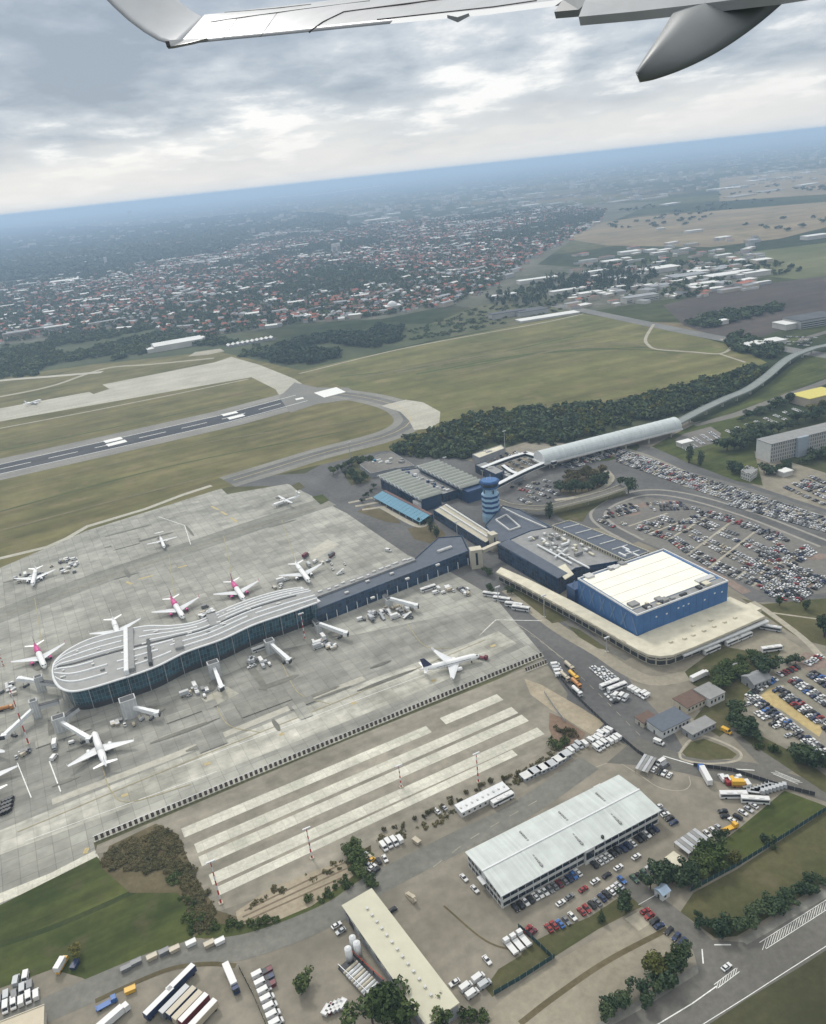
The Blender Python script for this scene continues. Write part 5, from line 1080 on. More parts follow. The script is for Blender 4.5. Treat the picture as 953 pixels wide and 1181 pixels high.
# ------------------------------------------------------------------ vehicles
PAINT = {'white':(0.62,0.62,0.61),'silver':(0.42,0.43,0.44),'grey':(0.16,0.165,0.17),'black':(0.018,0.018,0.02),'navy':(0.02,0.035,0.09),'blue':(0.04,0.12,0.34),'red':(0.24,0.025,0.025),'maroon':(0.13,0.02,0.03),'yellow':(0.62,0.36,0.04),'green':(0.05,0.10,0.06),'beige':(0.42,0.37,0.28),'orange':(0.42,0.19,0.06)}
PM = {k: M('paint_'+k, v, 0.45, 0.0, spec=0.35) for k, v in PAINT.items()}
m_tyre = M('tyre_rubber', (0.02,0.02,0.02), 0.9, 0.0); m_vglass = M('vehicle_glass', (0.025,0.03,0.036), 0.42, 0.0, spec=0.35); m_lamp = M('headlamp_glass', (0.6,0.6,0.55), 0.2, 0.0)
def v_parts(kind):
    """dict part -> (MB, slot) ; slot 0 paint, 1 glass, 2 tyre, 3 lamp/trim"""
    d = []
    if kind in ('car','suv'):
        h = 0.0 if kind == 'car' else .22; l2 = 2.2
        body = MB().prof([(-2.15,.32),(2.1,.32),(2.2,.62),(2.05,.80+h),(1.05,.93+h),(-1.75,.98+h),(-2.15,.88+h)], -.88, .88)
        body.frust((-1.25,.10,-.62,.62),(-1.2,.05,-.60,.60),1.38+h,1.46+h)
        d.append(('body', body, 0)); d.append(('window', MB().frust((-1.85 if kind=='suv' else -1.8,.95,-.80,.80),(-1.28,.14,-.62,.62),.93+h,1.40+h), 1))
        ws = [(1.35,.9),(-1.3,.9)]; wr = .33
        d.append(('headlight', MB().box(2.08,2.2,.45,.8,.62,.78), 3)); d.append(('headlight', MB().box(2.08,2.2,-.8,-.45,.62,.78), 3))
    elif kind == 'van':
        body = MB().prof([(-2.7,.4),(2.6,.4),(2.7,.8),(2.5,1.15),(1.75,1.3),(1.2,2.25),(1.0,2.35),(-2.65,2.35),(-2.72,2.2)], -1.0, 1.0)
        d.append(('body', body, 0)); d.append(('windscreen', MB().add([(1.83,-.88,1.32),(1.83,.88,1.32),(1.32,.82,2.2),(1.32,-.82,2.2),(1.7,-.88,1.32),(1.7,.88,1.32),(1.2,.82,2.2),(1.2,-.82,2.2)],[(0,1,2,3),(7,6,5,4),(0,4,5,1),(1,5,6,2),(2,6,7,3),(3,7,4,0)]), 1))
        d.append(('side_window', MB().box(.2,1.15,-1.02,-.99,1.4,2.0), 1)); d.append(('side_window', MB().box(.2,1.15,.99,1.02,1.4,2.0), 1)); ws = [(1.7,1.0),(-1.7,1.0)]; wr = .36
    elif kind == 'bus':
        body = MB().prof([(-6,.35),(6,.35),(6.05,2.9),(5.8,3.1),(-6,3.1)], -1.25, 1.25)
        d.append(('body', body, 0)); d.append(('window_band', MB().box(-5.6,5.6,-1.275,-1.252,1.45,2.5), 1)); d.append(('window_band', MB().box(-5.6,5.6,1.252,1.275,1.45,2.5), 1))
        d.append(('windscreen', MB().box(6.03,6.09,-1.1,1.1,1.2,2.7), 1)); d.append(('roof_unit', MB().box(-3,-.5,-.8,.8,3.1,3.4), 3)); d.append(('roof_unit', MB().box(1.5,3.5,-.8,.8,3.1,3.35), 3)); ws = [(3.6,1.2),(-3.4,1.2)]; wr = .5
    elif kind == 'coach_trailer':
        d.append(('box_body', MB().box(-6.5,6.2,-1.25,1.25,1.0,3.9), 0)); d.append(('roof_panel', MB().box(-6.4,6.1,-1.15,1.15,3.902,3.96), 3)); d.append(('chassis', MB().box(-6,6,-.8,.8,.5,.98), 2)); ws = [(-4.2,1.1),(-5.4,1.1),(4.6,1.1)]; wr = .5
    elif kind == 'truck':
        d.append(('box_body', MB().box(-6.5,4.0,-1.25,1.25,1.0,3.8), 3)); d.append(('cab', MB().prof([(4.2,.5),(6.4,.5),(6.4,1.9),(6.1,3.0),(4.2,3.1)],-1.2,1.2), 0)); d.append(('windscreen', MB().add([(6.43,-1.05,1.9),(6.43,1.05,1.9),(6.17,1.0,2.9),(6.17,-1.0,2.9)],[(0,1,2,3)]).add([(6.35,-1.05,1.9),(6.35,1.05,1.9),(6.09,1.0,2.9),(6.09,-1.0,2.9)],[(3,2,1,0)]), 1)); d.append(('chassis', MB().box(-6.2,6.2,-.5,.5,.5,.98), 2)); ws = [(5.2,1.1),(-3.6,1.1),(-4.9,1.1)]; wr = .5
    elif kind == 'tanker':
        d.append(('tank', MB().cyl((-4.2,0,2.0),(1.8,0,2.0),1.1,n=14), 3)); d.append(('cab', MB().prof([(2.1,.5),(4.0,.5),(4.0,1.6),(3.7,2.6),(2.1,2.7)],-1.15,1.15), 0)); d.append(('windscreen', MB().box(3.75,4.03,-1.0,1.0,1.65,2.2), 1)); d.append(('chassis', MB().box(-4,4,-.5,.5,.5,.9), 2)); ws = [(3.1,1.0),(-2.2,1.0),(-3.3,1.0)]; wr = .48
    elif kind == 'tractor':
        d.append(('body', MB().box(-1.5,1.5,-.75,.75,.35,1.0).box(-1.5,-.2,-.7,.7,1.0,1.15), 0)); d.append(('cab_window', MB().frust((-.2,.9,-.65,.65),(-.1,.7,-.55,.55),1.0,1.65), 1)); d.append(('cab_roof', MB().box(-.15,.75,-.6,.6,1.65,1.75), 0)); ws = [(.95,.75),(-.95,.75)]; wr = .35
    elif kind == 'cart':
        d.append(('deck', MB().box(-1.6,1.6,-.8,.8,.45,.62), 2)); d.append(('cover', MB().prof([(-1.5,.62),(1.5,.62),(1.5,1.8),(1.2,1.95),(-1.2,1.95),(-1.5,1.8)],-.75,.75), 0)); d.append(('tow_bar', MB().box(1.6,2.6,-.05,.05,.45,.55), 2)); ws = [(1.1,.7),(-1.1,.7)]; wr = .28
    elif kind == 'stairs':
        d.append(('chassis', MB().box(-3,3,-1,1,.4,.9), 0)); d.append(('stair_ramp', MB().prof([(-3,.9),(2.2,3.6),(3.2,3.6),(3.2,3.3),(2.4,3.3),(-2.4,.9)],-.8,.8), 3)); d.append(('cab', MB().box(1.4,3.0,-1.0,-.2,.9,2.2), 0)); d.append(('handrail', MB().prof([(-3,1.7),(2.2,4.4),(3.2,4.4),(3.2,4.3),(2.25,4.3),(-3,1.6)],-.85,-.78), 3)); ws = [(2,.9),(-2,.9)]; wr = .4
    elif kind == 'loader':
        d.append(('chassis', MB().box(-3.4,2.6,-.9,.9,.4,1.0), 0)); d.append(('lift_box', MB().box(-3.5,2.0,-1.15,1.15,1.6,3.8), 3)); d.append(('cab', MB().prof([(2.1,.6),(3.8,.6),(3.8,1.3),(3.4,2.3),(2.1,2.4)],-1.0,1.0), 0)); d.append(('windscreen', MB().box(3.5,3.83,-.9,.9,1.35,1.9), 1)); d.append(('scissor_lift', MB().add([(-3,-.6,1.0),(-2.7,-.6,1.0),(1.6,-.6,1.6),(1.3,-.6,1.6),(-3,.6,1.0),(-2.7,.6,1.0),(1.6,.6,1.6),(1.3,.6,1.6)],[(0,1,2,3),(4,5,6,7),(0,4,7,3),(1,5,6,2)]), 2)); ws = [(2.4,.9),(-2.2,.9)]; wr = .42
    elif kind == 'container':
        d.append(('box', MB().prof([(-1.7,.15),(1.7,.15),(2.0,1.7),(-2.0,1.7)],-1.1,1.1), 0)); d.append(('rim', MB().box(-2.05,2.05,-1.15,-1.0,1.6,1.78).box(-2.05,2.05,1.0,1.15,1.6,1.78).box(-2.05,-1.9,-1.0,1.0,1.6,1.78).box(1.9,2.05,-1.0,1.0,1.6,1.78), 3)); d.append(('lid', MB().box(-1.85,-.1,-.98,.98,1.702,1.74), 3)); ws = []; wr = 0
    elif kind == 'flatbed':
        d.append(('bed', MB().box(-4,1.5,-1.15,1.15,.9,1.15).box(-4,-3.8,-1.1,1.1,1.15,1.9), 3)); d.append(('cab', MB().prof([(1.8,.5),(3.8,.5),(3.8,1.6),(3.5,2.5),(1.8,2.6)],-1.1,1.1), 0)); d.append(('windscreen', MB().box(3.55,3.83,-.95,.95,1.65,2.15), 1)); d.append(('chassis', MB().box(-3.9,3.8,-.45,.45,.5,.89), 2)); ws = [(2.8,1.0),(-2.6,1.0)]; wr = .46
    for x, y in ws:
        for sd_ in (1, -1): d.append(('wheel', MB().cyl((x,sd_*(y-.14),wr),(x,sd_*(y+.06),wr),wr,n=10), 2))
    return d
VP = {}
def v_mats(color, trim): return [PM[color], m_vglass, m_tyre, trim]
TPL = {}; SINGLE = {}
def vparts(kind):
    if kind not in VP: VP[kind] = v_parts(kind)
    return VP[kind]
NAME = {'car':'parked_car','suv':'parked_car','van':'van','bus':'bus','coach_trailer':'box_trailer','truck':'lorry','tanker':'fuel_tanker','tractor':'baggage_tractor','cart':'baggage_cart','stairs':'boarding_stairs','loader':'catering_loader','container':'container','flatbed':'flatbed_truck'}
CATN = {'car':'car','suv':'car','van':'van','bus':'bus','coach_trailer':'trailer','truck':'lorry','tanker':'fuel tanker','tractor':'baggage tractor','cart':'baggage cart','stairs':'boarding stairs','loader':'catering truck','container':'container','flatbed':'truck'}
PROTO = {}
def vehicle(kind, color, x, y, rz, label, group=None, trim='white', name=None):
    key = (kind, color, trim)
    if key not in PROTO:
        t = thing(name or NAME[kind], label, CATN[kind], (x, y, GZ), rz, group); tm = PM[trim] if trim in PM else m_lamp
        if kind in ('car','suv'): tm = m_lamp
        mm = v_mats(color, tm)
        mcache = TPL.setdefault(kind, {})
        for i, (pn, mb, slot) in enumerate(vparts(kind)):
            o = mb.build(pn, mm[slot], t)
        PROTO[key] = t; return t
    c = copy_tree(PROTO[key]); c.location = (x, y, GZ); c.rotation_euler = (0, 0, rz); c.name = name or NAME[kind]
    for k in ('label', 'group'):
        if k in c: del c[k]
    tag(c, label, CATN[kind], group); return c
CARS = []      # (x, y, rz, kind, colour, label, group)
LET = {'w':'white','s':'silver','g':'grey','k':'black','n':'navy','b':'blue','r':'red','m':'maroon','y':'yellow','e':'green','t':'beige','o':'orange'}
def row(p0, p1, pat, desc, mode='perp', kind='car', group=None, jit=.12, flip=None, z0=0):
    a, b = P(*p0), P(*p1); d = b-a; mx = int(d.length/({'car':2.3,'van':2.45,'bus':3.2}[kind] if mode == 'perp' else 5.2)); pat = pat[:max(1, mx)] if len(pat) > mx else pat; n_ = len(pat); ang = math.atan2(d.y,d.x)+(math.pi/2 if mode == 'perp' else 0); q = random.Random(sum(map(ord, desc)))
    tot = sum(c != '.' for c in pat); j = 0
    for i, ch in enumerate(pat):
        if ch == '.': continue
        p = a.lerp(b, (i+.5)/n_)+Vector((q.uniform(-jit,jit), q.uniform(-jit,jit)*2, 0)); kd = kind
        if kind == 'car' and q.random() < .2: kd = 'suv'
        col = LET[ch.lower()]; nm = CATN[kd]
        lb = f'{col} {nm}, {ORD[min(j,39)]} from the left in {desc}' if tot > 1 else f'{col} {nm} {desc}'
        CARS.append((p.x, p.y, ang+(math.pi if (q.random() < .4 if flip is None else flip) else 0)+q.uniform(-.04,.04), kd, col, lb, group or 'cars parked in '+desc)); j += 1
def one(px, py, rz, kind, col, label, group=None, trim='white', name=None):
    p = P(px, py); vehicle(kind, col, p.x, p.y, R(rz), label, group, trim, name)
A0 = 27.0
# around the long warehouse
row((592,1050),(670,1007),'kkwkwwwggmgnbw','the row along the front of the long warehouse')
row((683,1000),(732,972),'kwwwkknnw','the warehouse front row right of the stair bay')
row((734,971),(758,956),'kkwknk'[:6],'the row beyond the warehouse front')
row((757,930),(779,952),'wgwknwk','the row facing the right gable of the warehouse')
for px, py, c, l in [(647,1043,'white','white car driving out at the left of the open yard lane'),(657,1036,'grey','dark grey car just ahead of the leftmost white car in the yard lane'),(673,1027,'red','red car in the middle of the yard lane'),(686.5,1018,'white','white car ahead of the red car in the yard lane'),(700,1011,'black','black car in the yard lane between two white cars'),(713.5,1002,'white','white car in the yard lane nearest the second car row'),(734,989.5,'white','white car at the right end of the yard lane'),(838,1117,'white','white car turning out of the junction on the main road'),(535.5,1014,'white','white car parked at the left gable of the warehouse, upper one'),(548,1027,'white','white car parked at the left gable of the warehouse, lower one'),(562,1109,'white','lone white car near the edge of the open yard')]:
    p = P(px, py); CARS.append((p.x, p.y, R(30 if px not in (535.5,548,562) else -60), 'car', c, l, None))
row((630,1074),(642,1067),'rr'[:2],'the red pair left of the verge row')
row((643,1069),(664,1057),'bgwg','the verge row beside the small conifer')
row((668,1054),(692,1040),'rrkgw','the verge row before the round tree')
row((692,1038),(717,1022),'nkwwsw','the verge row right of the small conifer')
row((714,1018),(720,1014),'b','parked alone above the round tree')
row((729,1017),(758,1000),'ekesnbkw','the row beside the gatehouse trees')
row((741,1049),(764,1073),'rrknnw','the upper row along the side road')
row((768,1073),(792,1091),'knnkw','the lower row along the side road')
row((606,1071),(617,1079),'rmw','the slanted row beside the three white trucks')
row((549,1125),(563,1142),'wswwt','the upper van row by the shed end', kind='van')
row((535,1136),(549,1153),'ww.sw','the lower van row by the shed end', kind='van')
row((521,1131),(528,1140),'w','parked beside the right wall of the long shed', kind='car')
row((450,1048),(455,1054),'kw','beside the top end of the long shed')
row((386,1066),(396,1079),'wsn','the row left of the long shed')
for k in range(3): one(589+k*7.6, 1094-k*4.6, 118, 'flatbed', 'white', f'white flatbed truck, {ORD[k]} from the left of three at the dark fence', 'white flatbed trucks at the fence', 'white')
row((422,998),(437,1007),'wwk','the fenced compound, lower left cars')
row((418,986),(430,996),'sty','the fenced compound, upper left cars', kind='car')
row((434,996),(448,990),'kwg','the fenced compound, lower right cars')
row((440,980),(464,968),'wwwww','the fenced compound, tall vans', kind='van')
one(580,925,27,'bus','white','white bus parked alongside the portable office')
row((500,940),(516,930),'ws','the gravel beside the portable office')
# yard below the loop road
one(846,920,-8,'bus','white','white bus in the yard below the loop road, left one of two'); one(871,926,-14,'bus','white','white bus in the yard below the loop road, right one of two')
one(853,907.5,-10,'loader','orange','orange high-lift truck among the vehicles behind the buses','vehicles behind the buses','yellow'); one(838,903,95,'van','red','red van among the vehicles behind the white buses'); 
for k, (c, kd) in enumerate([('white','van'),('white','van'),('yellow','van'),('white','van'),('white','flatbed'),('white','van')]): one(833+k*5.6, 899+k*1.2, 95, kd, c, f'{c} {CATN[kd]}, {ORD[k]} from the left in the row under the loop road', 'vans under the loop road')
one(813,897,90,'truck','blue','blue and white lorry parked at the bend of the loop road')
for k in range(7): one(872+k*4.2, 913-k*1.2+2, -20, 'flatbed', 'silver', f'grey airport stair trailer, {ORD[k]} from the left in the stacked trailer row', 'stacked grey trailers', 'silver', 'flatbed_trailer')
row((832,934),(838,946),'kkg','the dark trio left of the white buses', 'perp')
row((842,950),(872,928),'wkwsw','the row at the edge of the bus yard')
row((806,968),(833,955),'wwws','the row beside the grey carport')
one(842,957,20,'flatbed','yellow','yellow flatbed truck beside the grass plot', None, 'yellow')
row((752,888),(775,897),'wkww','the four parked below the striped shelter', kind='car'); row((760,880),(770,886),'wgw','the upper group below the striped shelter', kind='van')
row((681,858),(703,842),'wwwwww','the van rows at the fence corner, upper row', kind='van'); row((686,866),(714,850),'wwwwwww','the van rows at the fence corner, lower row', kind='van'); row((655,868),(676,858),'wssw','the fence row left of the white vans', kind='van')
# compound beside the service road
row((683,770),(706,790),'wswwwsww','the compound beside the service road, left edge row', kind='car'); row((692,771),(712,786),'wswwsw','the compound beside the service road, second row', kind='car')
for k in range(2): one(703+k*9, 792+k*3.5, 22, 'bus', 'white', f'white airport bus, {"left" if k == 0 else "right"} one of the pair in the service compound')
row((708,802),(724,808),'wwsww','the compound row below the airport buses', kind='van'); row((727,794),(747,806),'wwwwws','the compound row right of the airport buses', kind='van'); row((700,800),(712,812),'swsk','the compound lower corner row', kind='car')
row((640,766),(647,782),'wsww','the strip beside the orange tankers', 'perp', 'van')
for k, (px, py, c) in enumerate([(657,771,'beige'),(652,783,'beige'),(662,782,'yellow'),(665,791,'orange'),(666,800,'white')]): one(px, py, -70, 'tanker', c, f'{c} fuel tanker, {ORD[k]} from the top in the group on the service road', 'fuel tankers on the service road', c)
for k in range(2): one(567+k*12, 688+k*5.5, -28, 'bus', 'white', f'white apron bus, {ORD[k]} in the line beside the lawn before the canopy', 'apron buses beside the lawn')
one(593,700,-28,'bus','white','white apron bus, third in the line beside the lawn before the canopy','apron buses beside the lawn'); one(601,704,-28,'bus','white','white apron bus at the lower end of the line beside the lawn','apron buses beside the lawn')
for k, (px, py) in enumerate([(821,752),(846,742),(858,737)]): one(px, py, 25, 'bus', 'white', f'white coach, {ORD[k]} from the left under the canopy edge', 'coaches under the canopy edge')
one(889,727,-32,'bus','silver','grey coach parked at the right corner of the cream canopy'); one(890,751,3,'bus','white','white coach behind the trees in the bus bay'); one(807,783,27,'truck','white','white lorry parked at the bushes below the canopy')
one(494,681,25,'bus','white','white apron bus beneath the connector'); one(838,845,-55,'van','yellow','yellow van on the loop road beside the grass island'); one(760,858,-45,'van','white','white van on the service road near the shelter')
one(448,636,-40,'van','white','white van on the dark lane above the connector'); one(301,750,27,'bus','white','white apron bus beneath the pier facade')
# truck yard, lower left
one(268,1133,-62,'truck','navy','white box lorry with dark blue cab alone in the truck yard',None,'white')
for k, (px, py, c, tr) in enumerate([(186,1162,'navy','white'),(204,1160,'grey','silver'),(211,1135,'navy','white'),(212,1162,'navy','beige'),(219,1167,'beige','beige'),(226,1170,'maroon','white'),(236,1177,'beige','white')]): one(px, py, 52, 'coach_trailer', c, f'{c} box trailer, {ORD[k]} from the left in the packed trailer row', 'box trailers in the truck yard', tr)
one(132,1178,47,'truck','white','white lorry at the bottom edge of the truck yard'); one(124,1160,30,'flatbed','blue','blue flatbed lorry beside the yellow skip',None,'blue'); one(151,1144,22,'container','yellow','yellow skip container behind the blue flatbed lorry',None,'yellow')
for k, (px, py, c) in enumerate([(146,1119,'grey'),(158,1112,'grey'),(176,1106,'beige'),(190,1100,'grey'),(202,1097,'beige'),(221,1090,'white'),(242,1091,'beige'),(254,1088,'white')]): one(px, py, 27, 'container', c, f'{c} skip, {ORD[k]} from the left along the perimeter road', 'skips along the perimeter road', c)
for k in range(7): one(299+k*3.4, 1126+k*9.3, 27, 'van', 'white', f'white van, {ORD[k]} from the top in the row behind the dark hedge', 'white vans behind the hedge')
for k in range(3): one(309+k*2, 1122+k*8, 27, 'container', ['maroon','navy','maroon'][k], f'dark skip, {ORD[k]} from the top right of the white vans', 'dark skips beside the vans', 'black')
row((3,1166),(47,1147),'wwwww','the row above the beige flat building', kind='van'); row((-5,1158),(40,1139),'gsgsg','the upper trailer row above the beige flat building', kind='van')
row((14,1134),(36,1128),'sws','the trio of white machines on the field edge', kind='van')
one(72,1116,80,'loader','yellow','white and yellow machine at the corner of the field',None,'white'); one(87,1115,80,'container','navy','dark blue skip at the corner of the field',None,'navy')
for k in range(5): one(377+k*4.5, 1168-k*1.8, 60, 'container', ['white','maroon','white','silver','white'][k], f'small tank container, {ORD[k]} from the left beside the dark shed roof', 'tank containers', 'white')
one(474,1037,-60,'stairs','beige','pale stair machine standing alone on the open yard',None,'beige'); one(481,972,-50,'container','beige','pale skip beside the strip pad verge',None,'beige')
one(556,760,-30,'flatbed','maroon','brown pushback tug at the nose of the dark-tailed airliner',None,'maroon','pushback_tug')
# service equipment on the apron
eq = random.Random(21)
def cluster(cx, cy, rx, ry, n_, where, bias=('cart','tractor','van','loader','stairs','container')):
    L_ = sorted([(cx+eq.uniform(-rx,rx), cy+eq.uniform(-ry,ry)) for k in range(n_)])
    for k, (px, py) in enumerate(L_):
        kd = eq.choice(bias); c = eq.choice(['white','white','silver','grey','grey','beige','white'] if kd != 'container' else ['grey','silver','beige'])
        one(px, py, eq.choice([25,-65,115,25,60]), kd, c, f'{c} {CATN[kd]}, {ORD[k]} from left in equipment {where}', f'ground equipment {where}', eq.choice(['white','silver']))
cluster(30,669,12,6,11,'around the far left airliner'); cluster(52,662,8,8,6,'right of the far left airliner'); cluster(79,652,9,9,16,'parked on the far left apron',('cart','van','container','cart','flatbed'))
cluster(8,795,8,10,7,'left of the pier tip'); cluster(375,742,15,7,17,'under the left end of the connector',('cart','cart','tractor','container','loader')); cluster(458,708,20,7,20,'under the middle of the connector'); cluster(518,683,22,5,14,'under the right end of the connector',('van','cart','tractor','van'))
cluster(225,800,14,5,9,'below the mid pier bridge'); cluster(300,768,12,5,9,'below the right pier bridge'); cluster(145,834,20,5,8,'below the tallest bridge tower',('cart','container','tractor')); cluster(320,672,12,7,8,'beside the all-white airliner'); cluster(380,655,24,8,9,'behind the connector gallery'); cluster(25,872,9,6,6,'at the left edge below the bridges',('van','tractor','cart')); cluster(235,706,8,5,4,'between two pink-tailed airliners',('van','bus'))
cluster(425,712,12,4,6,'behind the connector columns',('cart','loader','van'))
one(64,862,-75,'loader','silver','grey loader beside the wide grey bridge tower'); one(63,875,80,'van','white','white van left of the lower left airliner'); one(83,858,20,'cart','white','white cart beside the boarding bridge tunnel')
one(8,819,15,'tanker','orange','orange tanker at the left edge beside the slim bridge tower',None,'orange'); one(383,642,60,'loader','maroon','dark red loader behind the connector gallery',None,'grey'); one(353,643,60,'loader','grey','dark loader on the apron above the all-white airliner',None,'maroon')
for k in range(12): one(6-k*.3+ (k%3)*4, 926+k*1.5-(k%3)*3, 60, 'cart', 'black', f'black baggage cart, {ORD[k]} in the stack at the left apron edge', 'black carts at the left apron edge', 'black')

# ------------------------------------------------------------------ car parks
cp = random.Random(11)
def rcol(w_='wwwwwssssggggkkkknnbr'): return cp.choice(w_)
def pat(n_, fill, cols='wwwwwssssggggkkkknnbr'): return ''.join(rcol(cols) if cp.random() < fill else '.' for _ in range(n_))
GR = [((860,812),(921,858),.6,'nearest the hedge'),((865,806),(945,868),.92,'second from the hedge'),((869,803),(953,869),.9,'third from the hedge'),((893,796),(960,846),.95,'fourth from the hedge'),((897,793),(962,841),.95,'fifth from the hedge'),((911,785),(965,822),.9,'sixth from the hedge'),((915,783),(968,818),.75,'seventh from the hedge'),((932,778),(975,806),.95,'eighth from the hedge'),((936,775),(978,802),.9,'ninth from the hedge')]
for a_, b_, f_, ds in GR:
    n_ = int((P(*a_)-P(*b_)).length/2.55); row(a_, b_, pat(n_, f_, 'wwwwssskkkknnnbgggkr' if 'nearest' not in ds else 'wwkswk'), 'the gravel lot row '+ds)
row((862,805),(895,783),pat(12,.8,'ekkwmbw'),'the gravel car park top row beside the house'); row((894,782),(925,768),pat(12,.85,'rrmbkwws'),'the gravel car park top row beside the brick court')
row((930,768),(950,755),pat(8,.7,'wwsr'),'the gravel car park far corner row'); row((935,862),(953,875),'wskww','the gravel car park end row below the hedge')
# round-ended central car park: rows run across between the dividers
def lotrow(p0, p1, fill, ds, cols='wwwwssssgggkkkkntr'):
    n_ = max(2, int((P(*p0)-P(*p1)).length/2.6)); row(p0, p1, pat(n_, fill, cols), ds)
def lerp2(a, b, t): return (a[0]+(b[0]-a[0])*t, a[1]+(b[1]-a[1])*t)
ri = 0
for i in range(len(SEPS)-1):
    s0, s1 = SEPS[i], SEPS[i+1]
    for k in range(7):
        t_ = [.03,.135,.345,.45,.655,.76,.96][k]; fill = [.92,.95,.85,.9,.75,.65,.5][k]*(.85 if i == 0 else 1)
        if i == 5 and k < 4: fill = .9
        a_, b_ = lerp2(s0[0], s0[1], t_), lerp2(s1[0], s1[1], t_); a_, b_ = lerp2(a_, b_, .06), lerp2(a_, b_, .94)
        lotrow(a_, b_, fill, f'{ORD[k]} row of bay {ORD[i]}, round car park'); ri += 1
lotrow((690,600),(712,610),.5,'the round car park left edge'); lotrow((697,596),(722,606),.7,'the round car park left second row'); lotrow((885,668),(905,678),.9,'the round car park right end lower row'); lotrow((890,660),(920,672),.8,'the round car park right end upper row')
for t0, a_, b_ in [(0,(872,678),(905,655)),(1,(884,684),(925,655)),(2,(897,688),(938,660)),(3,(912,690),(950,664)),(4,(860,660),(902,630)),(5,(905,650),(935,632)),(6,(700,592),(735,583)),(7,(748,584),(790,582)),(8,(800,588),(850,600)),(9,(855,603),(905,620))]:
    for k in range(3): lotrow((a_[0]+k*4-3,a_[1]+k*3.4-2),(b_[0]+k*4-3,b_[1]+k*3.4-2),.75,f'{ORD[k]} row of edge bay {ORD[t0]}, round car park')
for k in range(6): lotrow((840+k*3,574-k*2.6+8),(975+k*3,610-k*2.6+9),.8,f'the outer roadside strip, lane {ORD[k]}','wwwssssggggkkknt') if k < 3 else lotrow((905+k*6,570-k*4),(975,588-k*4),.8,f'the upper right corner lot, lane {ORD[k]}')
for k in range(4): lotrow((644+k*4,537+k*1.2),(700+k*4,520+k*1.5),.7,f'the lawn-side lot below the barrel roof, lane {ORD[k]}')
for k in range(4): lotrow((598+k*11,575-k*3.2),(612+k*11,582-k*3.4),.85,f'the short lot under the ramp, lane {ORD[k]}')
for off in range(6):
    d_ = (-10.5,-7.2,-2,1.3,6.5,9.8)[off]
    lotrow((712,525+d_*.7),(816,562+d_*.7),.86,f'the upper roadside strip, lane {ORD[off]}'); lotrow((820,563+d_*.7),(975,613+d_*.7),.82 if off != 3 else .6,f'the lower roadside strip, lane {ORD[off]}','wwwssssggggkkknt')
for k in range(2): lotrow((684+k*9,514+k*1.5),(745+k*4,534+k*3),.7,f'the drop-off lot beside the station, lane {ORD[k]}')
for k in range(4): lotrow((563+k*10,526+k*-1.5),(592+k*11,543-k*2.5),.75,f'the forecourt lot between the walkways, lane {ORD[k]}')
for k in range(4): lotrow((590+k*9,562-k*3),(618+k*9,570-k*4),.6,f'the forecourt lot below the walkway, lane {ORD[k]}')
for k in range(5): lotrow((782+k*9,512-k*3.4),(794+k*9,520-k*3.4),.9,f'the paved lot behind the two dark conifers, lane {ORD[k]}','wwwwsss')
for k in range(8): lotrow((838+k*11,497-k*3.6),(852+k*11,503-k*3.6),.85,f'the storage lot behind the office slab, lane {ORD[k]}','wwwwsss')
for k in range(4): lotrow((905+k*10,562-k*4),(955+k*9,584-k*4),.8,f'the lot below the office slab, lane {ORD[k]}')
for k in range(7): lotrow((893+k*2.0,405-k*2.8),(925+k*3,408-k*3.0),.8,f'the far lot beyond the highway, lane {ORD[k]}','wwsgkn') if k > 2 else None
CARS.sort(key=lambda c: c[0]**2+c[1]**2)
NCAR = 260
for (x, y, rz, kd, col, lb, gp) in CARS[:NCAR]: vehicle(kd, col, x, y, rz, lb, gp)
# the rest of the parked cars, one mesh
BIG = {'v':[], 'f':[], 'm':[], 'n':0}
pnames = list(PAINT); 
def stuff_add(kd, col, x, y, rz):
    c, s = math.cos(rz), math.sin(rz)
    for pn, mb, slot in vparts(kd):
        if pn in ('wheel','headlight'): continue
        v = np.array(mb.v); q = np.empty_like(v); q[:,0] = x+c*v[:,0]-s*v[:,1]; q[:,1] = y+s*v[:,0]+c*v[:,1]; q[:,2] = v[:,2]+GZ
        BIG['v'].append(q); b = BIG['n']; BIG['f'] += [tuple(b+i for i in f) for f in mb.f]; BIG['m'] += [pnames.index(col) if slot == 0 else len(pnames)]*len(mb.f); BIG['n'] += len(v)
for (x, y, rz, kd, col, lb, gp) in CARS[NCAR:]: stuff_add(kd, col, x, y, rz)
mb = MB(); mb.v = [tuple(p) for p in np.concatenate(BIG['v'])]; mb.f = BIG['f']; mb.m = BIG['m']
o = mb.build('distant_parked_cars', [PM[k] for k in pnames]+[m_vglass]); tag(o, 'many small cars parked in rows across the distant car parks', 'parked cars', kind='stuff')
print('cars', len(CARS))
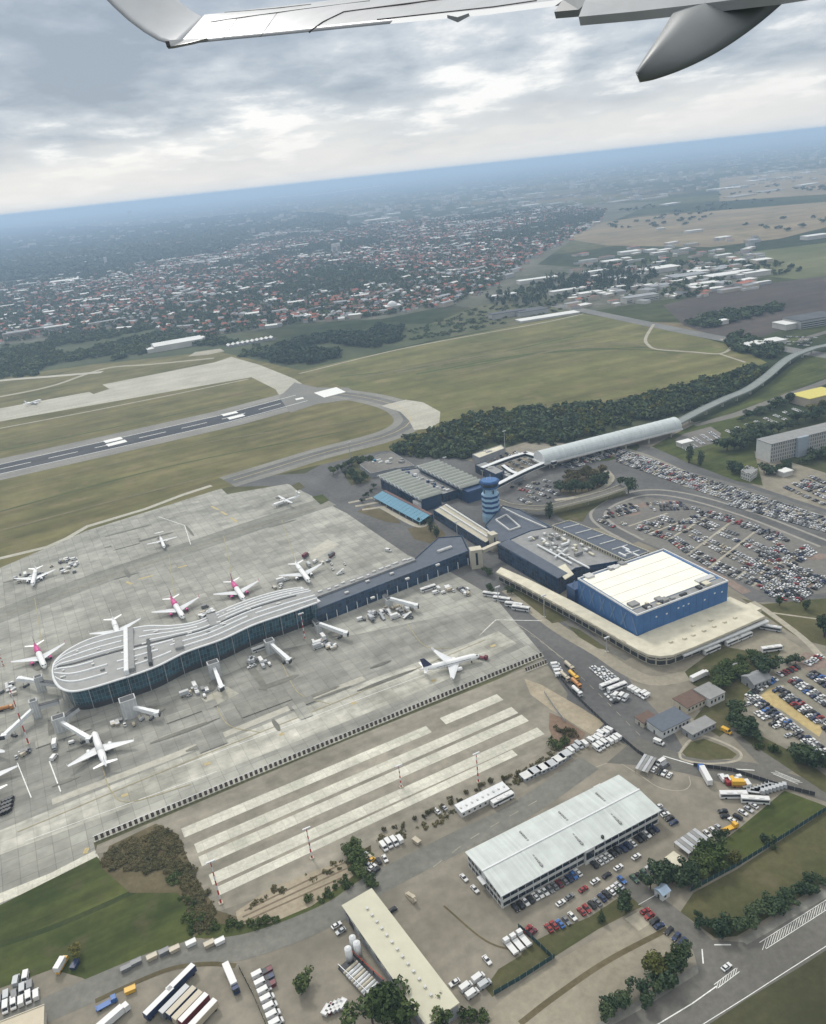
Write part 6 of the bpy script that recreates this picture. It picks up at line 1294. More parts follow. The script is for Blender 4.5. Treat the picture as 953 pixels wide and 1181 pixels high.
# ------------------------------------------------------------------ trees
m_leafa = leaf_mat('broadleaf_foliage', (0.026,0.046,0.014), (0.055,0.082,0.025), (0.105,0.13,0.04))
m_leafd = leaf_mat('dark_conifer_foliage', (0.02,0.04,0.02), (0.04,0.066,0.031), (0.07,0.095,0.042))
m_leafy = leaf_mat('yellowing_foliage', (0.055,0.065,0.016), (0.11,0.115,0.028), (0.19,0.17,0.045))
m_leafb = leaf_mat('rusty_shrub_foliage', (0.042,0.046,0.02), (0.085,0.08,0.036), (0.145,0.12,0.058))
m_bark = M('tree_bark', (0.075,0.055,0.04), 0.95, 0.2, 2.0)
def crown_arrays(n_, size, shape, seed):
    """leaf clumps (bent quads) scattered on and in uneven lobes; unit crown: radius 1, height 2, base z 0"""
    g = np.random.default_rng(seed); vs = []
    if shape == 'round': lobes = [(np.array([g.normal(0,.38), g.normal(0,.38), g.uniform(.45,1.55)]), g.uniform(.38,.62)) for _ in range(11)]
    elif shape == 'tall': lobes = [(np.array([g.normal(0,.13), g.normal(0,.13), z]), .30+.42*math.sin(math.pi*min(max(z/3.4,.08),.95))) for z in np.linspace(.3,3.0,12)]
    elif shape == 'cone': lobes = [(np.array([g.normal(0,.05), g.normal(0,.05), z]), max(.10, .85*(1-z/3.3))) for z in np.linspace(.2,3.1,12)]
    else: lobes = [(np.array([g.normal(0,.5), g.normal(0,.5), g.uniform(.2,.7)]), g.uniform(.28,.5)) for _ in range(8)]
    wts = np.array([r*r for _, r in lobes]); wts /= wts.sum()
    for k in range(n_):
        c, r = lobes[g.choice(len(lobes), p=wts)]; d = g.normal(size=3); d /= np.linalg.norm(d)
        p = c+d*r*g.uniform(.6,1.05)*np.array([1,1,.9]); nrm = d+g.normal(size=3)*.55; nrm /= np.linalg.norm(nrm)
        u = np.cross(nrm, g.normal(size=3)); u /= np.linalg.norm(u); w_ = np.cross(nrm, u); s = size*g.uniform(.6,1.4)
        vs += [p-u*s, p-w_*s*.8, p+u*s+nrm*s*.2, p+w_*s*.8]
    v = np.array(vs); v[:,2] = np.maximum(v[:,2], .02); return v
VAR = {'round':[crown_arrays(950,.125,'round',i) for i in range(4)], 'tall':[crown_arrays(420,.14,'tall',10+i) for i in range(2)], 'cone':[crown_arrays(420,.13,'cone',20+i) for i in range(2)], 'shrub':[crown_arrays(420,.13,'shrub',30+i) for i in range(3)]}
LOW = {'round':[crown_arrays(90,.29,'round',40+i) for i in range(6)], 'tall':[crown_arrays(70,.24,'tall',50+i) for i in range(2)], 'shrub':[crown_arrays(60,.28,'shrub',60+i) for i in range(3)]}
TINY = [crown_arrays(22,.5,'round',70+i) for i in range(6)]
def quads_mesh(name, arr, mat):
    n_ = len(arr)//4; me = bpy.data.meshes.new(name); me.vertices.add(len(arr)); me.vertices.foreach_set('co', arr.astype(np.float32).ravel())
    me.loops.add(n_*4); me.loops.foreach_set('vertex_index', np.arange(n_*4, dtype=np.int32)); me.polygons.add(n_)
    me.polygons.foreach_set('loop_start', np.arange(0, n_*4, 4, dtype=np.int32)); me.materials.append(mat); me.update(calc_edges=True); me.validate(); return me
TM = {}
def tree(x, y, h, r, label, shape='round', mat=None, group=None, seed=0, name=None):
    mat = mat or m_leafa; i = seed % len(VAR[shape]); key = (shape, i, mat.name)
    top = VAR[shape][i][:,2].max()
    if key not in TM: TM[key] = quads_mesh('crown', VAR[shape][i], mat)
    nm = name or ('shrub' if shape == 'shrub' else 'tree'); q = random.Random(seed*7+3)
    t = thing(nm, label, 'shrub' if nm == 'shrub' else 'tree', (x, y, GZ), q.uniform(0, 6.28), group)
    base = .0 if shape == 'shrub' else h*(.16 if shape == 'round' else .06)
    o = bpy.data.objects.new('crown', TM[key]); C.objects.link(o); o.parent = t; o.location = (0, 0, base); o.scale = (r, r*q.uniform(.85,1.1), (h-base)/top)
    tk = ('trunk', shape)
    if tk not in TM:
        m = MB(); m.cyl((0,0,0),(.02,.01,.6),.075,.05,n=7)
        for k in range(5): a = k*1.3; m.cyl((.02,.01,.42+.04*k),(.30*math.cos(a),.30*math.sin(a),.75+.03*k),.03,.012,n=5)
        ob = m.build('trunk', m_bark, t); TM[tk] = ob.data
    else: ob = bpy.data.objects.new('trunk', TM[tk]); C.objects.link(ob); ob.parent = t
    ob.scale = (h*.5, h*.5, h*.9 if shape != 'shrub' else h*.6); return t
tn = [0]
def T(px, py, h, r, label, shape='round', mat=None, group=None):
    tn[0] += 1; p = P(px, py); return tree(p.x, p.y, h, r, label, shape, mat, group, tn[0])
def trow(pts, n_, h, r, desc, shape='round', mat=None, jit=2.0, hv=.3):
    q = PL(pts); tot = sum((b-a).length for a, b in zip(q, q[1:])); g = random.Random(sum(map(ord, desc)))
    for k in range(n_):
        s = tot*(k+.5)/n_
        for a, b in zip(q, q[1:]):
            L_ = (b-a).length
            if s <= L_: p = a.lerp(b, s/L_); break
            s -= L_
        tn[0] += 1; f = g.uniform(1-hv, 1+hv)
        nm = 'shrub' if shape == 'shrub' else 'tree'
        tree(p.x+g.uniform(-jit,jit), p.y+g.uniform(-jit,jit), h*f, r*f*g.uniform(.85,1.15), f'{"green" if mat is None else ("dark" if mat is m_leafd else ("yellowish" if mat is m_leafy else "rusty brown"))} {nm}, {ORD[min(k,39)]} from the left {desc}', shape, mat, f'{nm}s {desc}', tn[0])
T(349,1142,7,4.2,'round lone tree in the middle of the silo yard','round'); T(452,1172,16,6.5,'large dense tree overhanging the end of the long shed','round',group=None); T(430,1180,11,6,'bushy tree at the bottom edge left of the large dense tree'); T(468,1189,13,6,'bushy tree at the bottom edge below the large dense tree'); T(507,1183,9,5,'tree in front of the end of the long shed','round'); T(548,1178,5,4,'low bush at the bottom edge right of the shed','shrub')
T(90,1104,6,2.6,'small yellowish tree at the corner of the green field','round',m_leafy)
T(694,1063,7,2.0,'small dark conifer in the verge below the car rows','cone',m_leafd); T(721,1047,8,4,'round dark tree at the right end of the verge row','round',m_leafd)
T(758,1125,9,5.0,'yellowish weeping tree beside the pale pad','round',m_leafy); T(772,1118,8,3.6,'yellow-green tree right of the weeping tree','round',m_leafa); T(790,1108,8,3.8,'dark tree at the tip of the side road hedge','round',m_leafd); T(783,1120,7,3.4,'dark tree beside the junction','round',m_leafd)
trow([(690,1181),(720,1165),(752,1148),(778,1128)],9,6.5,3.4,'in the belt along the lower main road','round',m_leafd)
trow([(748,1022),(760,1016),(774,1018),(790,1024),(803,1012)],8,7.5,3.6,'in the clump round the gatehouse','round',m_leafd); trow([(803,1000),(815,992),(826,986),(820,1002),(810,1010)],8,7.5,3.8,'in the grove beside the carport','round',m_leafa)
trow([(806,1062),(818,1072),(832,1075),(850,1070),(870,1062),(888,1050),(908,1040),(925,1030),(953,1018)],18,5,3.2,'in the hedge along the fenced grass plot','round',m_leafd); T(930,1020,6,2.4,'upright bush near the right end of the grass plot','tall',m_leafd); T(847,993,5,3,'yellowish bush at the middle of the dark green fence','shrub',m_leafy); T(884,973,5,3.2,'dark bush at the right part of the dark green fence','shrub',m_leafd); T(832,965,4,2.6,'dark bush beside the grey carport','shrub',m_leafd)
# bushes between bus bay and gravel lot
trow([(815,800),(832,792),(850,782),(862,772)],8,6.5,4.2,'in the bushes below the bus bay'); trow([(825,783),(848,768),(872,760)],6,6,3.8,'in the upper bushes below the bus bay'); T(886,778,11,6,'big dark round tree beside the grey-roofed house','round',m_leafd); T(876,770,8,4.5,'dark tree left of the big round tree','round',m_leafd); trow([(908,770),(920,762)],3,5,2.8,'beside the brick court','round',m_leafd)
trow([(842,822),(850,838),(862,850),(872,858)],7,7,4,'in the hedge below the gravel car park','round',m_leafd); trow([(876,862),(900,868)],3,3.5,2.6,'in the low hedge gap','shrub'); trow([(918,872),(926,880),(934,884)],4,8.5,4.4,'in the dark clump at the hedge end','round',m_leafd); trow([(938,884),(953,890)],2,5,3,'at the far right hedge end','round',m_leafd)
T(899,699,7,2.6,'small dark tree on the lawn, left one of two below the round car park','round',m_leafd); T(929,704,7.5,3.0,'small dark tree on the lawn, right one of two below the round car park','round',m_leafd); T(951,735,16,6,'large dark tree at the right edge above the gravel car park','round',m_leafd); T(641,862,5,3.5,'green bush at the fence corner by the red soil','shrub'); T(650,858,4.5,3,'second green bush at the fence corner by the red soil','shrub')
trow([(664,852),(655,846),(645,838)],4,3,2.4,'on the red soil patch','shrub',m_leafb)
T(590,685,6,3,'dark shrub group at the left end of the cream canopy','round',m_leafd); T(566,685,8,2.6,'dark tree between apron buses and connector','round',m_leafd); T(563,664,6,3.2,'green tree beside the beige stair tower','round')
# scrub by the strip pad and grass bank
trow([(240,1070),(290,1068),(320,1060)],9,2.2,2.0,'on the bank below the sandy patch','shrub',m_leafa,1)
trow([(402,978),(408,990),(415,1003),(420,1012),(428,1022)],10,5,3.2,'in the clump above the end of the shed','round',m_leafa); trow([(355,1045),(380,1030),(400,1020)],6,2.4,2,'on the bank right of the sandy patch','shrub'); trow([(440,962),(470,950),(500,936),(530,922),(560,906),(590,898),(620,882)],18,2.0,1.6,'along the lower edge of the strip pad','shrub',m_leafb,1)
# terminal trees
T(497,613,14,4.2,'tall dark tree beside the round garden bed','tall',m_leafd); T(504,620,11,3.6,'dark tree below the tall one at the garden bed','tall',m_leafd); T(487,604,6,3.2,'low dark bush left of the tall garden trees','shrub',m_leafd); T(634,598,15,4.8,'tall dark tree right of the drop-off ramp','tall',m_leafd); T(725,569,15,6,'rounded dark tree at the top of the round car park','round',m_leafd)
trow([(645,567),(660,568),(676,567),(690,562),(697,554)],10,11,6,'in the front of the loop road clump','round',m_leafd); trow([(652,555),(668,553),(684,551),(696,548)],7,11,6,'in the back of the loop road clump','round',m_leafb)
T(795,534,19,5,'tall dark conifer, left of the pair above the roadside parking','tall',m_leafd); T(808,537,15,5,'dark conifer, right of the pair above the roadside parking','tall',m_leafd)
trow([(835,520),(848,518),(860,514),(872,508),(878,502)],9,13,7,'in the grove left of the office slab','round',m_leafd); trow([(840,542),(850,546),(858,550)],4,8,5,'below the white villa','round',m_leafd); trow([(880,545),(890,547),(900,545),(912,540)],7,8,5,'in front of the office slab','round',m_leafd); trow([(925,535),(940,530),(955,528)],4,9,5.5,'at the right part of the office slab','round',m_leafd)
trow([(885,502),(905,496),(925,488),(950,480)],8,11,6,'behind the office slab','round',m_leafd); trow([(850,487),(870,480),(890,472),(903,466)],7,8,5,'along the lane behind the storage lot','round',m_leafd); trow([(908,466),(912,462)],2,11,5,'beside the yellow-roofed building','round',m_leafd); trow([(930,478),(953,470)],3,9,5,'right of the yellow-roofed building','round',m_leafy)
trow([(385,548),(395,541),(410,536),(430,534)],9,7,3.4,'on the rim of the taxiway garden','round',m_leafa); trow([(455,525),(470,518),(485,516),(500,520)],8,7,3.6,'behind the far scallop-roofed hall','round',m_leafd); trow([(432,560),(425,572),(415,584)],4,5,2.6,'at the left end of the turquoise canopy','round',m_leafd)
trow([(395,552),(403,548),(412,560),(422,553)],7,9,3.6,'in the garden left of the scallop-roofed hall','round',m_leafd); trow([(398,540),(415,532),(428,536)],5,6,3.5,'along the taxiway garden','round',m_leafd)
# woods as masses of crowns
def world_poly(pts): return np.array([(p.x, p.y) for p in PL(pts)])
def inside(poly, x, y):
    c = np.zeros(len(x), bool); n_ = len(poly); j = n_-1
    for i in range(n_):
        xi, yi, xj, yj = *poly[i], *poly[j]; k = ((yi > y) != (yj > y)) & (x < (xj-xi)*(y-yi)/(yj-yi+1e-12)+xi); c ^= k; j = i
    return c
def scatter(pts, area_per, seed, noise=None):
    poly = world_poly(pts); lo, hi = poly.min(0), poly.max(0); g = np.random.default_rng(seed)
    n_ = int((hi[0]-lo[0])*(hi[1]-lo[1])/area_per); x = g.uniform(lo[0], hi[0], n_); y = g.uniform(lo[1], hi[1], n_); k = inside(poly, x, y)
    if noise: 
        s, th = noise; q = np.sin(x/s+1.3*np.sin(y/s*.7))+np.sin(y/s*1.2+1.7*np.sin(x/s*.9+2)); k &= q > th
    return x[k], y[k], g
def wood(name, label, pts, area_per, h, r, variants, mat, seed, noise=None, hv=.3):
    x, y, g = scatter(pts, area_per, seed, noise); arrs = []
    for i in range(len(x)):
        v = variants[g.integers(len(variants))]; f = g.uniform(1-hv, 1+hv); a = g.uniform(0, 6.28); c, s = math.cos(a), math.sin(a); rr = r*f; q = np.empty_like(v)
        q[:,0] = x[i]+(c*v[:,0]-s*v[:,1])*rr; q[:,1] = y[i]+(s*v[:,0]+c*v[:,1])*rr; q[:,2] = v[:,2]*h*f/2+h*.02; arrs.append(q)
    if not arrs: return
    o = bpy.data.objects.new(name, quads_mesh(name, np.concatenate(arrs), mat)); C.objects.link(o); tag(o, label, 'woodland', kind='stuff'); print(name, len(x)); return o
FOREST = [(452,524),(470,509),(500,503),(512,495),(545,480),(580,475),(640,472),(700,467),(760,454),(820,440),(862,425),(888,424),(880,432),(862,446),(838,457),(810,470),(782,478),(700,497),(640,514),(612,512),(560,512),(535,530),(500,528)]
wood('woodland', 'dark mixed wood between the meadow and the terminal', FOREST, 52, 7.6, 4.4, LOW['round'], m_leafd, 1, (23,-.6), .45)
wood('woodland', 'yellowing crowns scattered in the wood beyond the terminal', FOREST, 420, 8.5, 4.0, LOW['round'], m_leafy, 2, None, .4)
wood('woodland', 'lighter green crowns mixed in the wood beyond the terminal', FOREST, 48, 6.6, 4.2, LOW['round']+LOW['shrub'], m_leafa, 14, None, .45)
SCRUB = [(118,998),(128,980),(160,966),(185,955),(203,965),(214,990),(228,1015),(248,1050),(238,1072),(222,1075),(226,1060),(212,1035),(203,1012),(170,1004),(140,1004)]
wood('scrub', 'rusty brown scrub between the green field and the strip pad', SCRUB, 3.4, 2.0, 1.7, VAR['shrub'], m_leafb, 21, None, .5)
wood('scrub', 'green bushes mixed through the rusty scrub', [(190,1000),(206,1008),(228,1050),(240,1070),(222,1078),(212,1050)], 10, 3.2, 1.9, VAR['shrub'], m_leafa, 22, None, .4)
wood('woodland', 'weedy verge along the lower edge of the strip pad', [(255,1056),(300,1030),(395,990),(425,972),(480,952),(590,897),(640,862),(652,866),(600,905),(490,958),(430,985),(404,998),(310,1036),(272,1062)], 9, 1.3, 1.2, LOW['shrub'], m_leafb, 23, None, .5)
wood('scrub_wood', 'tree belt between town and far apron', [(0,420),(0,400),(70,388),(160,376),(240,388),(300,400),(330,412),(270,412),(200,400),(150,412),(60,432),(0,437)], 75, 8, 5.2, LOW['round']+LOW['shrub'], m_leafa, 3, (45,-.6), .45)
wood('scrub_wood', 'dark wood beside the greenhouse frames', [(300,412),(330,395),(370,388),(430,378),(465,378),(462,392),(420,406),(360,420),(320,420)], 60, 9, 5.6, LOW['round'], m_leafd, 4, (40,-.9), .45)
wood('scrub_wood', 'scattered bushes on the scrub field beyond the meadow', [(440,395),(500,372),(560,352),(640,352),(650,360),(590,372),(500,390)], 300, 6, 5, LOW['shrub'], m_leafa, 5)
wood('scrub_wood', 'trees along the highway right of the meadow', [(835,395),(850,385),(885,398),(905,402),(895,415),(870,412),(845,405)], 40, 8, 5, LOW['round'], m_leafd, 6)
wood('scrub_wood', 'tree line along the ploughed field', [(790,374),(830,362),(880,356),(900,352),(905,358),(860,368),(820,380)], 90, 9, 6.5, LOW['round'], m_leafd, 7)
wood('poplar_belt', 'rows of tall poplars between the town and the industrial sheds', [(560,346),(600,335),(660,322),(740,312),(760,316),(740,336),(680,344),(620,352),(570,354)], 430, 15, 4.6, LOW['tall']+LOW['round'], m_leafd, 8, (70,-.6), .4)
TOWN = [(-40,400),(-40,335),(110,312),(190,300),(260,292),(300,270),(420,258),(520,250),(640,238),(700,242),(690,258),(655,276),(610,300),(570,330),(520,352),(440,364),(340,374),(240,388),(160,376),(70,388)]
wood('town_trees', 'garden trees between the houses of the hazy town', TOWN, 190, 9, 5.5, TINY, m_leafa, 9)
wood('far_forest', 'dark forest canopy behind the town at left', [(-60,332),(-60,266),(60,262),(150,262),(250,250),(330,244),(400,250),(400,260),(300,270),(260,292),(190,300),(110,312)], 900, 15, 16, TINY, m_leafd, 10)
wood('far_forest', 'tree cover among the industrial area at right', [(560,348),(640,318),(700,302),(780,300),(900,304),(930,312),(870,322),(790,345),(700,348),(640,356)], 700, 9, 6.5, TINY, m_leafa, 11)
wood('far_forest', 'hedgerows and copses on the far fields at right', [(640,262),(760,232),(960,205),(1000,215),(1000,300),(860,300),(760,300),(680,290)], 7000, 10, 12, TINY, m_leafd, 12, (160,.55))
# ------------------------------------------------------------------ town
m_hw = [M('house_wall_white', (0.46,0.445,0.41), 0.85, 0.1, 0.05), M('house_wall_cream', (0.38,0.33,0.26), 0.85, 0.1, 0.05), M('house_wall_grey', (0.33,0.33,0.32), 0.85, 0.1, 0.05)]
m_hr = [M('roof_red_tile', (0.30,0.10,0.065), 0.85, 0.2, 0.05), M('roof_brown_tile', (0.15,0.085,0.065), 0.85, 0.2, 0.05), M('roof_grey_sheet', (0.26,0.27,0.28), 0.7, 0.2, 0.05), M('roof_pale_sheet', (0.62,0.62,0.60), 0.7, 0.1, 0.05), M('roof_dark_sheet', (0.08,0.085,0.095), 0.8, 0.2, 0.05)]
RN = ['red tiled','brown tiled','grey','pale metal','dark']; WN = ['white','cream','grey']
hg = np.random.default_rng(33)
hx, hy, _ = scatter(TOWN, 270, 33)
q = np.sin(hx/170+1.1*np.sin(hy/240))+np.sin(hy/210+1.4*np.sin(hx/190)); k = hg.random(len(hx)) < np.clip(.5+.32*q, .02, .95); hx, hy = hx[k], hy[k]
# street grain: snap to loose rows
HS = []
for x, y in zip(hx, hy):
    cell = (int(x//330), int(y//300)); cr = random.Random(cell[0]*73+cell[1]*131); ca = R(22)+cr.uniform(-.6,.6); cc_, cs_ = math.cos(ca), math.sin(ca)
    u_, v_ = x*cc_+y*cs_, -x*cs_+y*cc_; v_ = (math.floor(v_/46)+(.30 if hg.random() < .5 else .70))*46+hg.uniform(-2,2); x, y = u_*cc_-v_*cs_, u_*cs_+v_*cc_
    d = math.hypot(x, y); big = hg.random() < cr.choice([.02,.05,.2]); ang = ca+(math.pi/2 if hg.random() < .3 else 0)
    lx, ly = hg.uniform(9,15), hg.uniform(7,11); h = hg.choice([3.5,4,6,6.5])
    if big: lx, ly, h = hg.uniform(20,45), hg.uniform(10,18), hg.choice([5,6,9])
    HS.append((d, x, y, ang, lx, ly, h, int(hg.choice(5, p=[.32,.27,.19,.08,.14])) if not big else int(hg.choice([2,2,3])), int(hg.integers(3)), big))
HS.sort()
def house_geo(lx, ly, h, big):
    w_ = MB(); w_.box(-lx/2, lx/2, -ly/2, ly/2, 0, h); r_ = MB(); g_ = ly*(.12 if big else .34)
    r_.add([(-lx/2-.4,-ly/2-.5,h),(lx/2+.4,-ly/2-.5,h),(lx/2+.4,0,h+g_),(-lx/2-.4,0,h+g_),(-lx/2-.4,ly/2+.5,h),(lx/2+.4,ly/2+.5,h)], [(0,1,2,3),(3,2,5,4),(0,3,4),(1,5,2),(0,4,5,1)]); return w_, r_
NH = 290; shared = {}; hn = 0
for (d, x, y, ang, lx, ly, h, rc, wc, big) in HS[:NH]:
    key = (round(lx/3), round(ly/2), h, rc, wc, big)
    lab = f'{WN[wc]}-walled {"long low building" if big else "house"} with {RN[rc]} roof in the near edge of the hazy town'
    if key not in shared:
        t = thing('town_building' if big else 'town_house', lab, 'building' if big else 'house', (x, y, .1), ang, ('low buildings' if big else 'houses')+f' of the near town edge, {WN[wc]} with {RN[rc]} roof'); a_, b_ = house_geo(lx, ly, h, big); a_.build('wall', m_hw[wc], t); b_.build('roof', m_hr[rc], t); shared[key] = t
    else:
        c = copy_tree(shared[key]); c.location = (x, y, .1); c.rotation_euler = (0, 0, ang)
V, F, MI, nv = [], [], [], 0
for (d, x, y, ang, lx, ly, h, rc, wc, big) in HS[NH:]:
    a_, b_ = house_geo(lx, ly, h, big); c, s = math.cos(ang), math.sin(ang)
    for mb_, mi in ((a_, wc), (b_, 3+rc)):
        v = np.array(mb_.v); qv = np.empty_like(v); qv[:,0] = x+c*v[:,0]-s*v[:,1]; qv[:,1] = y+s*v[:,0]+c*v[:,1]; qv[:,2] = v[:,2]; V.append(qv); F += [tuple(nv+i for i in f) for f in mb_.f]; MI += [mi]*len(mb_.f); nv += len(v)
mb = MB(); mb.v = [tuple(p) for p in np.concatenate(V)]; mb.f = F; mb.m = MI
o = mb.build('distant_town', m_hw+m_hr, fix=False); tag(o, 'hazy spread of small houses of the town beyond the runway', 'town', kind='stuff'); print('houses', len(HS))
# distinct larger buildings
def slab(px, py, lx, ly, h, rz, name, label, wall=0, roof=3, cat='building', floors=0, gable=False, win=None):
    p = P(px, py); t = thing(name, label, cat, (p.x, p.y, .1), R(rz)); MB().box(-lx/2, lx/2, -ly/2, ly/2, 0, h).build('wall', m_hw[wall], t)
    if gable: MB().add([(-lx/2-.3,-ly/2-.4,h),(lx/2+.3,-ly/2-.4,h),(lx/2+.3,0,h+ly*.1),(-lx/2-.3,0,h+ly*.1),(-lx/2-.3,ly/2+.4,h),(lx/2+.3,ly/2+.4,h)], [(0,1,2,3),(3,2,5,4),(0,3,4),(1,5,2),(0,4,5,1)]).build('roof', m_hr[roof] if isinstance(roof, int) else roof, t)
    else: MB().box(-lx/2-.4, lx/2+.4, -ly/2-.4, ly/2+.4, h+.01, h+.8).build('roof', m_hr[roof] if isinstance(roof, int) else roof, t)
    for f in range(floors): MB().box(-lx/2+1, lx/2-1, -ly/2-.1, -ly/2-.01, 1.2+f*3, 2.6+f*3).build('window_row', m_glassd, t)
    return t
sides = [(205,400,95,42,11,24,'white_hangar','large white hangar at the edge of the far apron',0,3,'hangar',0,True),(180,405,34,26,7,24,'hangar_annex','low white annex at the left end of the large white hangar',0,3),(228,395,30,20,9,24,'hangar_annex','white annex at the right end of the large white hangar',0,3)]
for a_ in sides: slab(*a_)
gh = thing('greenhouse_frame', 'row of bare arched greenhouse frames right of the white hangar', 'greenhouse', P(288,396), R(24))
for k in range(10):
    x = -44+k*9.5; MB().prof([(x,0),(x+8.6,0),(x+8.6,3.5),(x+4.3,6),(x,3.5)], -9, 9).build('bay', m_hr[2], gh); MB().prof([(x-.1,3.55),(x+4.3,6.1),(x+8.7,3.55),(x+8.7,3.9),(x+4.3,6.5),(x-.1,3.9)], -9.3, 9.3).build('rib', m_wall_w, gh)
bl = [(40,386,120,12,14,20,'apartment_block','long pale apartment block at the left edge of town',1,2,'apartment block',4),(20,390,60,12,14,20,'apartment_block','shorter apartment block at the left frame edge',1,2,'apartment block',4),(65,383,50,12,14,20,'apartment_block','pale apartment block right of the long one',0,3,'apartment block',4),(75,326,110,60,10,15,'warehouse','big white industrial shed at the left before the far forest',0,3,'warehouse'),(30,330,90,40,9,15,'warehouse','grey industrial shed left of the big white one',2,2,'warehouse'),(95,348,60,20,8,20,'warehouse','long white shed in the left part of town',0,3,'warehouse'),(128,373,110,14,8,28,'warehouse','long low shed at the lower left of town',1,2,'warehouse'),
(123,306,14,14,38,20,'office_tower','white tower with forked top before the far forest',0,3,'tower'),(343,285,110,30,10,20,'warehouse','long white shed at the top of the town',0,3,'warehouse'),(386,292,16,14,36,20,'apartment_tower','white twin apartment tower in the red-roofed district, left one',0,3,'apartment block',8),(391,291,14,14,36,20,'apartment_tower','white twin apartment tower in the red-roofed district, right one',0,3,'apartment block',8),(293,272,20,16,45,20,'apartment_tower','grey apartment tower standing at the forest edge',2,2,'apartment block',6),(453,357,36,26,9,10,'domed_hall','white hall with pale dome at the lower edge of town',0,3,'hall'),(440,362,26,16,7,10,'low_hall','low pale building left of the domed hall',0,2),
(612,362,60,34,8,15,'flat_warehouse','dark flat warehouse at the far corner of the meadow',2,4,'warehouse'),(585,365,70,20,9,15,'flat_warehouse','dark warehouse left of the meadow corner',2,4,'warehouse'),(632,366,120,26,2.5,15,'pale_yard','pale concrete loading platform at the meadow corner',0,3,'platform'),(760,313,90,44,9,12,'warehouse','big white warehouse in the middle of the industrial strip',0,3,'warehouse'),(620,325,100,24,8,12,'warehouse','long white warehouse left in the industrial strip',0,3,'warehouse'),(738,347,70,24,10,14,'office_hall','white office hall beside the poplars',0,2,'office hall',2),(705,304,50,30,8,12,'warehouse','white-roofed shed above the poplars',0,3,'warehouse'),(726,293,60,30,8,12,'warehouse','white-roofed shed at the upper industrial strip',0,3,'warehouse'),(792,321,80,40,8,12,'warehouse','grey warehouse right of the big white warehouse',2,2,'warehouse'),(842,320,110,36,9,12,'warehouse','long white warehouse row at the right of the industrial strip',0,3,'warehouse'),(870,318,60,30,9,12,'warehouse','white warehouse end unit beside the stubble field',0,3,'warehouse'),(680,342,50,20,9,14,'warehouse','small white shed among the poplars',0,3,'warehouse'),(810,330,70,22,6,12,'warehouse','low pale shed beside the storage yard',0,3,'warehouse'),(688,316,60,20,8,12,'warehouse','grey shed at the left of the upper industrial strip',2,3,'warehouse'),(580,344,60,18,8,15,'warehouse','pale shed above the meadow corner warehouses',0,3,'warehouse'),(655,338,80,20,8,15,'warehouse','low white hall left of the poplars',0,3,'warehouse'),
(800,268,60,20,7,12,'farm_shed','white farm sheds on the stubble field',0,3,'farm shed'),(762,265,30,14,6,12,'farm_shed','small farm building on the stubble field',0,3,'farm shed'),(940,275,70,30,9,12,'warehouse','white warehouse far right before the stubble field',0,3,'warehouse'),(935,374,70,40,12,14,'dark_office','dark modern office block at the right edge beyond the highway',2,4,'office block',3),(908,378,30,30,8,14,'white_hall','white hall left of the dark modern office block',0,3,'hall'),(880,399,60,22,6,14,'white_flat_roof_hall','flat white-roofed hall beside the highway',0,3,'hall'),(830,374,26,12,6,14,'roadside_house','small white building by the highway tree line',0,3,'building'),
(940,463,44,26,9,20,'yellow_roof_building','yellow-roofed building at the right edge behind the storage lot',1,M('yellow_roof',(0.55,0.48,0.14),0.8,0.1),'building'),(790,514,14,8,4,20,'white_shed','small white shed at the left of the paved lot',0,3,'shed'),(905,548,10,8,4,20,'white_dome_tent','small white roofed pavilion below the office slab',0,3,'pavilion')]
for a_ in bl: slab(*a_)
dm = P(453,357); t = bpy.data.objects['domed_hall']; MB().loft([[Vector((11*math.cos(e)*math.cos(a), 11*math.cos(e)*math.sin(a), 9.8+9*math.sin(e))) for a in np.linspace(0,2*math.pi,13)[:-1]] for e in (0,.4,.8,1.2,1.5)]).build('dome', m_trim, t, True)
# water tower/dome mosque-like tower and far city silhouettes
fgr = np.random.default_rng(44)
V, F, MI, nv = [], [], [], 0
def bulk(n_, x0, x1, yf, hh, size, bright):
    global nv
    for _ in range(n_):
        px = fgr.uniform(x0, x1); hz = 249-102/953*px; dy = fgr.uniform(*yf); p = P(px, hz+dy); lx, ly, h = fgr.uniform(*size), fgr.uniform(*size)*.6, fgr.uniform(*hh); b = MB().rbox(p.x, p.y, fgr.uniform(.1,.6), lx, ly, 0, h)
        V.append(np.array(b.v)); F.extend(tuple(nv+i for i in f) for f in b.f); wall, roof = (0, 3+int(fgr.choice([2,3,3] if bright else [0,1,2,4,3]))); MI.extend([roof if j == 1 else int(fgr.integers(3)) for j in range(6)]); nv += 8
bulk(1100, -20, 973, (7,60), (4,16), (14,60), False); bulk(620, -20, 973, (5,44), (8,34), (18,70), True); bulk(160, -20, 973, (4,14), (20,60), (30,80), False); bulk(110, -20, 973, (14,70), (5,9), (60,180), True); bulk(130, 660, 880, (115,180), (4,8), (12,40), False); bulk(40, 660, 880, (115,180), (5,9), (18,50), True); bulk(60, -20, 400, (75,95), (5,8), (20,60), True)
mb = MB(); mb.v = [tuple(p) for p in np.concatenate(V)]; mb.f = F; mb.m = MI
o = mb.build('distant_city', m_hw+m_hr, fix=False); tag(o, 'far hazy city and scattered sheds out to the horizon', 'city', kind='stuff')
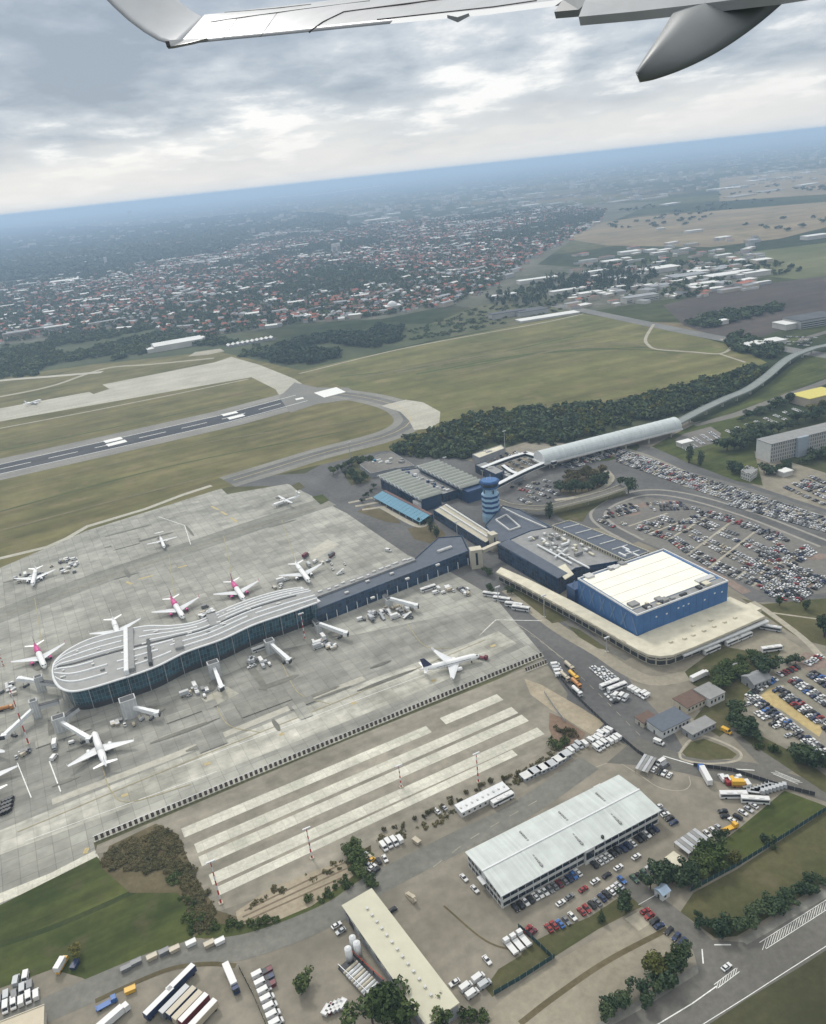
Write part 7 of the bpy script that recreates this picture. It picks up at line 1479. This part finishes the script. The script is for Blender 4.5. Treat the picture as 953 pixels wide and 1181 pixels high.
for k, (px0, px1, py) in enumerate([(317,347,228.5),(353,398,226),(398,450,220)]):
    a, b = P(px0, py), P(px1, py-(px1-px0)*.13); c = (a+b)/2; d = b-a; t = thing('glasshouse', f'gleaming far glasshouse row near the horizon, {ORD[k]} from the left', 'glasshouse', c, math.atan2(d.y,d.x)); MB().box(-d.length/2, d.length/2, -90, 90, 0, 8).build('wall', m_hw[0], t); MB().box(-d.length/2-2, d.length/2+2, -92, 92, 8.01, 12).build('roof', M('glasshouse_roof',(0.85,0.85,0.83),0.5,0.02), t)
slab(151,252,60,60,130,10,'far_office_tower','dark tower building on the far left horizon',2,4,'office tower')

# ------------------------------------------------------------------ own aircraft wing overhead
def W(px, py, d): return Vector((0,0,CAMH))+ray(px, py).normalized()*d
m_wt = M('wing_skin', (0.37,0.385,0.405), 0.35, 0.11, 2.5, spec=0.5); m_wl = M('winglet_white', (0.43,0.45,0.475), 0.35, 0.07, 2, spec=0.5); m_fair = M('fairing_grey', (0.20,0.215,0.225), 0.45, 0.08, 1.5, spec=0.4); m_gap = M('wing_gap', (0.05,0.05,0.055), 0.8, 0.0)
wo = W(420, 0, 11)
wg = thing('aircraft_wing', 'grey airliner wing with upturned winglet across the top of the view', 'aircraft wing', wo)
def panel(name, pts, mat, th=.09, lift=0.0):
    q = [W(*p)-wo for p in pts]; n_ = Vector((0,0,0))
    for i in range(1, len(q)-1): n_ += (q[i]-q[0]).cross(q[i+1]-q[0])
    n_.normalize()
    view = (sum(q, Vector())/len(q)+wo-Vector((0,0,CAMH))).normalized()
    if n_.dot(view) > 0: n_ = -n_
    q = [p+n_*lift for p in q]; k = [p-n_*th for p in q]; m = len(q)
    return MB().add(q+k, [tuple(range(m)), tuple(range(2*m-1, m-1, -1))]+[(i,(i+1)%m,m+(i+1)%m,m+i) for i in range(m)]).build(name, mat, wg)
# one continuous surface from the inboard wing out to the tip: (trailing edge, leading edge) per section, rounded aerofoil between
def aero(te, le, th):
    a, b = W(*te)-wo, W(*le)-wo; n_ = (Vector((0,0,CAMH))-wo-(a+b)/2).normalized(); ch = (b-a).normalized(); n_ = (n_-ch*n_.dot(ch)).normalized(); r = []
    for f, h in ((0,0),(.12,.35),(.3,.7),(.5,.95),(.72,1),(.88,.75),(.97,.35),(1,0),(.97,-.3),(.8,-.6),(.5,-.7),(.2,-.35)): r.append(a.lerp(b, f)+n_*(th*h))
    return r
secs = [((900,-20,7.6),(1000,-120,9.2),.16),((760,-6,8.3),(860,-75,10.0),.14),((640,7,9.1),(700,-38,11.0),.11),((560,17,9.9),(600,-22,11.7),.095),((450,27.3,11.0),(480,-9,12.6),.08),((355,37,12.1),(385,0,13.5),.07),((300,42.5,12.9),(325,7,14.2),.06),((262,46,13.4),(286,11,14.7),.05),((232,49,13.8),(256,14.5,15.0),.045),((205,51.5,14.1),(236,16.5,15.2),.04)]
MB().loft([aero(*q) for q in secs]).build('wing_skin', m_wt, wg, True)
def onskin(f, g, lift):       # f along span index (float), g along chord from trailing edge
    i = min(int(f), len(secs)-2); t = f-i; A, B = aero(*secs[i]), aero(*secs[i+1]); fs = [0,.12,.3,.5,.72,.88,.97,1]
    def at(r):
        for k in range(7):
            if g <= fs[k+1]: return r[k].lerp(r[k+1], (g-fs[k])/(fs[k+1]-fs[k]))
        return r[7]
    p = at(A).lerp(at(B), t); return p+((Vector((0,0,CAMH))-wo-p).normalized())*lift
def seam(pts, r=.009, mat=None):
    q = [onskin(f, g, .012) for f, g in pts]
    for a, b in zip(q, q[1:]): MB().cyl(a, b, r, n=6).build('panel_gap', mat or m_gap, wg)
seam([(4.98,0.0),(4.9,.2),(4.72,.42)], .012); seam([(4.72,.42),(4.3,.44),(3.8,.46),(3.3,.48),(2.8,.5),(2.3,.52)], .012); seam([(8.3,.62),(7.5,.64),(6.5,.66),(5.5,.68),(4.5,.7)], .005); seam([(4.2,.12),(3.6,.13),(3.0,.14),(2.4,.15)], .008); seam([(7.9,.98),(7.0,.9),(6.2,.86),(5.4,.84)], .005); seam([(6.0,0),(6.0,.3),(6.0,.66)], .0025)
seam([(7.2,.05),(7.2,.3),(7.2,.62)], .0022); seam([(3.6,.5),(3.55,.7),(3.5,.95)], .0025)
m_te = M('trailing_edge_white', (0.62,0.63,0.64), 0.35, 0.03)
mb = MB(); q0 = [onskin(2.0+.08*k, 0.0, .015) for k in range(26)]; q1 = [onskin(2.0+.08*k, .11, .018) for k in range(26)]
for k in range(25): mb.quad([q0[k], q0[k+1], q1[k+1], q1[k]])
mb.build('trailing_edge', m_te, wg, True)
# winglet, curving up from the tip
cv = [((205,51.5,14.1),(236,16.5,15.2)),((196,51,14.2),(226,14,15.3)),((182,46.5,14.35),(212,9.5,15.4)),((166,37,14.6),(196,2,15.5)),((148,23.5,14.85),(178,-9,15.65)),((130,7,15.1),(160,-24,15.8)),((112,-12,15.35),(142,-42,15.95)),((85,-45,15.7),(115,-68,16.2)),((60,-80,16.1),(88,-98,16.5))]
cv = [(a, (b[0]+(22 if k else 0)*min(k,4)/4, b[1]+4, b[2])) for k, (a, b) in enumerate(cv)]
MB().loft([aero(a, b, .04) for a, b in cv]).build('winglet', m_wl, wg, True)
panel('tip_fairing', [(191,47.5,14.1),(193.5,55,14.02),(200,54.3,13.98),(222,49.8,13.8),(240,45,13.7),(214,46.5,13.95)], m_wt, .04, .02)
panel('nav_light', [(191.6,49,14.0),(193.6,55.4,13.96),(197.5,54.8,13.95),(196,48.8,13.98)], m_gap, .03, .045)
# inboard flap and its track fairing
panel('flap', [(669,26.5,7.9),(735,20.5,7.7),(790,14.5,7.5),(900,1.5,7.2),(960,-8,7.0),(960,-40,7.6),(690,-2,8.2),(676,8,8.1)], m_wt, .07, .05); panel('flap', [(640,16,8.6),(668,13.5,8.4),(690,-6,8.6),(660,-6,8.8),(650,2,8.7)], m_fair, .06, .02)
sec = []
for le, rg_, bt, d in [((733,83),(736.5,84),(738,95),7.0),((741,70),(747.5,72),(757,91),7.04),((752,53),(764,55),(790,79),7.12),((764,35),(783,36),(828,60),7.25),((775,17),(802,16),(868,33),7.4),((790,-4),(822,-6),(905,2),7.6),((820,-40),(860,-44),(950,-40),7.9)]:
    a, b, c_ = W(*le, d*1.012)-wo, W(*rg_, d*.985)-wo, W(*bt, d)-wo; away = (c_+wo-Vector((0,0,CAMH))).normalized()*(a-c_).length*.4
    sec.append([a, b, b.lerp(c_,.75)-away*.12, c_, c_+away*.6, a+away*.6])
sec2 = []
for i in range(len(sec)-1):
    e = [sec[max(i-1,0)], sec[i], sec[i+1], sec[min(i+2,len(sec)-1)]]
    for k in range(6):
        t = k/6; sec2.append([0.5*((2*b)+(c-a)*t+(2*a-5*b+4*c-d)*t*t+(3*b-a-3*c+d)*t**3) for a, b, c, d in zip(*e)])
MB().loft(sec2+[sec[-1]]).build('flap_track_fairing', m_fair, wg, True)
p0 = [W(516,19.5,10.2)-wo, W(528,22,10.15)-wo, W(541,17.5,10.05)-wo]; MB().loft([[p0[0]+Vector((0,0,.02)),p0[0]-Vector((0,0,.01)),p0[0]+Vector((.01,.03,0))],[p0[1]+Vector((0,0,.02)),p0[1]-Vector((0,0,.03)),p0[1]+Vector((.03,.08,0))],[p0[2]+Vector((0,0,.02)),p0[2]-Vector((0,0,.01)),p0[2]+Vector((.01,.03,0))]]).build('small_fairing', m_fair, wg)

# ------------------------------------------------------------------ haze
HZ = RG+1500
hb = MB().box(-HZ, HZ, -HZ, HZ, -1.0, CAMH+14)
hm = bpy.data.materials.new('haze'); hm.use_nodes = True; hn_ = hm.node_tree.nodes; hn_.clear(); ho = hn_.new('ShaderNodeOutputMaterial'); pv = hn_.new('ShaderNodeVolumePrincipled')
pv.inputs['Color'].default_value = (0.55,0.74,0.99,1); pv.inputs['Density'].default_value = 1.2e-4; pv.inputs['Anisotropy'].default_value = 0.2
hm.node_tree.links.new(pv.outputs[0], ho.inputs['Volume'])
hob = hb.build('haze', hm); tag(hob, 'pale blue haze over the plain', 'haze', kind='stuff')

# ------------------------------------------------------------------ nest details under the part they sit on
ROOFK = ('roof_vent','roof_unit','skylight','roof_rib','roof_duct','roof_seam','roof_upstand','roof_skylight','roof_gutter','roof_hatch','roof_panel','roof_band','ridge_cap','chimney','roof_walkway','parapet')
WALLK = ('window','window_row','door','pilaster','wall_panel','wall_seam','dark_glazing','downpipe'); BODYK = ('windscreen','side_window','window_band','headlight')
def base(n): return n.split('.')[0]
for t in [o for o in C.objects if o.parent is None and 'label' in o]:
    ch = list(t.children); rf = next((c for c in ch if base(c.name) == 'roof'), None); wl = next((c for c in ch if base(c.name) == 'wall'), None); bd = next((c for c in ch if base(c.name) in ('body','cab','box_body')), None)
    for c in ch:
        k = base(c.name); par = rf if k in ROOFK else wl if k in WALLK else bd if k in BODYK else None
        if k == 'panel_gap': par = next((x for x in ch if base(x.name) == 'wing_skin'), None)
        if par is not None and par is not c: c.parent = par
    if 'label' in t and len(t['label'].split()) > 16: print('LONG', len(t['label'].split()), t['label'])
